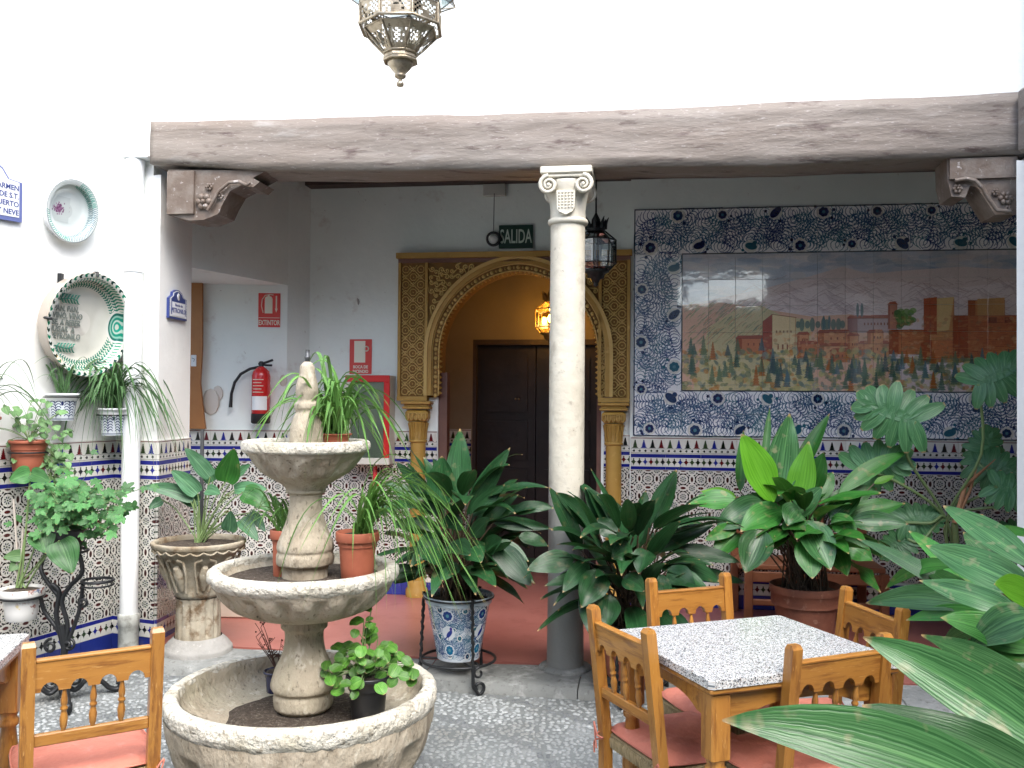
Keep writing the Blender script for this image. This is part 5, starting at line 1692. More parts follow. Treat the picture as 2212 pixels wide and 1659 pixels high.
def leafobj(parent, mat, *a, **k):
    mb = MB(); blade(mb, *a, **k)
    return mb.build('leaf', mat, parent)

def view_n(p, up=.6, jit=.35):
    v = (Vector((0, 0, EYE)) - Vector(p)).normalized()
    v += Vector((0, 0, up)) + Vector((rl.uniform(-jit, jit), rl.uniform(-jit, jit), rl.uniform(-jit, jit)))
    return v.normalized()

def aspidistra(name, label, c, z0, listed, Y, mats, nfill, rad, hmin, hmax, wfill=.085, stem=stem_b, rs=.10, group='potted aspidistras', lfill=.30, keep=None):
    """listed: (u,v of blade start, u,v of tip, width in px, distance offset, material index, arch)"""
    root = thing(name, label, 'plant', (c[0], c[1], z0), 0, group)
    sb = MB()
    def petiole(S, k=0):
        a = rl.uniform(0, 6.28); r = rs * math.sqrt(rl.random())
        b = Vector((c[0] + r * math.cos(a), c[1] + r * math.sin(a), z0))
        S = Vector(S)
        m = Vector((b.x * .55 + S.x * .45, b.y * .55 + S.y * .45, b.z * .4 + S.z * .6))
        sb.tube(curve3([b, m, S], 3), [.0045] * 7, 4)
    for it in listed:
        (us, vs_, ut, vt, w) = it[:5]
        dy = it[5] if len(it) > 5 else rl.uniform(-.10, .06)
        mi = it[6] if len(it) > 6 else None
        arch = it[7] if len(it) > 7 else .12
        S = at(us, vs_, Y + dy); T_ = at(ut, vt, Y + dy * 1.6 + rl.uniform(-.06, .06))
        m = mats[mi] if mi is not None else rl.choice(mats[:2])
        wm = w * Y / 1963 * 1.32
        leafobj(root, m, S, T_, wm, view_n(S, .45, .25), arch=arch, fold=rl.uniform(.1, .4), ripple=rl.uniform(.03, .09), twist=rl.uniform(-.5, .5))
        petiole(S)
    for k in range(nfill):
        a = rl.uniform(0, 6.28); e = rl.random()
        h = hmin + (hmax - hmin) * rl.random() ** 1.2
        r0 = rad * (.15 + .35 * e)
        S = Vector((c[0] + r0 * math.cos(a), c[1] + r0 * math.sin(a), z0 + h * .62))
        L = lfill * rl.uniform(.75, 1.2)
        el_ = rl.uniform(-.5, .8) if h < (hmin + hmax) * .5 else rl.uniform(.0, 1.15)
        T_ = S + Vector((math.cos(a) * math.cos(el_), math.sin(a) * math.cos(el_), math.sin(el_))) * L
        if keep and not keep(T_): continue
        leafobj(root, rl.choice(mats[:2]), S, T_, wfill * rl.uniform(.85, 1.35), Vector((-math.cos(a) * .5 + rl.uniform(-.4, .4), -math.sin(a) * .5 + rl.uniform(-.4, .4), .9)), arch=rl.uniform(.05, .22), fold=rl.uniform(.1, .4), droop=rl.uniform(0, .25), twist=rl.uniform(-.6, .6))
        petiole(S)
    o = sb.build('leaf_stalks', stem, root); o['kind'] = 'stuff'
    return root

def iron_pot_stand(name, label, c, r, ztop, zring, rleg, group='twisted iron pot stands', legs=3, a0=-PI / 2 + .44):
    root = thing(name, label, 'pot stand', (c[0], c[1], 0), 0, group)
    for (z, rr) in ((zring, rleg * .98), ):
        mb = MB(); mb.tube([(c[0] + rr * math.cos(k * PI / 18), c[1] + rr * math.sin(k * PI / 18), z) for k in range(37)], .008, 6); mb.build('ring', iron, root)
    mb = MB(); mb.tube([(c[0] + r * 1.02 * math.cos(k * PI / 18), c[1] + r * 1.02 * math.sin(k * PI / 18), ztop) for k in range(37)], .006, 6); mb.build('top_ring', iron, root)
    for k in range(legs):
        a = a0 + 2 * PI * k / legs
        d = Vector((math.cos(a), math.sin(a), 0)); s = Vector((-math.sin(a), math.cos(a), 0))
        o = Vector((c[0], c[1], 0))
        mb = MB()
        line = [o + d * (r * 1.03) + Vector((0, 0, ztop + .02)), o + d * (rleg * 1.0) + Vector((0, 0, zring)), o + d * (rleg * 1.02) + Vector((0, 0, .05))]
        pts = []; n = 30
        for i in range(n + 1):
            t = i / n
            q = line[0].lerp(line[1], t) + (d * math.cos(t * 40) + s * math.sin(t * 40)) * .0025
            pts.append(q)
        mb.tube(pts, [.009 + .002 * math.sin(i * 2.4) for i in range(n + 1)], 6)
        mb.tube([line[1], line[2]], .009, 6)
        sc = []
        for i in range(16):
            t = i / 15; rr = .036 * (1 - .6 * t); b = -PI * .5 - t * 1.75 * PI
            sc.append(o + d * rleg + s * (.034 + rr * math.cos(b) * -1) + Vector((0, 0, .042 + rr * math.sin(b))))
        mb.tube([line[2]] + sc, .009, 6)
        sc = []
        for i in range(14):
            t = i / 13; rr = .030 * (1 - .6 * t); b = PI * .5 + t * 1.8 * PI
            sc.append(o + d * rleg + s * (.034 + rr * math.cos(b)) + Vector((0, 0, zring - .03 + rr * math.sin(b))))
        mb.tube(sc, .007, 6)
        mb.build('leg', iron, root)
    mb = MB()
    for k in range(legs):
        a = a0 + 2 * PI * k / legs
        mb.tube([(c[0], c[1], zring - .003), (c[0] + rleg * math.cos(a), c[1] + rleg * math.sin(a), zring - .003)], .006, 5)
    mb.build('cross_bars', iron, root)
    return root

# plant A ------------------------------------------------------------
pa = at(990, 1416, 4.95); ca = (pa.x, 4.95)
zb_, zt_ = .155, at(990, 1283, 4.95).z
iron_pot_stand('pot_stand', 'twisted black iron stand on scrolled feet under the blue patterned pot by the fountain', ca, .185, zt_ - .01, zb_ - .008, .205)
pot('ceramic_pot', 'tall white ceramic pot painted with blue flowers and birds in an iron stand', 'pot', (ca[0], ca[1], zb_), .190, .115, zt_ - zb_, m_pot, rim=.1, uv=True, rimmat=M_('pale_blue_glaze_rim', (.42, .50, .56), .25))
LA = [(987, 1098, 994, 926, 44, .05, 1, .02), (951, 1100, 955, 985, 48, -.02, 1, .03), (1009, 1112, 1102, 967, 32, .0, 0, .05), (950, 1118, 854, 997, 26, 0, 0, .10), (944, 1112, 828, 1040, 30, -.05, 0, .08),
      (1016, 1115, 1090, 1047, 26, -.05, 1, .05), (1100, 1110, 1196, 1098, 24, 0, 0, .18), (1066, 1130, 1190, 1142, 22, -.1, 0, .06), (1066, 1177, 1148, 1266, 42, -.2, 0, .06), (1066, 1175, 1142, 1213, 30, -.15, 0, .10),
      (962, 1188, 1016, 1200, 40, -.25, 0, .25), (973, 1215, 903, 1200, 30, -.25, 1, .12), (1000, 1130, 955, 1140, 34, -.2, 0, .2), (930, 1150, 846, 1130, 26, -.1, 0, .1), (1020, 1160, 1060, 1120, 26, -.2, 0, .1),
      (1040, 1140, 1120, 1068, 18, 0, 0, .06), (1010, 1190, 1040, 1215, 36, -.28, 0, .2), (905, 1230, 850, 1262, 30, -.1, 1, .1), (945, 1160, 900, 1212, 34, -.2, 0, .15), (960, 1040, 935, 990, 16, .1, 0, .05),
      (1050, 1190, 1085, 1165, 30, -.2, 0, .1), (1090, 1145, 1160, 1128, 24, .05, 0, .1), (1120, 1160, 1185, 1180, 26, .0, 0, .12), (985, 1215, 955, 1255, 30, -.25, 0, .1)]
aspidistra('aspidistra', 'dark green aspidistra with one brown tipped leaf, in the blue patterned ceramic pot', ca, zt_ - .02, LA, 4.95, [leaf_dark, leaf_dark, leaf_mid, leaf_lime], 62, .36, .22, .95, .095, lfill=.36)

# plant B ------------------------------------------------------------
pb = at(1362, 1345, 4.75); cb = (pb.x, 4.75)
zt_ = pb.z; zb_ = .12
iron_pot_stand('pot_stand', 'black iron pot stand half hidden behind the chair beside the marble column', cb, .165, zt_ - .01, zb_ - .008, .19, a0=-PI / 2 - .5)
pot('terracotta_pot', 'red terracotta pot mostly hidden by drooping leaves beside the marble column', 'pot', (cb[0], cb[1], zb_), .165, .12, zt_ - zb_, terra)
LB = [(1256, 1190, 1186, 1052, 30, 0, 0, .10), (1290, 1155, 1201, 1064, 32, .05, 0, .12), (1314, 1140, 1263, 1055, 28, .1, 0, .03), (1344, 1128, 1276, 1012, 9, .1, 1, .0), (1352, 1125, 1298, 1071, 22, .05, 0, .04),
      (1409, 1130, 1461, 1014, 36, .1, 1, .0), (1363, 1185, 1366, 1085, 40, 0, 1, .0), (1428, 1139, 1530, 1140, 26, .1, 0, .12), (1409, 1193, 1546, 1133, 30, .05, 0, .05), (1240, 1206, 1139, 1231, 38, -.15, 0, .06),
      (1293, 1242, 1176, 1266, 24, -.15, 0, .06), (1303, 1236, 1255, 1312, 46, -.25, 1, .10), (1368, 1193, 1322, 1208, 42, -.2, 0, .22), (1347, 1247, 1392, 1278, 32, -.25, 0, .12), (1441, 1231, 1502, 1272, 38, -.1, 0, .12),
      (1457, 1217, 1554, 1256, 36, 0, 0, .10), (1280, 1262, 1275, 1372, 40, -.25, 0, .04), (1318, 1285, 1312, 1358, 36, -.25, 0, .05), (1400, 1190, 1380, 1240, 36, -.22, 0, .2), (1330, 1200, 1300, 1180, 36, -.1, 0, .1),
      (1420, 1240, 1432, 1310, 36, -.2, 0, .06), (1380, 1140, 1395, 1060, 26, .1, 0, .0), (1270, 1215, 1216, 1280, 30, -.2, 0, .1), (1330, 1160, 1290, 1120, 34, 0, 0, .05), (1450, 1190, 1600, 1215, 30, .1, 0, .08), (1470, 1240, 1610, 1260, 26, .1, 0, .08)]
aspidistra('aspidistra', 'dark glossy aspidistra with drooping leaves beside the marble column and behind the table', cb, zt_ - .02, LB, 4.75, [leaf_dark, leaf_dark, leaf_mid, leaf_lime], 60, .36, .20, .85, .095, lfill=.36)

# bench behind plant C -------------------------------------------------
def bench():
    Y = 6.02
    pL = at(1612, 1245, Y); pR = at(1912, 1225, Y)
    zs = at(1780, 1222, Y).z
    cx = (pL.x + pR.x) / 2; w = pR.x - pL.x
    root = thing('wooden_bench', 'reddish brown wooden bench against the tiled wall behind the largest aspidistra', 'bench', (cx, Y, GF))
    def bx(name, c, s): mb = MB(); mb.box((cx + c[0], Y + c[1], c[2]), s, rz=-.14, bev=.006); mb.build(name, red_wood, root)
    bx('seat', (0, .2, zs - .02), (w + .02, .42, .035))
    bx('front_rail', (0, .0, zs - .085), (w - .06, .028, .07))
    bx('stretcher', (0, .02, GF + .14), (w - .06, .03, .04))
    for sx in (-1, 1):
        bx('leg', (sx * (w / 2 - .03), .0 - sx * .06, (zs - .04 + GF) / 2), (.055, .055, zs - .04 - GF))
        bx('leg', (sx * (w / 2 - .03), .38 - sx * .06, (zs + .38 + GF) / 2), (.055, .05, zs + .38 - GF))
    bx('top_rail', (0, .38, zs + .36), (w - .05, .035, .09))
    bx('middle_rail', (0, .38, zs + .14), (w - .05, .03, .05))
    for k in range(5): bx('slat', (-w * .36 + w * .18 * k, .38 + .0, zs + .24), (.05, .018, .17))
bench()

# plant C --------------------------------------------------------------
pc = at(1740, 1262, 5.15); cc = (pc.x, 5.15)
pot('terracotta_pot', 'large weathered dark terracotta pot holding the biggest light green aspidistra', 'pot', (cc[0], cc[1], GF + .09), .198, .135, pc.z - GF - .09, terra_old, rim=.12, n=40)
mb = MB(); mb.lathe([(.14, GF), (.15, GF + .09)], (cc[0], cc[1], 0), 28); mb.lathe([(.15, GF + .085), (.10, GF + .09)], (cc[0], cc[1], 0), 28)
o = mb.build('stone_block', kerb_m); tag(o, 'grey stone block under the large weathered terracotta pot', 'block')
LC = [(1671, 1085, 1602, 938, 60, .0, 3, .06), (1678, 1085, 1706, 893, 54, .05, 4, .0), (1650, 1010, 1663, 880, 13, .1, 2, .0), (1599, 1062, 1606, 929, 20, .1, 2, .0), (1702, 1060, 1792, 893, 30, .1, 2, .04),
      (1719, 1098, 1747, 954, 46, .0, 3, -.02), (1747, 1070, 1780, 976, 36, .05, 2, .0), (1812, 1065, 1962, 976, 30, .1, 2, .12), (1589, 1080, 1487, 1088, 38, 0, 2, .08), (1590, 1075, 1513, 1062, 20, .05, 3, .10),
      (1654, 1088, 1545, 1147, 50, -.1, 4, .12), (1690, 1103, 1600, 1148, 48, -.12, 2, .14), (1592, 1140, 1523, 1168, 24, -.1, 2, .1), (1648, 1145, 1610, 1238, 52, -.25, 4, .05), (1699, 1145, 1655, 1182, 26, -.2, 2, .12),
      (1690, 1130, 1740, 1146, 40, -.2, 2, .2), (1743, 1125, 1794, 1232, 54, -.22, 4, .06), (1745, 1160, 1755, 1250, 46, -.25, 2, .02), (1795, 1125, 1852, 1158, 36, -.15, 2, .22), (1812, 1173, 1886, 1212, 44, -.1, 2, .16),
      (1712, 1120, 1776, 1052, 38, -.05, 4, .05), (1792, 1121, 1862, 1064, 38, 0, 4, .06), (1822, 1118, 1955, 1088, 36, 0, 2, .06), (1836, 1128, 1962, 1132, 36, -.05, 4, .05), (1780, 1100, 1895, 1055, 40, .1, 2, .06), (1888, 1045, 1932, 1028, 14, .1, 3, .05),
      (1595, 1152, 1542, 1206, 38, -.1, 2, .1), (1760, 1080, 1800, 1020, 34, .1, 2, .0), (1630, 1110, 1570, 1130, 36, -.05, 2, .1), (1725, 1100, 1700, 1135, 40, -.2, 4, .25), (1770, 1140, 1720, 1165, 44, -.22, 2, .2), (1800, 1180, 1830, 1245, 34, -.15, 2, .08), (1640, 1040, 1630, 970, 22, .1, 2, .0)]
aspidistra('aspidistra', 'largest bright green aspidistra, with lime young leaves, in the old terracotta pot before the mural', cc, pc.z - .04, LC, 5.15, [leaf_mid, leaf_mid, leaf_mid, leaf_lime, leaf_grey], 46, .38, .30, .85, .10, rs=.13)

# plant D right foreground ----------------------------------------------
cd = (1.95, 2.45)
pot('terracotta_pot', 'terracotta pot at the right edge beneath the nearest overhanging leaves', 'pot', (cd[0], cd[1], 0.30), .20, .14, .34, terra)
iron_pot_stand('pot_stand', 'black iron pot stand at the right edge beneath the nearest plant', cd, .2, .60, .292, .215)
LD = [(2235, 1225, 2037, 1093, 60, .45, 4, .06), (2235, 1280, 2001, 1178, 72, .3, 4, .04), (2110, 1280, 1963, 1147, 44, .5, 2, .08), (2141, 1330, 1851, 1163, 38, .5, 4, .08), (2200, 1322, 1985, 1254, 48, .2, 4, .04),
      (2100, 1310, 1870, 1304, 50, .35, 4, .16), (2141, 1332, 1957, 1340, 34, .3, 2, .14), (2060, 1226, 1912, 1272, 36, .5, 2, .2), (2240, 1300, 2148, 1263, 56, 0, 3, .1), (2240, 1400, 2031, 1334, 62, .1, 2, .08),
      (2240, 1330, 2096, 1398, 66, .05, 4, .2), (2260, 1510, 1990, 1372, 60, -.1, 4, .05), (2230, 1420, 2080, 1390, 44, .1, 2, .06), (2230, 1160, 2140, 1138, 26, .5, 2, .05), (2120, 1400, 2005, 1470, 34, .45, 2, .15),
      (2180, 1250, 2080, 1150, 50, .5, 4, .05), (2100, 1300, 2000, 1230, 44, .4, 2, .08), (2150, 1350, 2030, 1400, 40, .4, 0, .15), (2240, 1450, 2110, 1440, 50, .2, 0, .05), (2180, 1200, 2120, 1110, 44, .6, 4, .04), (2160, 1330, 2050, 1300, 48, .3, 0, .1)]
aspidistra('aspidistra', 'broad leaved aspidistra filling the right edge, with long grey green leaves', cd, .60, LD, 2.35, [leaf_grey, leaf_dark, leaf_mid, leaf_lime, leaf_grey], 95, .46, .22, .85, .135, rs=.12, lfill=.40, keep=lambda p: p.y > 2.2 and p.x > 1.45)
ce = (1.30, 1.28)
pot('terracotta_pot', 'terracotta pot just outside the picture beneath the three closest leaves', 'pot', (ce[0], ce[1], .38), .16, .12, .28, terra)
LE = [(2330, 1660, 1864, 1376, 112, .25, 4, .10), (2330, 1730, 1862, 1524, 100, .15, 4, .07), (2250, 1760, 1560, 1556, 120, .05, 4, .13)]
aspidistra('aspidistra', 'nearest plant with three long pale leaves reaching in at the bottom right corner', ce, .63, LE, 1.30, [leaf_grey, leaf_dark, leaf_mid, leaf_lime, leaf_grey], 0, .3, .3, .6, rs=.08)
mb = MB(); mb.lathe([(.13, 0), (.13, .05), (.08, .08), (.08, .32), (.14, .36), (.14, .38)], (ce[0], ce[1], 0), 20)
o = mb.build('plant_stand', urn_m); tag(o, 'stone pedestal under the nearest pot, outside the picture', 'pedestal')

# ------------------------------------------------------------------ monstera
def monstera():
    Y = 5.35
    base = Vector((3.05, 5.55, GF))
    root = thing('monstera', 'tall monstera with deeply cut leaves in front of the mural at the right', 'plant', tuple(base))
    def leaf(cu, cv, size, ang, Yl, flat=1.0, tilt=.3):
        c = at(cu, cv, Yl); s = size * .84 * Yl / 1963
        n = view_n(c, .25, .2)
        ax = Vector((math.cos(ang), 0, math.sin(ang))); ax = (ax - n * ax.dot(n)).normalized(); sd = n.cross(ax)
        mb = MB()
        nl = 7
        O = c - ax * s * .42
        # midrib strip
        blade(mb, O, c + ax * s * .5, s * .20, n, arch=.0, ns=8, fold=.1, ripple=.01, seed=1)
        for sg in (-1, 1):
            for k in range(nl):
                t = k / (nl - 1)
                a = 2.25 - 1.75 * t if True else 0
                L = s * (.44 + .12 * math.sin(PI * (t * .8 + .15))) * (1 - .28 * t) * flat
                p = O + ax * (s * (.06 + .60 * t))
                d = ax * math.cos(a) + sd * (sg * math.sin(a))
                e = p + d * L * rl.uniform(.92, 1.06) - n * (rl.uniform(.12, .30) * L)
                blade(mb, p - d * .01, e, s * .225, n, arch=.14, prof='oval', ns=7, nx=2, fold=.2, ripple=.06, archdir=n, twist=rl.uniform(-.25, .25))
        mb.build('leaf', leaf_monst, root)
        return O
    stems = MB()
    for (cu, cv, sz, ang, dy, via) in ((2165, 805, 150, .35, -.25, (2120, 980)), (1918, 888, 170, 2.75, .0, (1960, 985)), (1905, 1003, 150, .1, .1, (1935, 1040)), (2160, 1015, 120, -.4, .0, (2150, 1050)), (1992, 1120, 110, .2, .1, (2010, 1130)),
                                       (2190, 1065, 110, -.5, -.1, (2170, 1090)), (2130, 960, 100, 1.2, .1, (2140, 1010)), (2200, 1150, 90, .4, .1, (2190, 1180)), (1930, 1180, 90, 3.6, .1, (1990, 1170))):
        O = leaf(cu, cv, sz, ang, Y + dy)
        m = at(via[0], via[1], Y + dy * .5)
        stems.tube(curve3([O, m, at(2045, 1125, Y + .1), at(2075, 1290, Y + .15)], 5), .009, 6)
    o = stems.build('leaf_stalks', stem_g, root); o['kind'] = 'stuff'
    mb = MB(); mb.tube([at(2062, 1130, Y - .02), at(2085, 1050, Y), at(2150, 992, Y)], [.016, .014, .003], 6); mb.tube([at(2062, 1130, Y - .02), at(2095, 1060, Y), at(2110, 1010, Y)], [.014, .010, .003], 6)
    mb.build('dry_sheath', M_('dry_sheath', (.34, .17, .08), .8), root)
    mb = MB(); mb.tube([at(2075, 1290, Y + .15), at(2062, 1130, Y)], .020, 7); mb.tube([base, at(2075, 1290, Y + .15)], .024, 7); mb.build('trunk', stem_g, root)
monstera()
pot('terracotta_pot', 'terracotta pot of the monstera, hidden behind the leaves at the right', 'pot', (3.05, 5.55, GF), .19, .14, .30, terra)

# ------------------------------------------------------------------ thin leaved tufts
def tuft_protos(mat, n, Lr, wr, up=(.5, 1.2), droop=(.5, 1.1)):
    out = []
    for k in range(n):
        mb = MB(); L = rl.uniform(*Lr)
        e = rl.uniform(*up); dr = rl.uniform(*droop)
        T_ = Vector((L * (.34 + .42 * math.cos(e)), rl.uniform(-.12, .12) * L, L * (.62 * math.sin(e) - .52 * dr)))
        pk_ = L * (.35 + .75 * math.sin(e)); Cm = Vector((L * (.12 + .22 * math.cos(e)), 0, pk_ + max(0, -T_.z) * .3))
        ad = Cm - T_ / 2
        blade(mb, (0, 0, 0), T_, rl.uniform(*wr), (-.5, .2, 1), arch=ad.length / T_.length, archdir=ad.normalized(), prof='strap', fold=.5, ripple=.02, ns=13, nx=2, droop=0, twist=rl.uniform(-.4, .4))
        out.append(mb.mesh('leaf', mat))
    return out
def spider(name, label, c, mat, n, Lr, wr, group, up=(.3, 1.3), droop=(.4, 1.2), bias=None, spread=.03, keep=None, scz=1.0):
    root = thing(name, label, 'plant', tuple(c), 0, group)
    pr = tuft_protos(mat, 18, Lr, wr, up, droop)
    k = 0
    while k < n:
        a = rl.uniform(0, 2 * PI)
        if bias and rl.random() < bias[1]: a = bias[0] + rl.gauss(0, .55)
        s = rl.uniform(.65, 1.15)
        inst(rl.choice(pr), 'leaf', root, (rl.uniform(-spread, spread), rl.uniform(-spread, spread), rl.uniform(-.01, .01)), (rl.uniform(-.15, .15), rl.uniform(-.25, .15), a), (s, s, s * scz))
        k += 1
    return root

# on the top bowl
spider('spider_plant', 'large spider plant arching over the top bowl of the fountain', at(722, 935, 3.57), leaf_spider, 120, (.26, .50), (.014, .021), 'spider plants', up=(.2, 1.2), droop=(.3, 1.7), spread=.05)
pot('terracotta_pot', 'small terracotta pot sunk in the top bowl of the fountain', 'pot', tuple(at(722, 950, 3.57) - Vector((0, 0, .035))), .07, .05, .06, terra)
# in the middle bowl
pm = at(772, 1218, 3.47); pm.z = .862; pot('terracotta_pot', 'terracotta pot on the right side of the middle fountain bowl', 'pot', tuple(pm), .083, .060, .182, terra, rim=.2)
spider('spider_plant', 'bright green spider plant trailing to the right over the middle bowl rim', pm + Vector((.02, -.01, .172)), leaf_spider, 96, (.28, .64), (.007, .012), 'spider plants', up=(.1, .75), droop=(.5, 1.5), bias=(-.15, .75))
pm2 = at(612, 1212, 3.52); pm2.z = .862; pot('terracotta_pot', 'narrow terracotta pot on the left side of the middle fountain bowl', 'pot', tuple(pm2), .052, .038, .180, terra, rim=.2)
spider('spider_plant', 'small sparse spider plant left of the fountain baluster', pm2 + Vector((0, 0, .172)), leaf_spider, 26, (.15, .27), (.008, .013), 'spider plants', up=(.3, 1.3), droop=(.5, 1.2), bias=(2.8, .4))

# ------------------------------------------------------------------ small leaved plants
def leaf_proto(mat, L, W, kind='oval', n=4):
    out = []
    for k in range(n):
        mb = MB()
        if kind == 'ivy':
            for (a, l, w) in ((0, 1, .62), (1.0, .72, .5), (-1.0, .72, .5), (2.0, .42, .4), (-2.0, .42, .4)):
                blade(mb, (0, 0, 0), (L * l * math.cos(a), L * l * math.sin(a), -.1 * L), W * w, (0, 0, 1), arch=.06, prof='oval', ns=4, nx=2, fold=.15, ripple=.05)
        else:
            blade(mb, (0, 0, 0), (L, 0, -.12 * L), W, (0, 0, 1), arch=.15, prof=kind, ns=7, nx=4, fold=.3, ripple=.07)
        out.append(mb.mesh('leaf', mat))
    return out
def bushlet(name, label, c, protos, n, rad, cat='plant', group=None, stemmat=stem_g, face=.7, size=(.7, 1.2), shape=None, stems=8, base=None, every=1):
    c = Vector(c); root = thing(name, label, cat, tuple(c), 0, group)
    P = []
    for k in range(n):
        if shape: q = Vector(shape(k, n))
        else:
            a, b = rl.uniform(0, 6.28), rl.uniform(-.3, 1.3)
            r = rl.random() ** .5
            q = Vector((rad[0] * r * math.cos(a) * math.cos(b), rad[1] * r * math.sin(a) * math.cos(b), rad[2] * r * math.sin(b)))
        P.append(q)
        n_ = (view_n(c + q, .6, .5) * face + Vector((q.x, q.y, abs(q.z) + .1)).normalized() * (1 - face)).normalized()
        a = Vector((rl.uniform(-1, 1), rl.uniform(-1, 1), rl.uniform(-1, .2))); a = (a - n_ * a.dot(n_)).normalized()
        s = n_.cross(a)
        Rm = Matrix((a, s, n_)).transposed()
        inst(rl.choice(protos), 'leaf', root, q, Rm.to_euler(), rl.uniform(*size))
    sb = MB(); b = Vector(base) - c if base is not None else Vector((0, 0, -rad[2] * .3))
    for k in range(0, n, every):
        q = P[k]
        m = (b + q) / 2 + Vector((rl.uniform(-.02, .02), rl.uniform(-.02, .02), .02))
        sb.tube([p + c for p in curve3([b, m, q], 3)], .0018, 4)
    o = sb.build('stalks', stemmat, root); o['kind'] = 'stuff'
    return root

# creeping plant in black pot, lowest basin
pk = at(795, 1520, 3.42); pk.z = .350; pot('plastic_pot', 'black plastic pot standing in the lowest fountain basin', 'pot', tuple(pk), .084, .060, .168, black_plastic)
prm = leaf_proto(leaf_mint, .050, .046, 'oval', 5)
cm_ = pk + Vector((0, 0, .178))
def shp(k, n):
    a = rl.uniform(0, 6.28); r = rl.random() ** .6
    z = rl.uniform(-.02, .05) + (.22 * (1 - r) * rl.random())
    if r > .8: z -= .05 * rl.random()
    return (.175 * r * math.cos(a), .14 * r * math.sin(a), z)
bushlet('creeping_plant', 'bright green round leaved plant in the black pot of the lowest basin', cm_, prm, 96, (.17, .14, .2), face=.75, shape=shp, base=cm_ - Vector((0, 0, .02)), every=2, size=(.6, 1.15))
# bare twig plant behind the baluster
pt = at(598, 1445, 3.70); pot('glazed_pot', 'small dark blue pot with bare twigs behind the fountain baluster', 'pot', tuple(pt - Vector((0, 0, .09))), .055, .04, .085, M_('navy_glaze', (.03, .035, .09), .2))
root = thing('bare_twigs', 'dry reddish twigs in the small dark blue pot behind the baluster', 'plant', tuple(pt))
for k in range(9):
    mb = MB(); a = rl.uniform(-.7, .7); h = rl.uniform(.08, .17)
    pts = [pt + Vector((a * h * t + rl.uniform(-.004, .004), rl.uniform(-.01, .01), h * t)) for t in (0, .3, .6, 1)]
    mb.tube(pts, [.0025, .002, .002, .001], 4)
    for q in range(4):
        p = pts[1 + q % 3]; mb.tube([p, p + Vector((rl.uniform(-.025, .025), 0, .025))], .0012, 4); mb.ball(p + Vector((rl.uniform(-.02, .02), 0, .02)), .004, 5, 3)
    mb.build('twig', M_('twig', (.10, .05, .04), .8) if k == 0 else bpy.data.materials['twig'], root)

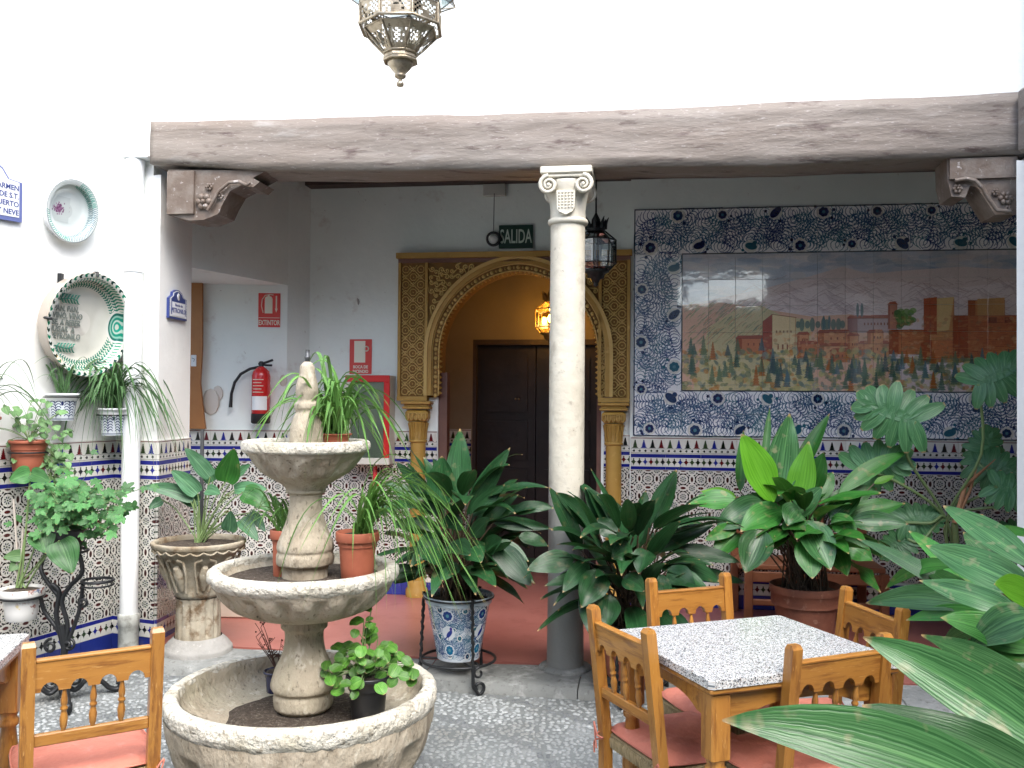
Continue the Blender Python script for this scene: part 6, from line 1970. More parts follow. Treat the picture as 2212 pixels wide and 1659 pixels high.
# ------------------------------------------------------------------ stone urn with its plant
def urn():
    Y = 5.36; c = at(427, 1425, Y); c.z = 0
    root = thing('stone_urn', 'carved stone capital planter on a fluted column foot by the corner pier', 'urn', tuple(c))
    T = Matrix.Translation(c)
    zr = at(427, 1170, Y).z; zj = at(427, 1287, Y).z; zf = at(427, 1372, Y).z
    wob = lambda a, z: 1 + .018 * noise.noise(Vector((math.cos(a) * 4, math.sin(a) * 4, z * 8)))
    mb = MB(); mb.lathe(sm([(.205, 0), (.207, .035), (.200, .05), (.196, .085), (.185, .10), (.165, .125), (.135, zf)], 3), M=T, n=44, wob=wob); mb.build('pedestal_base', urn_base_m, root)
    mb = MB(); mb.lathe([(.128, zf - .005), (.128, zf + .03), (.124, zj - .02), (.128, zj)], M=T, n=120, wob=lambda a, z: 1 - (.075 * max(0, math.cos(15 * a)) ** .6 if zf + .01 < z < zj - .01 else 0)); mb.build('fluted_shaft', urn_m, root)
    mb = MB(); mb.lathe(sm([(.118, zj), (.128, zj + .012), (.138, zj + .03), (.150, zj + .10), (.180, zj + .19), (.215, zj + .25), (.235, zj + .275)], 4), M=T, n=64, wob=lambda a, z: 1 - .05 * max(0, math.cos(8 * a)) * (1 if zj + .04 < z < zj + .25 else 0) + .01 * noise.noise(Vector((a * 3, z * 20, 1)))); mb.build('capital_bowl', urn_m, root)
    mb = MB(); mb.lathe(sm([(.225, zj + .262), (.245, zj + .275), (.255, zj + .295), (.262, zr - .02), (.268, zr), (.262, zr + .010), (.240, zr + .006), (.235, zr - .03)], 3), M=T, n=64, wob=wob); mb.build('urn_rim', urn_m, root)
    mb = MB()
    for k in range(22):
        a = k * 2 * PI / 22
        pts = [c + Vector(((.257 + .004 * q) * math.cos(a + x), (.257 + .004 * q) * math.sin(a + x), zr - .028 - .016 * math.sin(PI * (x / .285)))) for q, x in ((0, 0), (0, .07), (0, .14), (0, .21), (0, .285))]
        mb.tube(pts, .006, 4)
    o = mb.build('scallop_band', urn_m, root); o['kind'] = 'stuff'
    for k in range(8):
        a = k * PI / 4 + PI / 8 + .1
        d = Vector((math.cos(a), math.sin(a), 0)); s = Vector((-math.sin(a), math.cos(a), 0))
        mb = MB()
        for (x0, w_, z0_, z1_) in ((0, .05, .06, .20), ):
            pts = [c + d * (.150 + .06 * t ** 1.6) + s * (x0) + Vector((0, 0, zj + z0_ + (z1_ - z0_) * t)) for t in (0, .25, .5, .75, 1)]
            mb.tube(pts, [.012, .026, .034, .036, .020], 8, flat=.35) if False else mb.tube(pts, [.014, .024, .030, .030, .016], 8)
        for sg in (-1, 1):
            mb.tube([c + d * .158 + s * sg * .03 + Vector((0, 0, zj + .05)), c + d * .185 + s * sg * .048 + Vector((0, 0, zj + .15)), c + d * .222 + s * sg * .055 + Vector((0, 0, zj + .235)), c + d * .232 + s * sg * .02 + Vector((0, 0, zj + .245))], .008, 5)
        mb.build('carved_leaf', urn_m, root)
    mb = MB(); mb.lathe([(.240, zr - .02), (.15, zr - .008), (.05, zr - .002), (.001, zr - .004)], M=T, n=28); mb.build('soil', soil, root)
    # plant
    LU = [(454, 1030, 398, 967, 32, 0, 0, .05), (487, 1042, 506, 968, 46, 0, 1, -.03), (427, 1066, 369, 1016, 34, 0, 0, .08), (419, 1078, 303, 1053, 28, 0, 0, .15), (525, 1063, 583, 1106, 42, -.05, 1, .20), (505, 1058, 578, 1058, 26, .05, 0, .12),
          (445, 1058, 476, 1068, 24, -.1, 0, .1), (495, 1148, 499, 1102, 30, -.1, 0, -.1), (519, 1122, 558, 1170, 28, 0, 0, .1), (540, 1108, 574, 1150, 22, .05, 0, .1), (513, 1025, 541, 1003, 18, .1, 0, .05), (460, 1040, 440, 1000, 30, .1, 0, .0), (350, 1080, 322, 1100, 20, .05, 0, .1), (430, 1085, 380, 1075, 30, .05, 0, .12)]
    pr = thing('aroid_plant', 'broad leaved plant with long pale stalks growing in the carved stone urn', 'plant', (c.x, c.y, zr))
    sb = MB()
    for (us, vs_, ut, vt, w, dy, mi, ar) in LU:
        S = at(us, vs_, Y + dy); T_ = at(ut, vt, Y + dy - .04)
        leafobj(pr, [leaf_urn, leaf_mid][mi] if mi else leaf_urn, S, T_, w * Y / 1963 * 1.15, view_n(S, .3, .2), arch=ar, fold=.3, ripple=.05, prof='heart')
        b = c + Vector((rl.uniform(-.03, .03), rl.uniform(-.03, .03), zr - .01))
        sb.tube(curve3([b, b.lerp(S, .6) + Vector((0, 0, .04)), S], 4), .004, 5)
    for k in range(8):
        S = at(440 + rl.uniform(-30, 70), 1080 + rl.uniform(-20, 40), Y + rl.uniform(-.05, .1)); b = c + Vector((rl.uniform(-.03, .03), rl.uniform(-.03, .03), zr - .01))
        sb.tube(curve3([b, b.lerp(S, .6) + Vector((0, 0, .03)), S], 4), .0035, 5)
    o = sb.build('leaf_stalks', stem_g, pr); o['kind'] = 'stuff'
urn()
# grey rods leaning by the pier and behind the fountain
for (u0, v0, u1, v1, Yr, lab) in ((437, 928, 436, 1160, 5.6, 'thin grey metal rod rising behind the stone urn plant'), (631, 1035, 630, 1150, 6.5, 'short grey metal rod in front of the tiles behind the fountain baluster')):
    a, b = at(u0, v0, Yr), at(u1, v1, Yr); b = Vector((b.x, b.y, 0.0 if Yr < 6 else GF)) if True else b
    mb = MB(); mb.tube([a, b], .012, 8); o = mb.build('metal_rod', rod_m); tag(o, lab, 'rod')

# ------------------------------------------------------------------ furniture
def turned(mb, p0, p1, prof, n=14):
    """prof: (t, r) along p0->p1"""
    p0 = Vector(p0); p1 = Vector(p1)
    mb.tube([p0.lerp(p1, t) for t, r in prof], [r for t, r in prof], n)
def make_chair():
    root = thing('wooden_chair', 'x', 'chair')
    W, Dp, H, SZ = .375, .36, .865, .430    # the chair faces +Y, its back is at y = 0
    lean = .05
    def P(nm, mb, m): return mb.build(nm, m, root, world=False)
    for sx in (-1, 1):
        mb = MB()
        x = sx * (W / 2 - .018)
        segs = [(0, .0), (.42, .0), (H - .012, -lean), (H, -lean + .001)]
        V = []; 
        for (z, y) in segs:
            hw, hd = (.018, .017) if z < H - .001 else (.015, .010)
            V += [(x - hw, y - hd, z), (x + hw, y - hd, z), (x + hw, y + hd, z), (x - hw, y + hd, z)]
        fs = [(3, 2, 1, 0), (12, 13, 14, 15)]
        for k in range(3):
            for q in range(4): fs.append((4 * k + q, 4 * k + (q + 1) % 4, 4 * k + 4 + (q + 1) % 4, 4 * k + 4 + q))
        mb.add(V, fs); P('back_post', mb, pine)
        mb = MB(); mb.box((sx * (W / 2 - .012), Dp, SZ / 2 - .01), (.036, .036, SZ - .02), bev=.004); P('front_leg', mb, pine)
        for z in (.14, .27): mb = MB(); mb.box((sx * (W / 2 - .014), Dp / 2, z), (.018, Dp - .03, .026), bev=.003); P('side_stretcher', mb, pine_h)
    for z, y in ((.20, Dp), (.18, 0)):
        mb = MB(); mb.box((0, y, z), (W - .06, .02, .03), bev=.003); P('stretcher', mb, pine_h)
    # top rail with scalloped lower edge
    def yz(z): return -lean * max(0, (z - .42)) / (H - .42)
    zt, zl = H - .055, H - .145
    w = W - .070
    poly = [(-w / 2, zt), (w / 2, zt)][::-1]
    pts = []
    nS = 4; pitch = w / nS
    for s in range(nS):
        x0 = -w / 2 + s * pitch
        pts.append((x0, zl + .0 if s else zl)); 
        for q in range(9):
            a = PI * q / 8
            pts.append((x0 + pitch / 2 - pitch * .30 * math.cos(a), zl + pitch * .30 * math.sin(a) * 1.15))
    pts.append((w / 2, zl))
    mb = MB()
    outline = [(-w / 2, zt)] + pts + [(w / 2, zt)]
    # build as quads between lower edge and the top so it stays clean
    V = []; Fc = []
    for (x, z) in pts:
        for (zz, yy) in ((z, -.010), (z, .010), (zt, -.010), (zt, .010)):
            V.append((x, yy + yz(zz), zz))
    n = len(pts)
    for k in range(n - 1):
        a, b = 4 * k, 4 * (k + 1)
        Fc += [(a, b, b + 2, a + 2), (a + 1, a + 3, b + 3, b + 1), (a, a + 1, b + 1, b), (a + 2, b + 2, b + 3, a + 3)]
    mb.add(V, Fc)
    mb.box((0, yz(zt), zt), (w, .026, .010), bev=.003)
    P('top_rail', mb, pine_h)
    zr = H - .285
    mb = MB(); mb.box((0, yz(zr), zr), (w, .020, .034), bev=.003); P('lower_rail', mb, pine_h)
    for s in (1, 2, 3):
        x = -w / 2 + s * pitch
        mb = MB(); z0, z1 = zr + .017, zl + .003
        turned(mb, (x, yz(z0), z0), (x, yz(z1), z1), [(0, .0055), (.05, .007), (.10, .009), (.28, .0115), (.42, .008), (.47, .007), (.50, .0105), (.54, .0105), (.58, .007), (.62, .009), (.72, .0095), (.90, .006), (1, .0055)], 10)
        P('spindle', mb, pine)
    # rush seat: four woven triangles of cords
    root2 = []
    mb = MB(); zs = SZ
    hw0, hw1 = W / 2 - .004, W / 2 + .006
    nc = 15
    y0, y1 = .014, Dp + .016
    for k in range(nc):
        t = k / (nc - 1)
        f = t * .96 * .5
        xa, xb = -(hw0) * (1 - 2 * f), hw0 * (1 - 2 * f)
        ya, yb = y0 + (y1 - y0) * f, y1 - (y1 - y0) * f
        dz = -.004 * t * 2
        for (p, q) in (((xa, ya), (xb, ya)), ((xa, yb), (xb, yb)), ((xa, ya), (xa, yb)), ((xb, ya), (xb, yb))):
            mb.tube([(p[0], p[1], zs + dz), (q[0], q[1], zs + dz)], .0068, 5)
    # side wraps
    for k in range(26):
        x = -hw0 + (2 * hw0) * (k + .5) / 26
        for yy in (y1 + .002,):
            mb.tube([(x, yy - .006, zs + .003), (x, yy + .004, zs - .012), (x, yy, zs - .040)], .0066, 5)
        mb.tube([(x, y0 + .006, zs + .003), (x, y0 - .006, zs - .012), (x, y0 - .002, zs - .040)], .0066, 5)
        y = y0 + (y1 - y0) * (k + .5) / 26
        for sx in (-1, 1):
            mb.tube([(sx * (hw0 - .004), y, zs + .003), (sx * (hw0 + .006), y, zs - .012), (sx * (hw0 + .002), y, zs - .040)], .0066, 5)
    mb.box((0, (y0 + y1) / 2, zs - .018), (hw0 * 2 - .012, y1 - y0 - .012, .030))
    o = P('rush_seat', mb, rush)
    return root
def make_cushion():
    root = thing('seat_cushion', 'x', 'cushion')
    W, Dp, z = .375, .355, .437
    n = 14; V = []; Fc = []
    for side in (0, 1):
        for j in range(n + 1):
            for i in range(n + 1):
                x, y = -1 + 2 * i / n, -1 + 2 * j / n
                e = max(abs(x), abs(y))
                rr = 1 - .06 * (abs(x * y)) ** 3
                puff = (1 - e ** 6) ** .5
                zz = z + (.010 + .022 * puff + .004 * noise.noise(Vector((x * 2, y * 2, 1))) if side == 0 else .006 - .004 * puff)
                fx = 1 - .07 * max(0, -y)
                V.append((x * rr * (W / 2 + .008) * fx, Dp / 2 + .01 + y * rr * (Dp / 2 + .004), zz))
    m = (n + 1) ** 2
    for j in range(n):
        for i in range(n):
            a = j * (n + 1) + i
            Fc.append((a, a + 1, a + n + 2, a + n + 1)); Fc.append((m + a, m + a + n + 1, m + a + n + 2, m + a + 1))
    ring = [i for i in range(n)] + [n + j * (n + 1) for j in range(n)] + [n * (n + 1) + i for i in range(n, 0, -1)] + [j * (n + 1) for j in range(n, 0, -1)]
    for k in range(len(ring)):
        a, b = ring[k], ring[(k + 1) % len(ring)]; Fc.append((b, a, m + a, m + b))
    mb = MB(); mb.add(V, Fc, smooth=True); mb.build('pad', cushion_m, root, world=False)
    mb = MB(); mb.tube([((V[k][0]) * 1.004, V[k][1], z + .010) for k in ring] + [((V[ring[0]][0]) * 1.004, V[ring[0]][1], z + .010)], .0028, 5); mb.build('piping', cushion_m, root, world=False)
    for sx in (-1, 1):
        mb = MB(); x = sx * .160
        mb.tube(curve3([(x, .03, z), (x + sx * .02, -.015, z + .0), (x + sx * .008, -.034, z - .005), (x - sx * .015, -.024, z - .01), (x + sx * .03, -.03, z - .03), (x + sx * .028, -.032, z - .07)], 4), .0032, 5)
        mb.tube(curve3([(x + sx * .008, -.034, z - .005), (x + sx * .036, -.03, z + .03), (x + sx * .03, -.03, z - .0), (x + sx * .012, -.034, z - .05)], 4), .0030, 5)
        mb.build('tie', cushion_m, root, world=False)
    return root
chair0, cush0 = make_chair(), make_cushion()
used = [0]
def place(pL, pR, clab, qlab, group, cgroup):
    """pL, pR: foot positions of the two back posts, seen from behind the chair (left, right)"""
    pL, pR = Vector(pL), Vector(pR)
    d = (pR - pL); ang = math.atan2(d.y, d.x); m = (pL + pR) / 2
    for base, lab, gr in ((chair0, clab, group), (cush0, qlab, cgroup)):
        o = base if used[0] < 2 else copy_tree(base)
        used[0] += 1
        o.location = (m.x, m.y, 0); o.rotation_euler = (0, 0, ang)
        o['label'] = lab; o['group'] = gr
GT, GC = 'wooden chairs around the granite table', 'coral seat cushions'
def foot(u_, v_, z=.865, lean=.0):
    # a point at height z seen at (u, v): solve its distance
    d = CAM_R @ Vector(((u_ - 1106) / 1963, -(v_ - 829.5) / 1963, -1))
    t = (z - EYE) / d.z
    p = Vector((0, 0, EYE)) + d * t
    return Vector((p.x, p.y, 0))
def post_pair(a, b, w=.339):
    """two post tops seen in the photograph -> feet of the posts, with the true spacing and the lean undone"""
    A, Bq = foot(*a), foot(*b)
    m = (A + Bq) / 2; d = (Bq - A).normalized()
    f = Vector((-d.y, d.x, 0))
    m = m + f * .05
    return m - d * w / 2, m + d * w / 2
# left chair: faces right (+X). seen from behind (from -X): left post = far one
place(*post_pair((1286, 1309), (1395, 1356)), 'honey pine chair pushed in at the left side of the granite table', 'coral cushion tied on the chair at the left side of the granite table', GT, GC)
place(*post_pair((1565, 1237), (1408, 1249)), 'honey pine chair on the far side of the granite table, nearest the column', 'coral cushion on the chair at the far side of the table', GT, GC)
place(*post_pair((1959, 1314), (1822, 1264)), 'honey pine chair on the right side of the granite table, beside the overhanging leaves', 'coral cushion on the chair at the right side of the table', GT, GC)
place(*post_pair((1718, 1392), (1909, 1368)), 'honey pine chair with its back to the camera at the near side of the table', 'coral cushion on the chair nearest the camera at the granite table', GT, GC)
a, b = foot(78, 1437, .80), foot(325, 1405, .80)
d = (b - a).normalized(); m = (a + b) / 2 + Vector((-d.y, d.x, 0)) * .05
place(m - d * .1695, m + d * .1695, 'honey pine chair with its back to the camera alone in the bottom left corner', 'coral cushion on the chair in the bottom left corner', GT, GC)

def granite_table(C, u, v, hw, hd, label, H=.78):
    """u, v: unit axes; hw, hd: half sizes of the top"""
    C = Vector((*C, 0)); u = Vector((*u, 0)).normalized(); v = Vector((-u.y, u.x, 0))
    ang = math.atan2(u.y, u.x)
    root = thing('granite_table', label, 'table', tuple(C), ang, 'granite topped courtyard tables')
    P = lambda nm, mb, m: mb.build(nm, m, root, world=False)
    t = .026
    mb = MB()
    c = .012
    out = [(-hw + c, -hd), (hw - c, -hd), (hw, -hd + c), (hw, hd - c), (hw - c, hd), (-hw + c, hd), (-hw, hd - c), (-hw, -hd + c)]
    n = len(out); V = []; Fc = []; UV = []
    ins = [(x * .992, y * .992) for x, y in out]
    for (pp, z) in ((out, H - t), (out, H - .003), (ins, H)): V += [(x, y, z) for x, y in pp]
    for k in range(2):
        for q in range(n):
            Fc.append((k * n + q, k * n + (q + 1) % n, (k + 1) * n + (q + 1) % n, (k + 1) * n + q))
    Fc.append(tuple(2 * n + q for q in range(n))); Fc.append(tuple(range(n))[::-1])
    sc = 1.9
    UV = [[((V[i][0] + V[i][1] * (1 if len(f) == 4 else 0)) * sc, (V[i][1] if len(f) > 4 else V[i][2]) * sc) for i in f] for f in Fc]
    mb.add(V, Fc, UV); P('table_top', mb, m_gran)
    mb = MB(); mb.box((0, 0, H - t - .009), (2 * hw - .008, 2 * hd - .008, .018), bev=.005); P('wooden_frame', mb, pine_h)
    for (ax, L, off) in ((0, hw, hd), (1, hd, hw)):
        for sg in (-1, 1):
            pts = []; N = 20; L2 = L - .06
            for k in range(N + 1):
                x = -L2 + 2 * L2 * k / N
                e = abs(x) / L2
                z = H - .125 if e > .72 else H - .125 + .035 * (1 - (e / .72) ** 3)
                pts.append((x, z))
            V = []; Fc = []
            for (x, z) in pts:
                for (zz, dd) in ((z, -.009), (z, .009), (H - t - .018, -.009), (H - t - .018, .009)):
                    o_ = sg * (off - .045) + dd
                    V.append((x, o_, zz) if ax == 0 else (-o_, x, zz))
            for k in range(N):
                a_, b_ = 4 * k, 4 * (k + 1)
                Fc += [(a_, b_, b_ + 2, a_ + 2), (a_ + 1, a_ + 3, b_ + 3, b_ + 1), (a_, a_ + 1, b_ + 1, b_), (a_ + 2, b_ + 2, b_ + 3, a_ + 3)]
            mb = MB(); mb.add(V, Fc); P('apron', mb, pine_h)
    for sx in (-1, 1):
        for sy in (-1, 1):
            x, y = sx * (hw - .047), sy * (hd - .047)
            mb = MB(); mb.box((x, y, (H - .044 + .545) / 2), (.062, .062, H - .044 - .545), bev=.005)
            turned(mb, (x, y, .547), (x, y, 0), [(0, .030), (.03, .024), (.05, .031), (.075, .031), (.09, .022), (.2, .029), (.35, .033), (.55, .028), (.78, .020), (.82, .026), (.85, .026), (.88, .018), (1, .022)], 18)
            P('leg', mb, pine)
    return root
near, left, back, right = Vector((.547, 2.50)), Vector((.352, 3.075)), Vector((.989, 3.29)), Vector((1.16, 2.748))
C = (near + left + back + right) / 4
u_ = ((right - near) + (back - left)).normalized()
granite_table(C, u_, None, .333, .295, 'square granite topped table with pine legs, four chairs pushed in around it')
tc = foot(62, 1402, .78)
granite_table((tc.x - .345, tc.y - .18), (math.cos(.25), math.sin(.25)), None, .333, .295, 'second granite table, only its corner showing at the left edge')

# ------------------------------------------------------------------ lanterns
def octa(mb, prof, T, n=8):
    mb.lathe(prof, M=T, n=n, smooth=False, a0=PI / 8)
def gallery_lantern(c, s, label, lit=False, frame=lead_m, gl=glass):
    """c: centre of the glass body; s: scale; parts in world space"""
    root = thing('hanging_lantern', label, 'lantern', tuple(c))
    T = Matrix.Translation(c) @ Matrix.Diagonal((s, s, s, 1)) @ Matrix.Rotation(.2, 4, 'Z')
    zs = [(-.120, .085), (-.075, .130), (.075, .130), (.135, .060)]
    n = 8
    def pt(k, r, z): a = 2 * PI * k / n + PI / 8; return T @ Vector((r * math.cos(a), r * math.sin(a), z))
    mb = MB()
    for (z, r) in zs:
        mb.tube([pt(k, r, z) for k in range(n + 1)], .0045 * s, 5)
    for k in range(n):
        for (a, b) in zip(zs, zs[1:]): mb.tube([pt(k, a[1], a[0]), pt(k, b[1], b[0])], .004 * s, 5)
    mb.build('lantern_frame', frame, root)
    for k in range(n):
        for (a, b) in zip(zs, zs[1:]):
            mb = MB(); mb.add([pt(k, a[1] * .98, a[0]), pt(k + 1, a[1] * .98, a[0]), pt(k + 1, b[1] * .98, b[0]), pt(k, b[1] * .98, b[0])], [(0, 1, 2, 3)]); mb.build('pane', gl, root)
    mb = MB(); mb.lathe([(.060, .135), (.062, .150), (.050, .175), (.030, .185), (.028, .21), (.012, .24), (.004, .26)], M=T, n=12)
    for k in range(8):
        mb.tube([pt(k, .058, .148), pt(k, .062, .185), pt(k, .082, .222)], [.014 * s, .012 * s, .002 * s], 5)
    mb.build('crown', frame, root)
    mb = MB(); mb.lathe([(.088, -.118), (.090, -.126), (.060, -.140), (.055, -.165), (.030, -.175), (.022, -.195), (.012, -.200), (.018, -.21), (.001, -.225)], M=T, n=12); mb.build('lantern_foot', frame, root)
    return root, T
Yg = 5.95
c = at(1287, 545, Yg)
root, T = gallery_lantern(c, 1.02, 'dark iron eight sided glass lantern hanging just right of the marble column')
mb = MB(); mb.tube([T @ Vector((0, 0, .25)), Vector((c.x, c.y, 3.3))], .006, 6); mb.build('hanging_rod', lead_m, root)
mb = MB()
for k in range(3):
    a = 2 * PI * k / 3; mb.tube([T @ Vector((.03 * math.cos(a), .03 * math.sin(a), -.05)), T @ Vector((.03 * math.cos(a), .03 * math.sin(a), .05))], .008, 8)
mb.build('candle_bulb', M_('milk_glass', (.8, .82, .82), .3), root)

c = at(1190, 688, 7.45)
root, T = gallery_lantern(c, 1.0, 'lit golden star lantern glowing inside the arch, half hidden by the column', frame=brass_lit, gl=M_glass('amber_glass', (.95, .72, .30), .1, .08))
mb = MB(); mb.tube([T @ Vector((0, 0, .25)), Vector((c.x, c.y, 2.9))], .006, 6); mb.build('hanging_chain', lead_m, root)
mb = MB(); mb.ball(T @ Vector((0, 0, .0)), .026, 10, 8, (1, 1, 1.3)); mb.build('bulb', bulb_m, root)
ld = bpy.data.lights.new('lantern_light', 'POINT'); ld.energy = .8; ld.color = (1.0, .76, .46); ld.shadow_soft_size = .04
lo = bpy.data.objects.new('lantern_light', ld); COL.objects.link(lo); lo.location = c + Vector((0, 0, -.045)); 

def brass_lantern():
    Y = 3.0
    c = at(866, 20, Y); sc = Y / 1963
    root = thing('brass_lantern', 'large pierced brass star lantern hanging at the top of the picture', 'lantern', tuple(c))
    top = c
    def z(v): return at(866, v, Y).z
    K = Matrix.Translation((c.x, c.y, 0))
    n = 8
    prof = [(88, 12), (88, 22), (90, 60), (72, 82), (72, 86), (80, 72)]
    rings = [(84, 6), (86, 18), (90, 22), (86, 60), (80, 66), (74, 68), (30, 117), (26, 121)]
    def pt(k, r, zz): a = 2 * PI * k / n + PI / 8; return Vector((c.x + r * sc * math.cos(a), c.y + r * sc * math.sin(a), zz))
    rr = random.Random(4)
    def pierced(r0, v0, r1, v1, holes):
        """eight plates with real cut-outs: a grid with cells left open"""
        z0, z1 = z(v0), z(v1)
        for k in range(n):
            A, Bp, Cq, Dq = pt(k, r0, z0), pt(k + 1, r0, z0), pt(k + 1, r1, z1), pt(k, r1, z1)
            gx, gy = 12, holes
            V = []; Fc = []
            for j in range(gy + 1):
                for i in range(gx + 1):
                    s_, t_ = i / gx, j / gy
                    V.append(A.lerp(Bp, s_).lerp(Dq.lerp(Cq, s_), t_))
            for j in range(gy):
                for i in range(gx):
                    edge = i in (0, gx - 1) or j in (0, gy - 1)
                    dx, dy = abs(i - (gx - 1) / 2), abs(j - (gy - 1) / 2)
                    star = (dx + dy * 1.0) < 2.2 or (abs(dx - 3.5) < 1.1 and dy < gy * .28) 
                    lat = (i + j) % 2 == 0
                    if not edge and ((star and (int(dx + dy) % 2 == 0 or dx + dy < 1.2)) or (not star and lat and rr.random() < .35)): continue
                    a = j * (gx + 1) + i; Fc.append((a, a + 1, a + gx + 2, a + gx + 1))
            mb = MB(); mb.add(V, Fc); mb.build('pierced_panel', brass, root)
    pierced(88, 64, 90, 20, 9)
    pierced(34, 118, 78, 72, 8)
    for (r, v, th) in ((88, 20, 3.0), (90, 12, 2.6), (91, 64, 3.6), (80, 71, 2.4), (36, 117, 3), (36, 128, 2.6), (36, 133, 3.4)):
        mb = MB(); mb.tube([pt(k, r, z(v)) for k in range(n + 1)], th * sc, 6); mb.build('brass_band', brass, root)
    # saw-toothed crown strip
    mb = MB()
    for k in range(n):
        for q in range(9):
            a, b = pt(k, 89, z(18)).lerp(pt(k + 1, 89, z(18)), q / 9), pt(k, 89, z(18)).lerp(pt(k + 1, 89, z(18)), (q + .8) / 9)
            a2, b2 = pt(k, 92, z(2)).lerp(pt(k + 1, 92, z(2)), (q + .1) / 9), pt(k, 92, z(2)).lerp(pt(k + 1, 92, z(2)), (q + .6) / 9)
            mb.add([a, b, b2, a2], [(0, 1, 2, 3)])
    mb.build('toothed_strip', brass, root)
    for k in range(n):
        mb = MB()
        mb.tube([pt(k, 91, z(64)), pt(k, 90, z(20))], 2.6 * sc, 5); mb.tube([pt(k, 80, z(72)), pt(k, 58, z(96)), pt(k, 35, z(118))], 2.4 * sc, 5); mb.build('rib', brass, root)
    mb = MB(); mb.lathe([(36 * sc, z(128)), (34 * sc, z(118))], M=K, n=8, a0=PI / 8, smooth=False); mb.build('collar', brass, root)
    mb = MB(); mb.lathe([(.0005, z(188)), (7 * sc, z(186)), (8.5 * sc, z(181)), (6 * sc, z(176)), (3 * sc, z(173)), (5 * sc, z(171)), (12 * sc, z(167)), (13 * sc, z(163)), (11 * sc, z(160)), (22 * sc, z(148)), (28 * sc, z(139)), (28 * sc, z(135)), (26 * sc, z(131))], M=K, n=16); mb.build('finial', brass, root)
    # glass star points and the upper body outside the frame
    for k in range(n):
        m = (pt(k, 92, z(0)) + pt(k + 1, 92, z(0))) / 2; out = (m - Vector((c.x, c.y, m.z))).normalized()
        tip = m + out * .11 + Vector((0, 0, .05)); a, b = pt(k, 92, z(4)), pt(k + 1, 92, z(4)); a2, b2 = a + Vector((0, 0, .13)), b + Vector((0, 0, .13))
        mb = MB(); mb.add([a, b, b2, a2, tip], [(0, 1, 4), (1, 2, 4), (2, 3, 4), (3, 0, 4)]); mb.build('star_point', glass, root)
        mb = MB()
        for e in (a, b, a2, b2): mb.tube([e, tip], .0022, 4)
        mb.build('star_edge', brass, root)
    mb = MB(); mb.lathe([(92 * sc, z(4) + .13), (60 * sc, z(4) + .20), (20 * sc, z(4) + .27), (.004, z(4) + .30)], M=K, n=8, a0=PI / 8); mb.build('dome', brass, root)
    mb = MB(); mb.tube([(c.x, c.y, z(4) + .29), (c.x, c.y, 5.8)], .006, 6); mb.build('chain', lead_m, root)
    mb = MB(); mb.box((c.x, c.y, 5.83), (.06, 14, .06)); mb.build('support_bar', iron, root)
brass_lantern()

# ------------------------------------------------------------------ plates and signs on the left wall
def wall_bowl(name, label, cu, cv, R_, rb, depth, ring, bottom, outside, out=.0, clips=False, tilt=.12, dr=.9):
    c = onL(cu, cv, depth + out)
    Z = NL.copy(); Z = (Matrix.Rotation(0, 3, 'Z') @ Z)
    Z = (Z + Vector((0, 0, -tilt))).normalized()
    X = DL.copy(); Yv = Z.cross(X).normalized(); X = Yv.cross(Z).normalized()
    K = Matrix(((X.x, Yv.x, Z.x, c.x), (X.y, Yv.y, Z.y, c.y), (X.z, Yv.z, Z.z, c.z), (0, 0, 0, 1)))
    root = thing(name, label, 'plate' if R_ < .25 else 'bowl', tuple(onL(cu, cv, .01)))
    t = .012; dout = depth; depth = depth * dr
    prof = [(rb * .35, -depth + t), (rb * .8, -depth + t + .002), (rb, -depth + t + .012), ((rb + R_) / 2 + .01, -depth * .55), (R_ - .03, -.010), (R_ - .012, .0), (R_, .002)]
    prof = sm(prof, 4)
    mb = MB(); 
    # v runs 1 (centre) .. 0 (rim) in picture rows: v=1 is the top row = rim
    mb.lathe(prof, M=K, n=64, uvs=True)
    Ki = K.inverted()
    rad_ = [min(1, (Ki @ Vector(q)).xy.length / R_) for q in mb.v]
    mb.uv = [[(u_[0], rad_[i] ** 1.0) for i, u_ in zip(f, uu)] for f, uu in zip(mb.f, mb.uv)]
    mb.build('inner_glaze', ring, root)
    mb = MB(); mb.lathe([(R_, .002), (R_ + .004, -.004), (R_ - .002, -.014), ((rb + R_) / 2 + .018, -dout * .6), (rb + .01, -dout + .004), (rb * .95, -dout)], M=K, n=64); mb.build('outside', outside, root)
    mb = MB(); rr_ = rb * .36
    pts = [(rr_ * math.cos(a), rr_ * math.sin(a)) for a in [2 * PI * k / 40 for k in range(40)]]
    V = [K @ Vector((x, y, -depth + t)) for x, y in pts] + [K @ Vector((x, y, -depth + t)) for x, y in [(0, 0)]]
    mb.add(V, [(k, (k + 1) % 40, 40) for k in range(40)], [[(.5 + .5 * math.cos(a), .5 + .5 * math.sin(a)) for a in (2 * PI * k / 40, 2 * PI * (k + 1) / 40)] + [(.5, .5)] for k in range(40)])
    mb.build('bowl_bottom', bottom, root)
    if clips:
        for a in (PI / 2, -.12, PI - .05):
            d = Vector((math.cos(a), math.sin(a), 0))
            mb = MB(); mb.tube([K @ (d * (R_ + .002) + Vector((0, 0, -.02))), K @ (d * (R_ + .006) + Vector((0, 0, .008))), K @ (d * (R_ - .018) + Vector((0, 0, .012)))], .008, 6)
            mb.tube([K @ (d * (R_ + .002) + Vector((0, 0, -.02))), K @ (d * (rb + .05) + Vector((0, 0, -depth + .02)))], .003, 5)
            mb.build('wire_clip', iron, root)
    return root, K
root, K = wall_bowl('painted_plate', 'small white plate with a violet sprig and green fringe, high on the left wall', 158, 456, .180, .125, .075, m_ring_s, m_sprig, white_glaze)
mb = MB(); s_ = .062
V = [K @ Vector((x, y, -.0535)) for x, y in ((-.125, -.07), (.02, -.07), (.02, .075), (-.125, .075))]
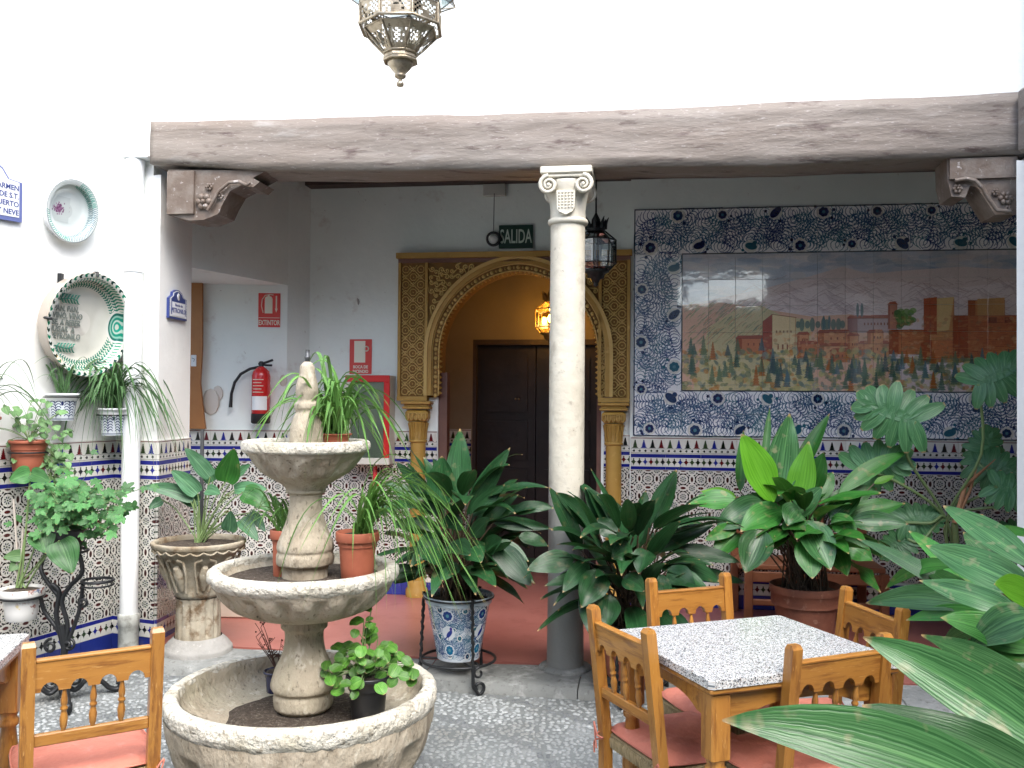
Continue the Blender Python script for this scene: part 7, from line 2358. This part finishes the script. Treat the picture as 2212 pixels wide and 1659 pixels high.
mb.add(V, [(0, 1, 2, 3)], [[(0, 0), (1, 0), (1, 1), (0, 1)]]); mb.build('violet_sprig', m_sprig, root)
root2, K2 = wall_bowl('painted_bowl', 'large cream earthenware bowl with green feathered rim and a verse on the left wall', 197, 702, .298, .215, .165, m_ring_b, bowl_plain, bowl_back, clips=True, dr=.62)
for k, (tx, y) in enumerate((('PAN, PAN,', .075), ('VINO, VINO', .036), ('SE, A BEBER', -.003), ('JUGAR  A', -.042), ('PETRONILO', -.081))):
    lettering(tx, .044, grey_ink, root2, K2 @ Matrix.Translation((-.195, y, -.083)), align='LEFT', sx=.86, bold=.0012)
# green sprigs above and below the verse
green_ink = M_('green_glaze_ink', (.03, .22, .15), .3)
for (yy, sg) in ((.135, 1), (-.145, -1)):
    mb = MB(); z_ = -.076
    st = [(-.165, yy - .01 * sg), (-.12, yy), (-.075, yy + .004 * sg), (-.04, yy - .012 * sg)]
    mb.tube([K2 @ Vector((x, y, z_)) for x, y in st], .003, 4)
    for q in range(6):
        x = -.155 + .021 * q
        for s2 in (-1, 1): mb.tube([K2 @ Vector((x, yy, z_)), K2 @ Vector((x + .012, yy + s2 * .022, z_)), K2 @ Vector((x + .022, yy + s2 * .026, z_))], [.003, .005, .002], 4)
    mb.build('green_sprig', green_ink, root2)
mb = MB(); p = onL(131, 605, .015); mb.box(tuple(p), (.022, .03, .075), rz=0); mb.build('bracket', iron, root2)

# name plaque on the pier
def plaque(pts_disp, label, rows, onw, Dv, Nv, name='ceramic_plaque'):
    q = [onw(*p) for p in pts_disp]
    c = sum((Vector(p) for p in q), Vector()) / len(q)
    T = frame_at(c, Dv, Nv)
    Ti = T.inverted()
    loc = [(Ti @ p) for p in q]; poly = [(p.x, p.y) for p in loc]
    root = thing(name, label, 'plaque', tuple(c))
    mb = MB(); mb.prism(poly, T @ Matrix.Translation((0, 0, -.008)), .016); mb.build('tile', blue_ink, root)
    cx = sum(p[0] for p in poly) / len(poly); cy = sum(p[1] for p in poly) / len(poly)
    return root, T, poly
onP = lambda a, b, o=.009: hit(a, b, Vector((A0.x, A0.y, 0)) + Vector((.0, 0, 0)) + Vector((1, -.078, 0)).normalized() * 0 + Vector((.997, -.078, 0)) * o, Vector((.997, -.078, 0)))
dBv = Vector((.078, .997, 0)); nBv = Vector((.997, -.078, 0))
def onP(a, b, o=.009): return hit(a, b, Vector((A0.x, A0.y, 0)) + nBv * o, nBv)
def sub_poly(T, poly, f, z, mb, d=.002):
    cx = sum(p[0] for p in poly) / len(poly); cy = sum(p[1] for p in poly) / len(poly)
    mb.prism([(cx + (x - cx) * f, cy + (y - cy) * f) for x, y in poly], T @ Matrix.Translation((0, 0, z)), d)
root, T, poly = plaque([(363, 643), (370, 637), (371, 630), (378, 626), (385, 628), (391, 635), (394, 644), (401, 649), (401, 694), (362, 686)][::-1],
                       'small blue and white ceramic name plaque reading PETRONILO on the corner pier', None, onP, dBv, -nBv)
poly = poly[::-1]
mb = MB(); sub_poly(T, poly, .90, .008, mb); mb.build('white_border', white_glaze, root)
mb = MB(); sub_poly(T, poly, .80, .0102, mb, .001); mb.build('blue_border', blue_ink, root)
xs = [p[0] for p in poly]; ys = [p[1] for p in poly]; w = max(xs) - min(xs); h = max(ys) - min(ys)
mb = MB(); mb.box((0, 0, 0), (w * .70, h * .46, .001), M=T @ Matrix.Translation(((max(xs) + min(xs)) / 2, min(ys) + h * .34, .0118))); mb.build('white_field', white_glaze, root)
mb = MB(); mb.ball(T @ Vector(((max(xs) + min(xs)) / 2, min(ys) + h * .77, .011)), h * .13, 10, 6, (.12, 1, 1)); mb.build('crest_field', white_glaze, root)
mb = MB(); mb.ball(T @ Vector(((max(xs) + min(xs)) / 2, min(ys) + h * .77, .014)), h * .06, 8, 5, (.2, .6, 1)); mb.build('crest', grey_ink, root)
Tc = T @ Matrix.Translation(((max(xs) + min(xs)) / 2, min(ys) + h * .34, .0125))
lettering('Rincón de', h * .13, blue_ink, root, Tc @ Matrix.Translation((0, h * .13, 0)), sx=1.1, bold=.0006)
lettering('PETRONILO', h * .22, blue_ink, root, Tc @ Matrix.Translation((0, -h * .06, 0)), sx=.95, bold=.001)
mb = MB()
for k in range(11):
    for xx in (min(xs) + w * .045, max(xs) - w * .045):
        mb.box((0, 0, 0), (w * .05, h * .022, .001), M=T @ Matrix.Translation((xx, min(ys) + h * (.08 + .058 * k), .0112)))
mb.build('edge_dashes', white_glaze, root)

root, T, poly = plaque([(-70, 378), (-42, 374), (-28, 352), (-10, 350), (4, 362), (18, 386), (46, 396), (45, 481), (-70, 462)][::-1],
                       'blue edged ceramic street sign cut off by the left edge of the picture', None, lambda a, b: onL(a, b, .012), DL, -NL)
root.children[0].data.materials[0] = M_('bloomed_blue_ink', (.12, .15, .34), .3)  # sign blue made paler to imitate bloom from strong light
poly = poly[::-1]
mb = MB(); sub_poly(T, poly, .88, .008, mb); mb.build('white_field', white_glaze, root)
xs = [p[0] for p in poly]; ys = [p[1] for p in poly]; w = max(xs) - min(xs); h = max(ys) - min(ys)
for k, tx in enumerate(('CARMEN', 'DE S.T.', 'DEL PUERTO', 'Y NEVE')):
    lettering(tx, h * .13, blue_ink, root, T @ Matrix.Translation((max(xs) - w * .07, min(ys) + h * (.62 - .145 * k), .0105)), align='RIGHT', sx=1.0, bold=.0008)

# ------------------------------------------------------------------ plants on the left wall
# blue fern pot and its dark tuft
p = onL(133, 908, .115); p0 = p.copy()
pot('wall_pot', 'blue and white fern patterned flower pot hung on the left wall below the verse bowl', 'pot', tuple(p), .092, .062, at(133, 850, p.y).z - p.z, m_spot, rim=.1, uv=True, rimmat=white_glaze)
spider('grassy_plant', 'dark thin leaved plant in the blue fern patterned wall pot', Vector((p.x, p.y, at(133, 855, p.y).z)), leaf_spider2, 20, (.22, .36), (.009, .013), 'thin leaved wall plants', up=(.6, 1.3), droop=(.0, .6), bias=(2.6, .5))
mb = MB(); mb.tube([p0 + Vector((.094 * math.cos(t * PI / 12), .094 * math.sin(t * PI / 12), .13)) for t in range(25)], .004, 5); mb.tube([p0 + Vector((0, 0, .13)) - NL * .094, p0 + Vector((0, 0, .13)) - NL * .14], .005, 5)
o = mb.build('iron_hoop', iron); tag(o, 'iron hoop holding the blue fern patterned wall pot', 'hoop')
# spider plant pot
p = onL(243, 940, .14)
pot('wall_pot', 'blue patterned wall pot hidden under the hanging spider plant beside the drain pipe', 'pot', tuple(p), .088, .06, .16, m_spot, rim=.1, uv=True, rimmat=white_glaze)
spider('spider_plant', 'hanging spider plant on the left wall next to the drain pipe', p + Vector((0, 0, .165)), leaf_spider2, 130, (.34, .66), (.013, .020), 'spider plants', up=(.2, 1.15), droop=(.9, 2.3), spread=.04)
mb = MB(); mb.tube([p + Vector((.09 * math.cos(t * PI / 12), .09 * math.sin(t * PI / 12), .12)) for t in range(25)], .004, 5); mb.tube([p + Vector((0, 0, .12)) - NL * .09, p + Vector((0, 0, .12)) - NL * .13], .005, 5)
o = mb.build('iron_hoop', iron); tag(o, 'iron hoop holding the hidden pot of the hanging spider plant', 'hoop')
# terracotta pot with pale trailing plant
p = onL(62, 1017, .13); zt = at(62, 951, p.y).z
pot('terracotta_pot', 'terracotta pot with trailing pale plant, fixed over the tiles at the left edge', 'pot', tuple(p), .100, .078, zt - p.z, terra)
pr_ = leaf_proto(leaf_pale, .055, .046, 'heart', 5)
def shp(k, n):
    if k % 4 == 0:      # trailing stem down the right-hand side
        t = rl.random(); q = at(112 + 22 * t + rl.uniform(-22, 26), 1000 + 170 * t * rl.random() - 20, p.y + .02)
        return q - pc_
    if k % 4 == 1:
        q = at(rl.uniform(90, 150), rl.uniform(905, 1010), p.y + rl.uniform(-.05, .1)); return q - pc_
    q = at(rl.gauss(55, 42), 880 + abs(rl.gauss(0, 46)) - 12, p.y + rl.uniform(-.12, .12)); return q - pc_
pc_ = Vector((p.x, p.y, zt))
bushlet('trailing_plant', 'pale green small leaved plant trailing from the terracotta pot at the left edge', pc_, pr_, 130, (.2, .15, .2), shape=shp, base=pc_, every=2, size=(.5, .95))
mb = MB(); mb.tube([p + Vector((.099 * math.cos(t * PI / 12), .099 * math.sin(t * PI / 12), .10)) for t in range(25)], .005, 5); mb.tube([p + Vector((0, 0, .10)) - NL * .1, p + Vector((0, 0, .10)) - NL * .15], .006, 5)
o = mb.build('iron_hoop', iron); tag(o, 'iron hoop holding the trailing terracotta pot at the left edge', 'hoop')
# leaves of a plant coming in from the left
pe = onL(-40, 900, .15)
spider('grassy_plant', 'long dark leaves of a wall plant reaching in from beyond the left edge', pe, leaf_spider2, 30, (.40, .66), (.010, .016), 'thin leaved wall plants', up=(.3, 1.3), droop=(.5, 1.3))
pot('wall_pot', 'wall pot of the dark leaved plant beyond the left edge', 'pot', tuple(pe - Vector((0, 0, .16))), .09, .065, .16, terra)

# ------------------------------------------------------------------ wrought iron plant tree
def plant_tree():
    Y = 4.66
    A = lambda u, v, dy=0: at(u, v, Y + dy)
    base = A(135, 1500); base.z = 0
    root = thing('iron_plant_tree', 'black wrought iron plant tree with ring arms before the tiled left wall', 'plant stand', tuple(base))
    def tb(name, pts, r): mb = MB(); mb.tube(curve3(pts, 6), r, 8); return mb.build(name, iron, root)
    zb_ = A(134, 1478)
    tb('trunk', [zb_, A(136, 1430), A(140, 1395), A(134, 1350)], .019)
    tb('branch', [A(140, 1400), A(124, 1360), A(96, 1320), A(88, 1290, -.02)], .011)
    tb('branch', [A(138, 1400), A(122, 1330), A(128, 1280), A(112, 1262)], .013)
    tb('branch', [A(140, 1400), A(146, 1350), A(134, 1300), A(150, 1268), A(176, 1240), A(176, 1215), A(168, 1190)], .012)
    tb('branch', [A(144, 1395), A(168, 1330), A(176, 1290), A(180, 1256)], .011)
    tb('branch', [A(128, 1290), A(92, 1240, .05), A(92, 1210, .08), A(104, 1190, .05)], .011)
    for (u_, v_, r_, dy) in ((143, 1190, .105, .03), (46, 1288, .105, -.02), (211, 1254, .076, .02), (164, 1433, .092, -.05)):
        c = A(u_, v_, dy)
        mb = MB(); mb.tube([c + Vector((r_ * math.cos(k * PI / 16), r_ * math.sin(k * PI / 16), 0)) for k in range(33)], .007, 6)
        if (u_, v_) in ((211, 1254), (164, 1433)): mb.tube([c + Vector((r_ * math.cos(k * PI / 16), r_ * math.sin(k * PI / 16), -.022)) for k in range(33)], .005, 6)
        mb.build('ring', iron, root)
    tb('ring_arm', [A(142, 1432), A(150, 1440), A(152, 1436, -.05)], .010)
    # scrolls
    for (u_, v_, s_, fl) in ((164, 1462, .045, 1), (112, 1470, .05, -1), (150, 1392, .03, -1), (110, 1395, .035, 1), (182, 1300, .03, 1)):
        c = A(u_, v_, .0); mb = MB()
        mb.tube([c + Vector((fl * s_ * (1 - .72 * t) * math.cos(1.5 + t * 9), -.02 * t, s_ * (1 - .72 * t) * math.sin(1.5 + t * 9))) for t in [k / 22 for k in range(23)]], .008, 6); mb.build('scroll', iron, root)
    # arched feet
    for k in range(4):
        a = .55 + k * PI / 2
        d = Vector((math.cos(a), math.sin(a), 0)); h = zb_.z
        o = Vector((base.x, base.y, 0))
        pts = [o + d * .01 + Vector((0, 0, h)), o + d * .06 + Vector((0, 0, h * .55)), o + d * .12 + Vector((0, 0, h * 1.15)), o + d * .185 + Vector((0, 0, h * .8)), o + d * .22 + Vector((0, 0, .03)), o + d * .26 + Vector((0, 0, .018)), o + d * .275 + Vector((0, 0, .045)), o + d * .255 + Vector((0, 0, .055))]
        mb = MB(); mb.tube(curve3(pts, 6), .013, 8, flat=1.5); mb.build('foot', iron, root)
    return A
A = plant_tree()
c = A(143, 1200, .03)
pot('plastic_pot', 'black plastic pot of ivy on the top ring of the iron plant tree', 'pot', (c.x, c.y, A(143, 1206, .03).z), .098, .070, A(143, 1140, .03).z - A(143, 1206, .03).z, black_plastic)
piv = leaf_proto(leaf_ivy, .060, .050, 'ivy', 4)
ct = Vector((c.x, c.y, A(143, 1135).z))
def shp(k, n):
    q = at(rl.gauss(165, 50), 1092 + rl.gauss(0, 30) + (18 if rl.random() < .3 else 0), 4.66 + rl.uniform(-.16, .16))
    return q - ct
bushlet('ivy', 'dense ivy with glossy lobed leaves spilling over the black pot on the iron plant tree', ct, piv, 270, (.2, .15, .15), shape=shp, base=ct, every=3, size=(.5, .95), face=.85)
c = A(46, 1300, -.02)
cz = A(46, 1338, -.02).z
pot('ceramic_pot', 'white ceramic pot with yellow band, in the low left ring of the iron plant tree', 'pot', (c.x, c.y, cz), .108, .072, A(46, 1268).z - cz, M_('pale_pot_glaze', (.62, .62, .60), .2, coat=.5, layers=[(16, .60, .66, (.25, .10, .08)), (9, .62, .66, (.60, .48, .14)), (12, .62, .66, (.12, .15, .24))]), rim=.24, rimout=.014)
tp = Vector((c.x, c.y, A(46, 1268).z))
root = thing('arrowhead_plant', 'tall thin stemmed plant with big arrow shaped leaves in the white pot', 'plant', tuple(tp))
sb = MB()
for (us, vs_, ut, vt, w, dy, m_) in ((66, 1022, 20, 1040, 36, -.02, leaf_ivy), (66, 1022, 108, 1042, 30, -.02, leaf_ivy), (128, 1168, 156, 1240, 58, -.12, leaf_ivy), (85, 1150, 100, 1196, 50, -.08, leaf_ivy), (50, 1200, 6, 1205, 24, 0, leaf_pale), (112, 1175, 92, 1150, 34, -.02, leaf_ivy), (40, 1215, 20, 1235, 22, 0, leaf_pale)):
    S, T_ = A(us, vs_, dy), A(ut, vt, dy - .03)
    leafobj(root, m_, S, T_, w * 4.66 / 1963 * 1.1, view_n(S, .2, .15), arch=.08, fold=.25, prof='heart')
    sb.tube(curve3([tp + Vector((rl.uniform(-.03, .03), 0, 0)), A((us + 46) / 2, (vs_ + 1268) / 2, dy / 2), S], 4), .005, 5)
o = sb.build('leaf_stalks', stem_g, root); o['kind'] = 'stuff'
mb = MB(); mb.tube([A(38, 1270), A(36, 1180), A(29, 1078)], .006, 6); mb.tube([A(45, 1270), A(47, 1180), A(50, 1140)], .005, 6); mb.build('cane', M_('old_cane', (.42, .38, .33), .8), root)
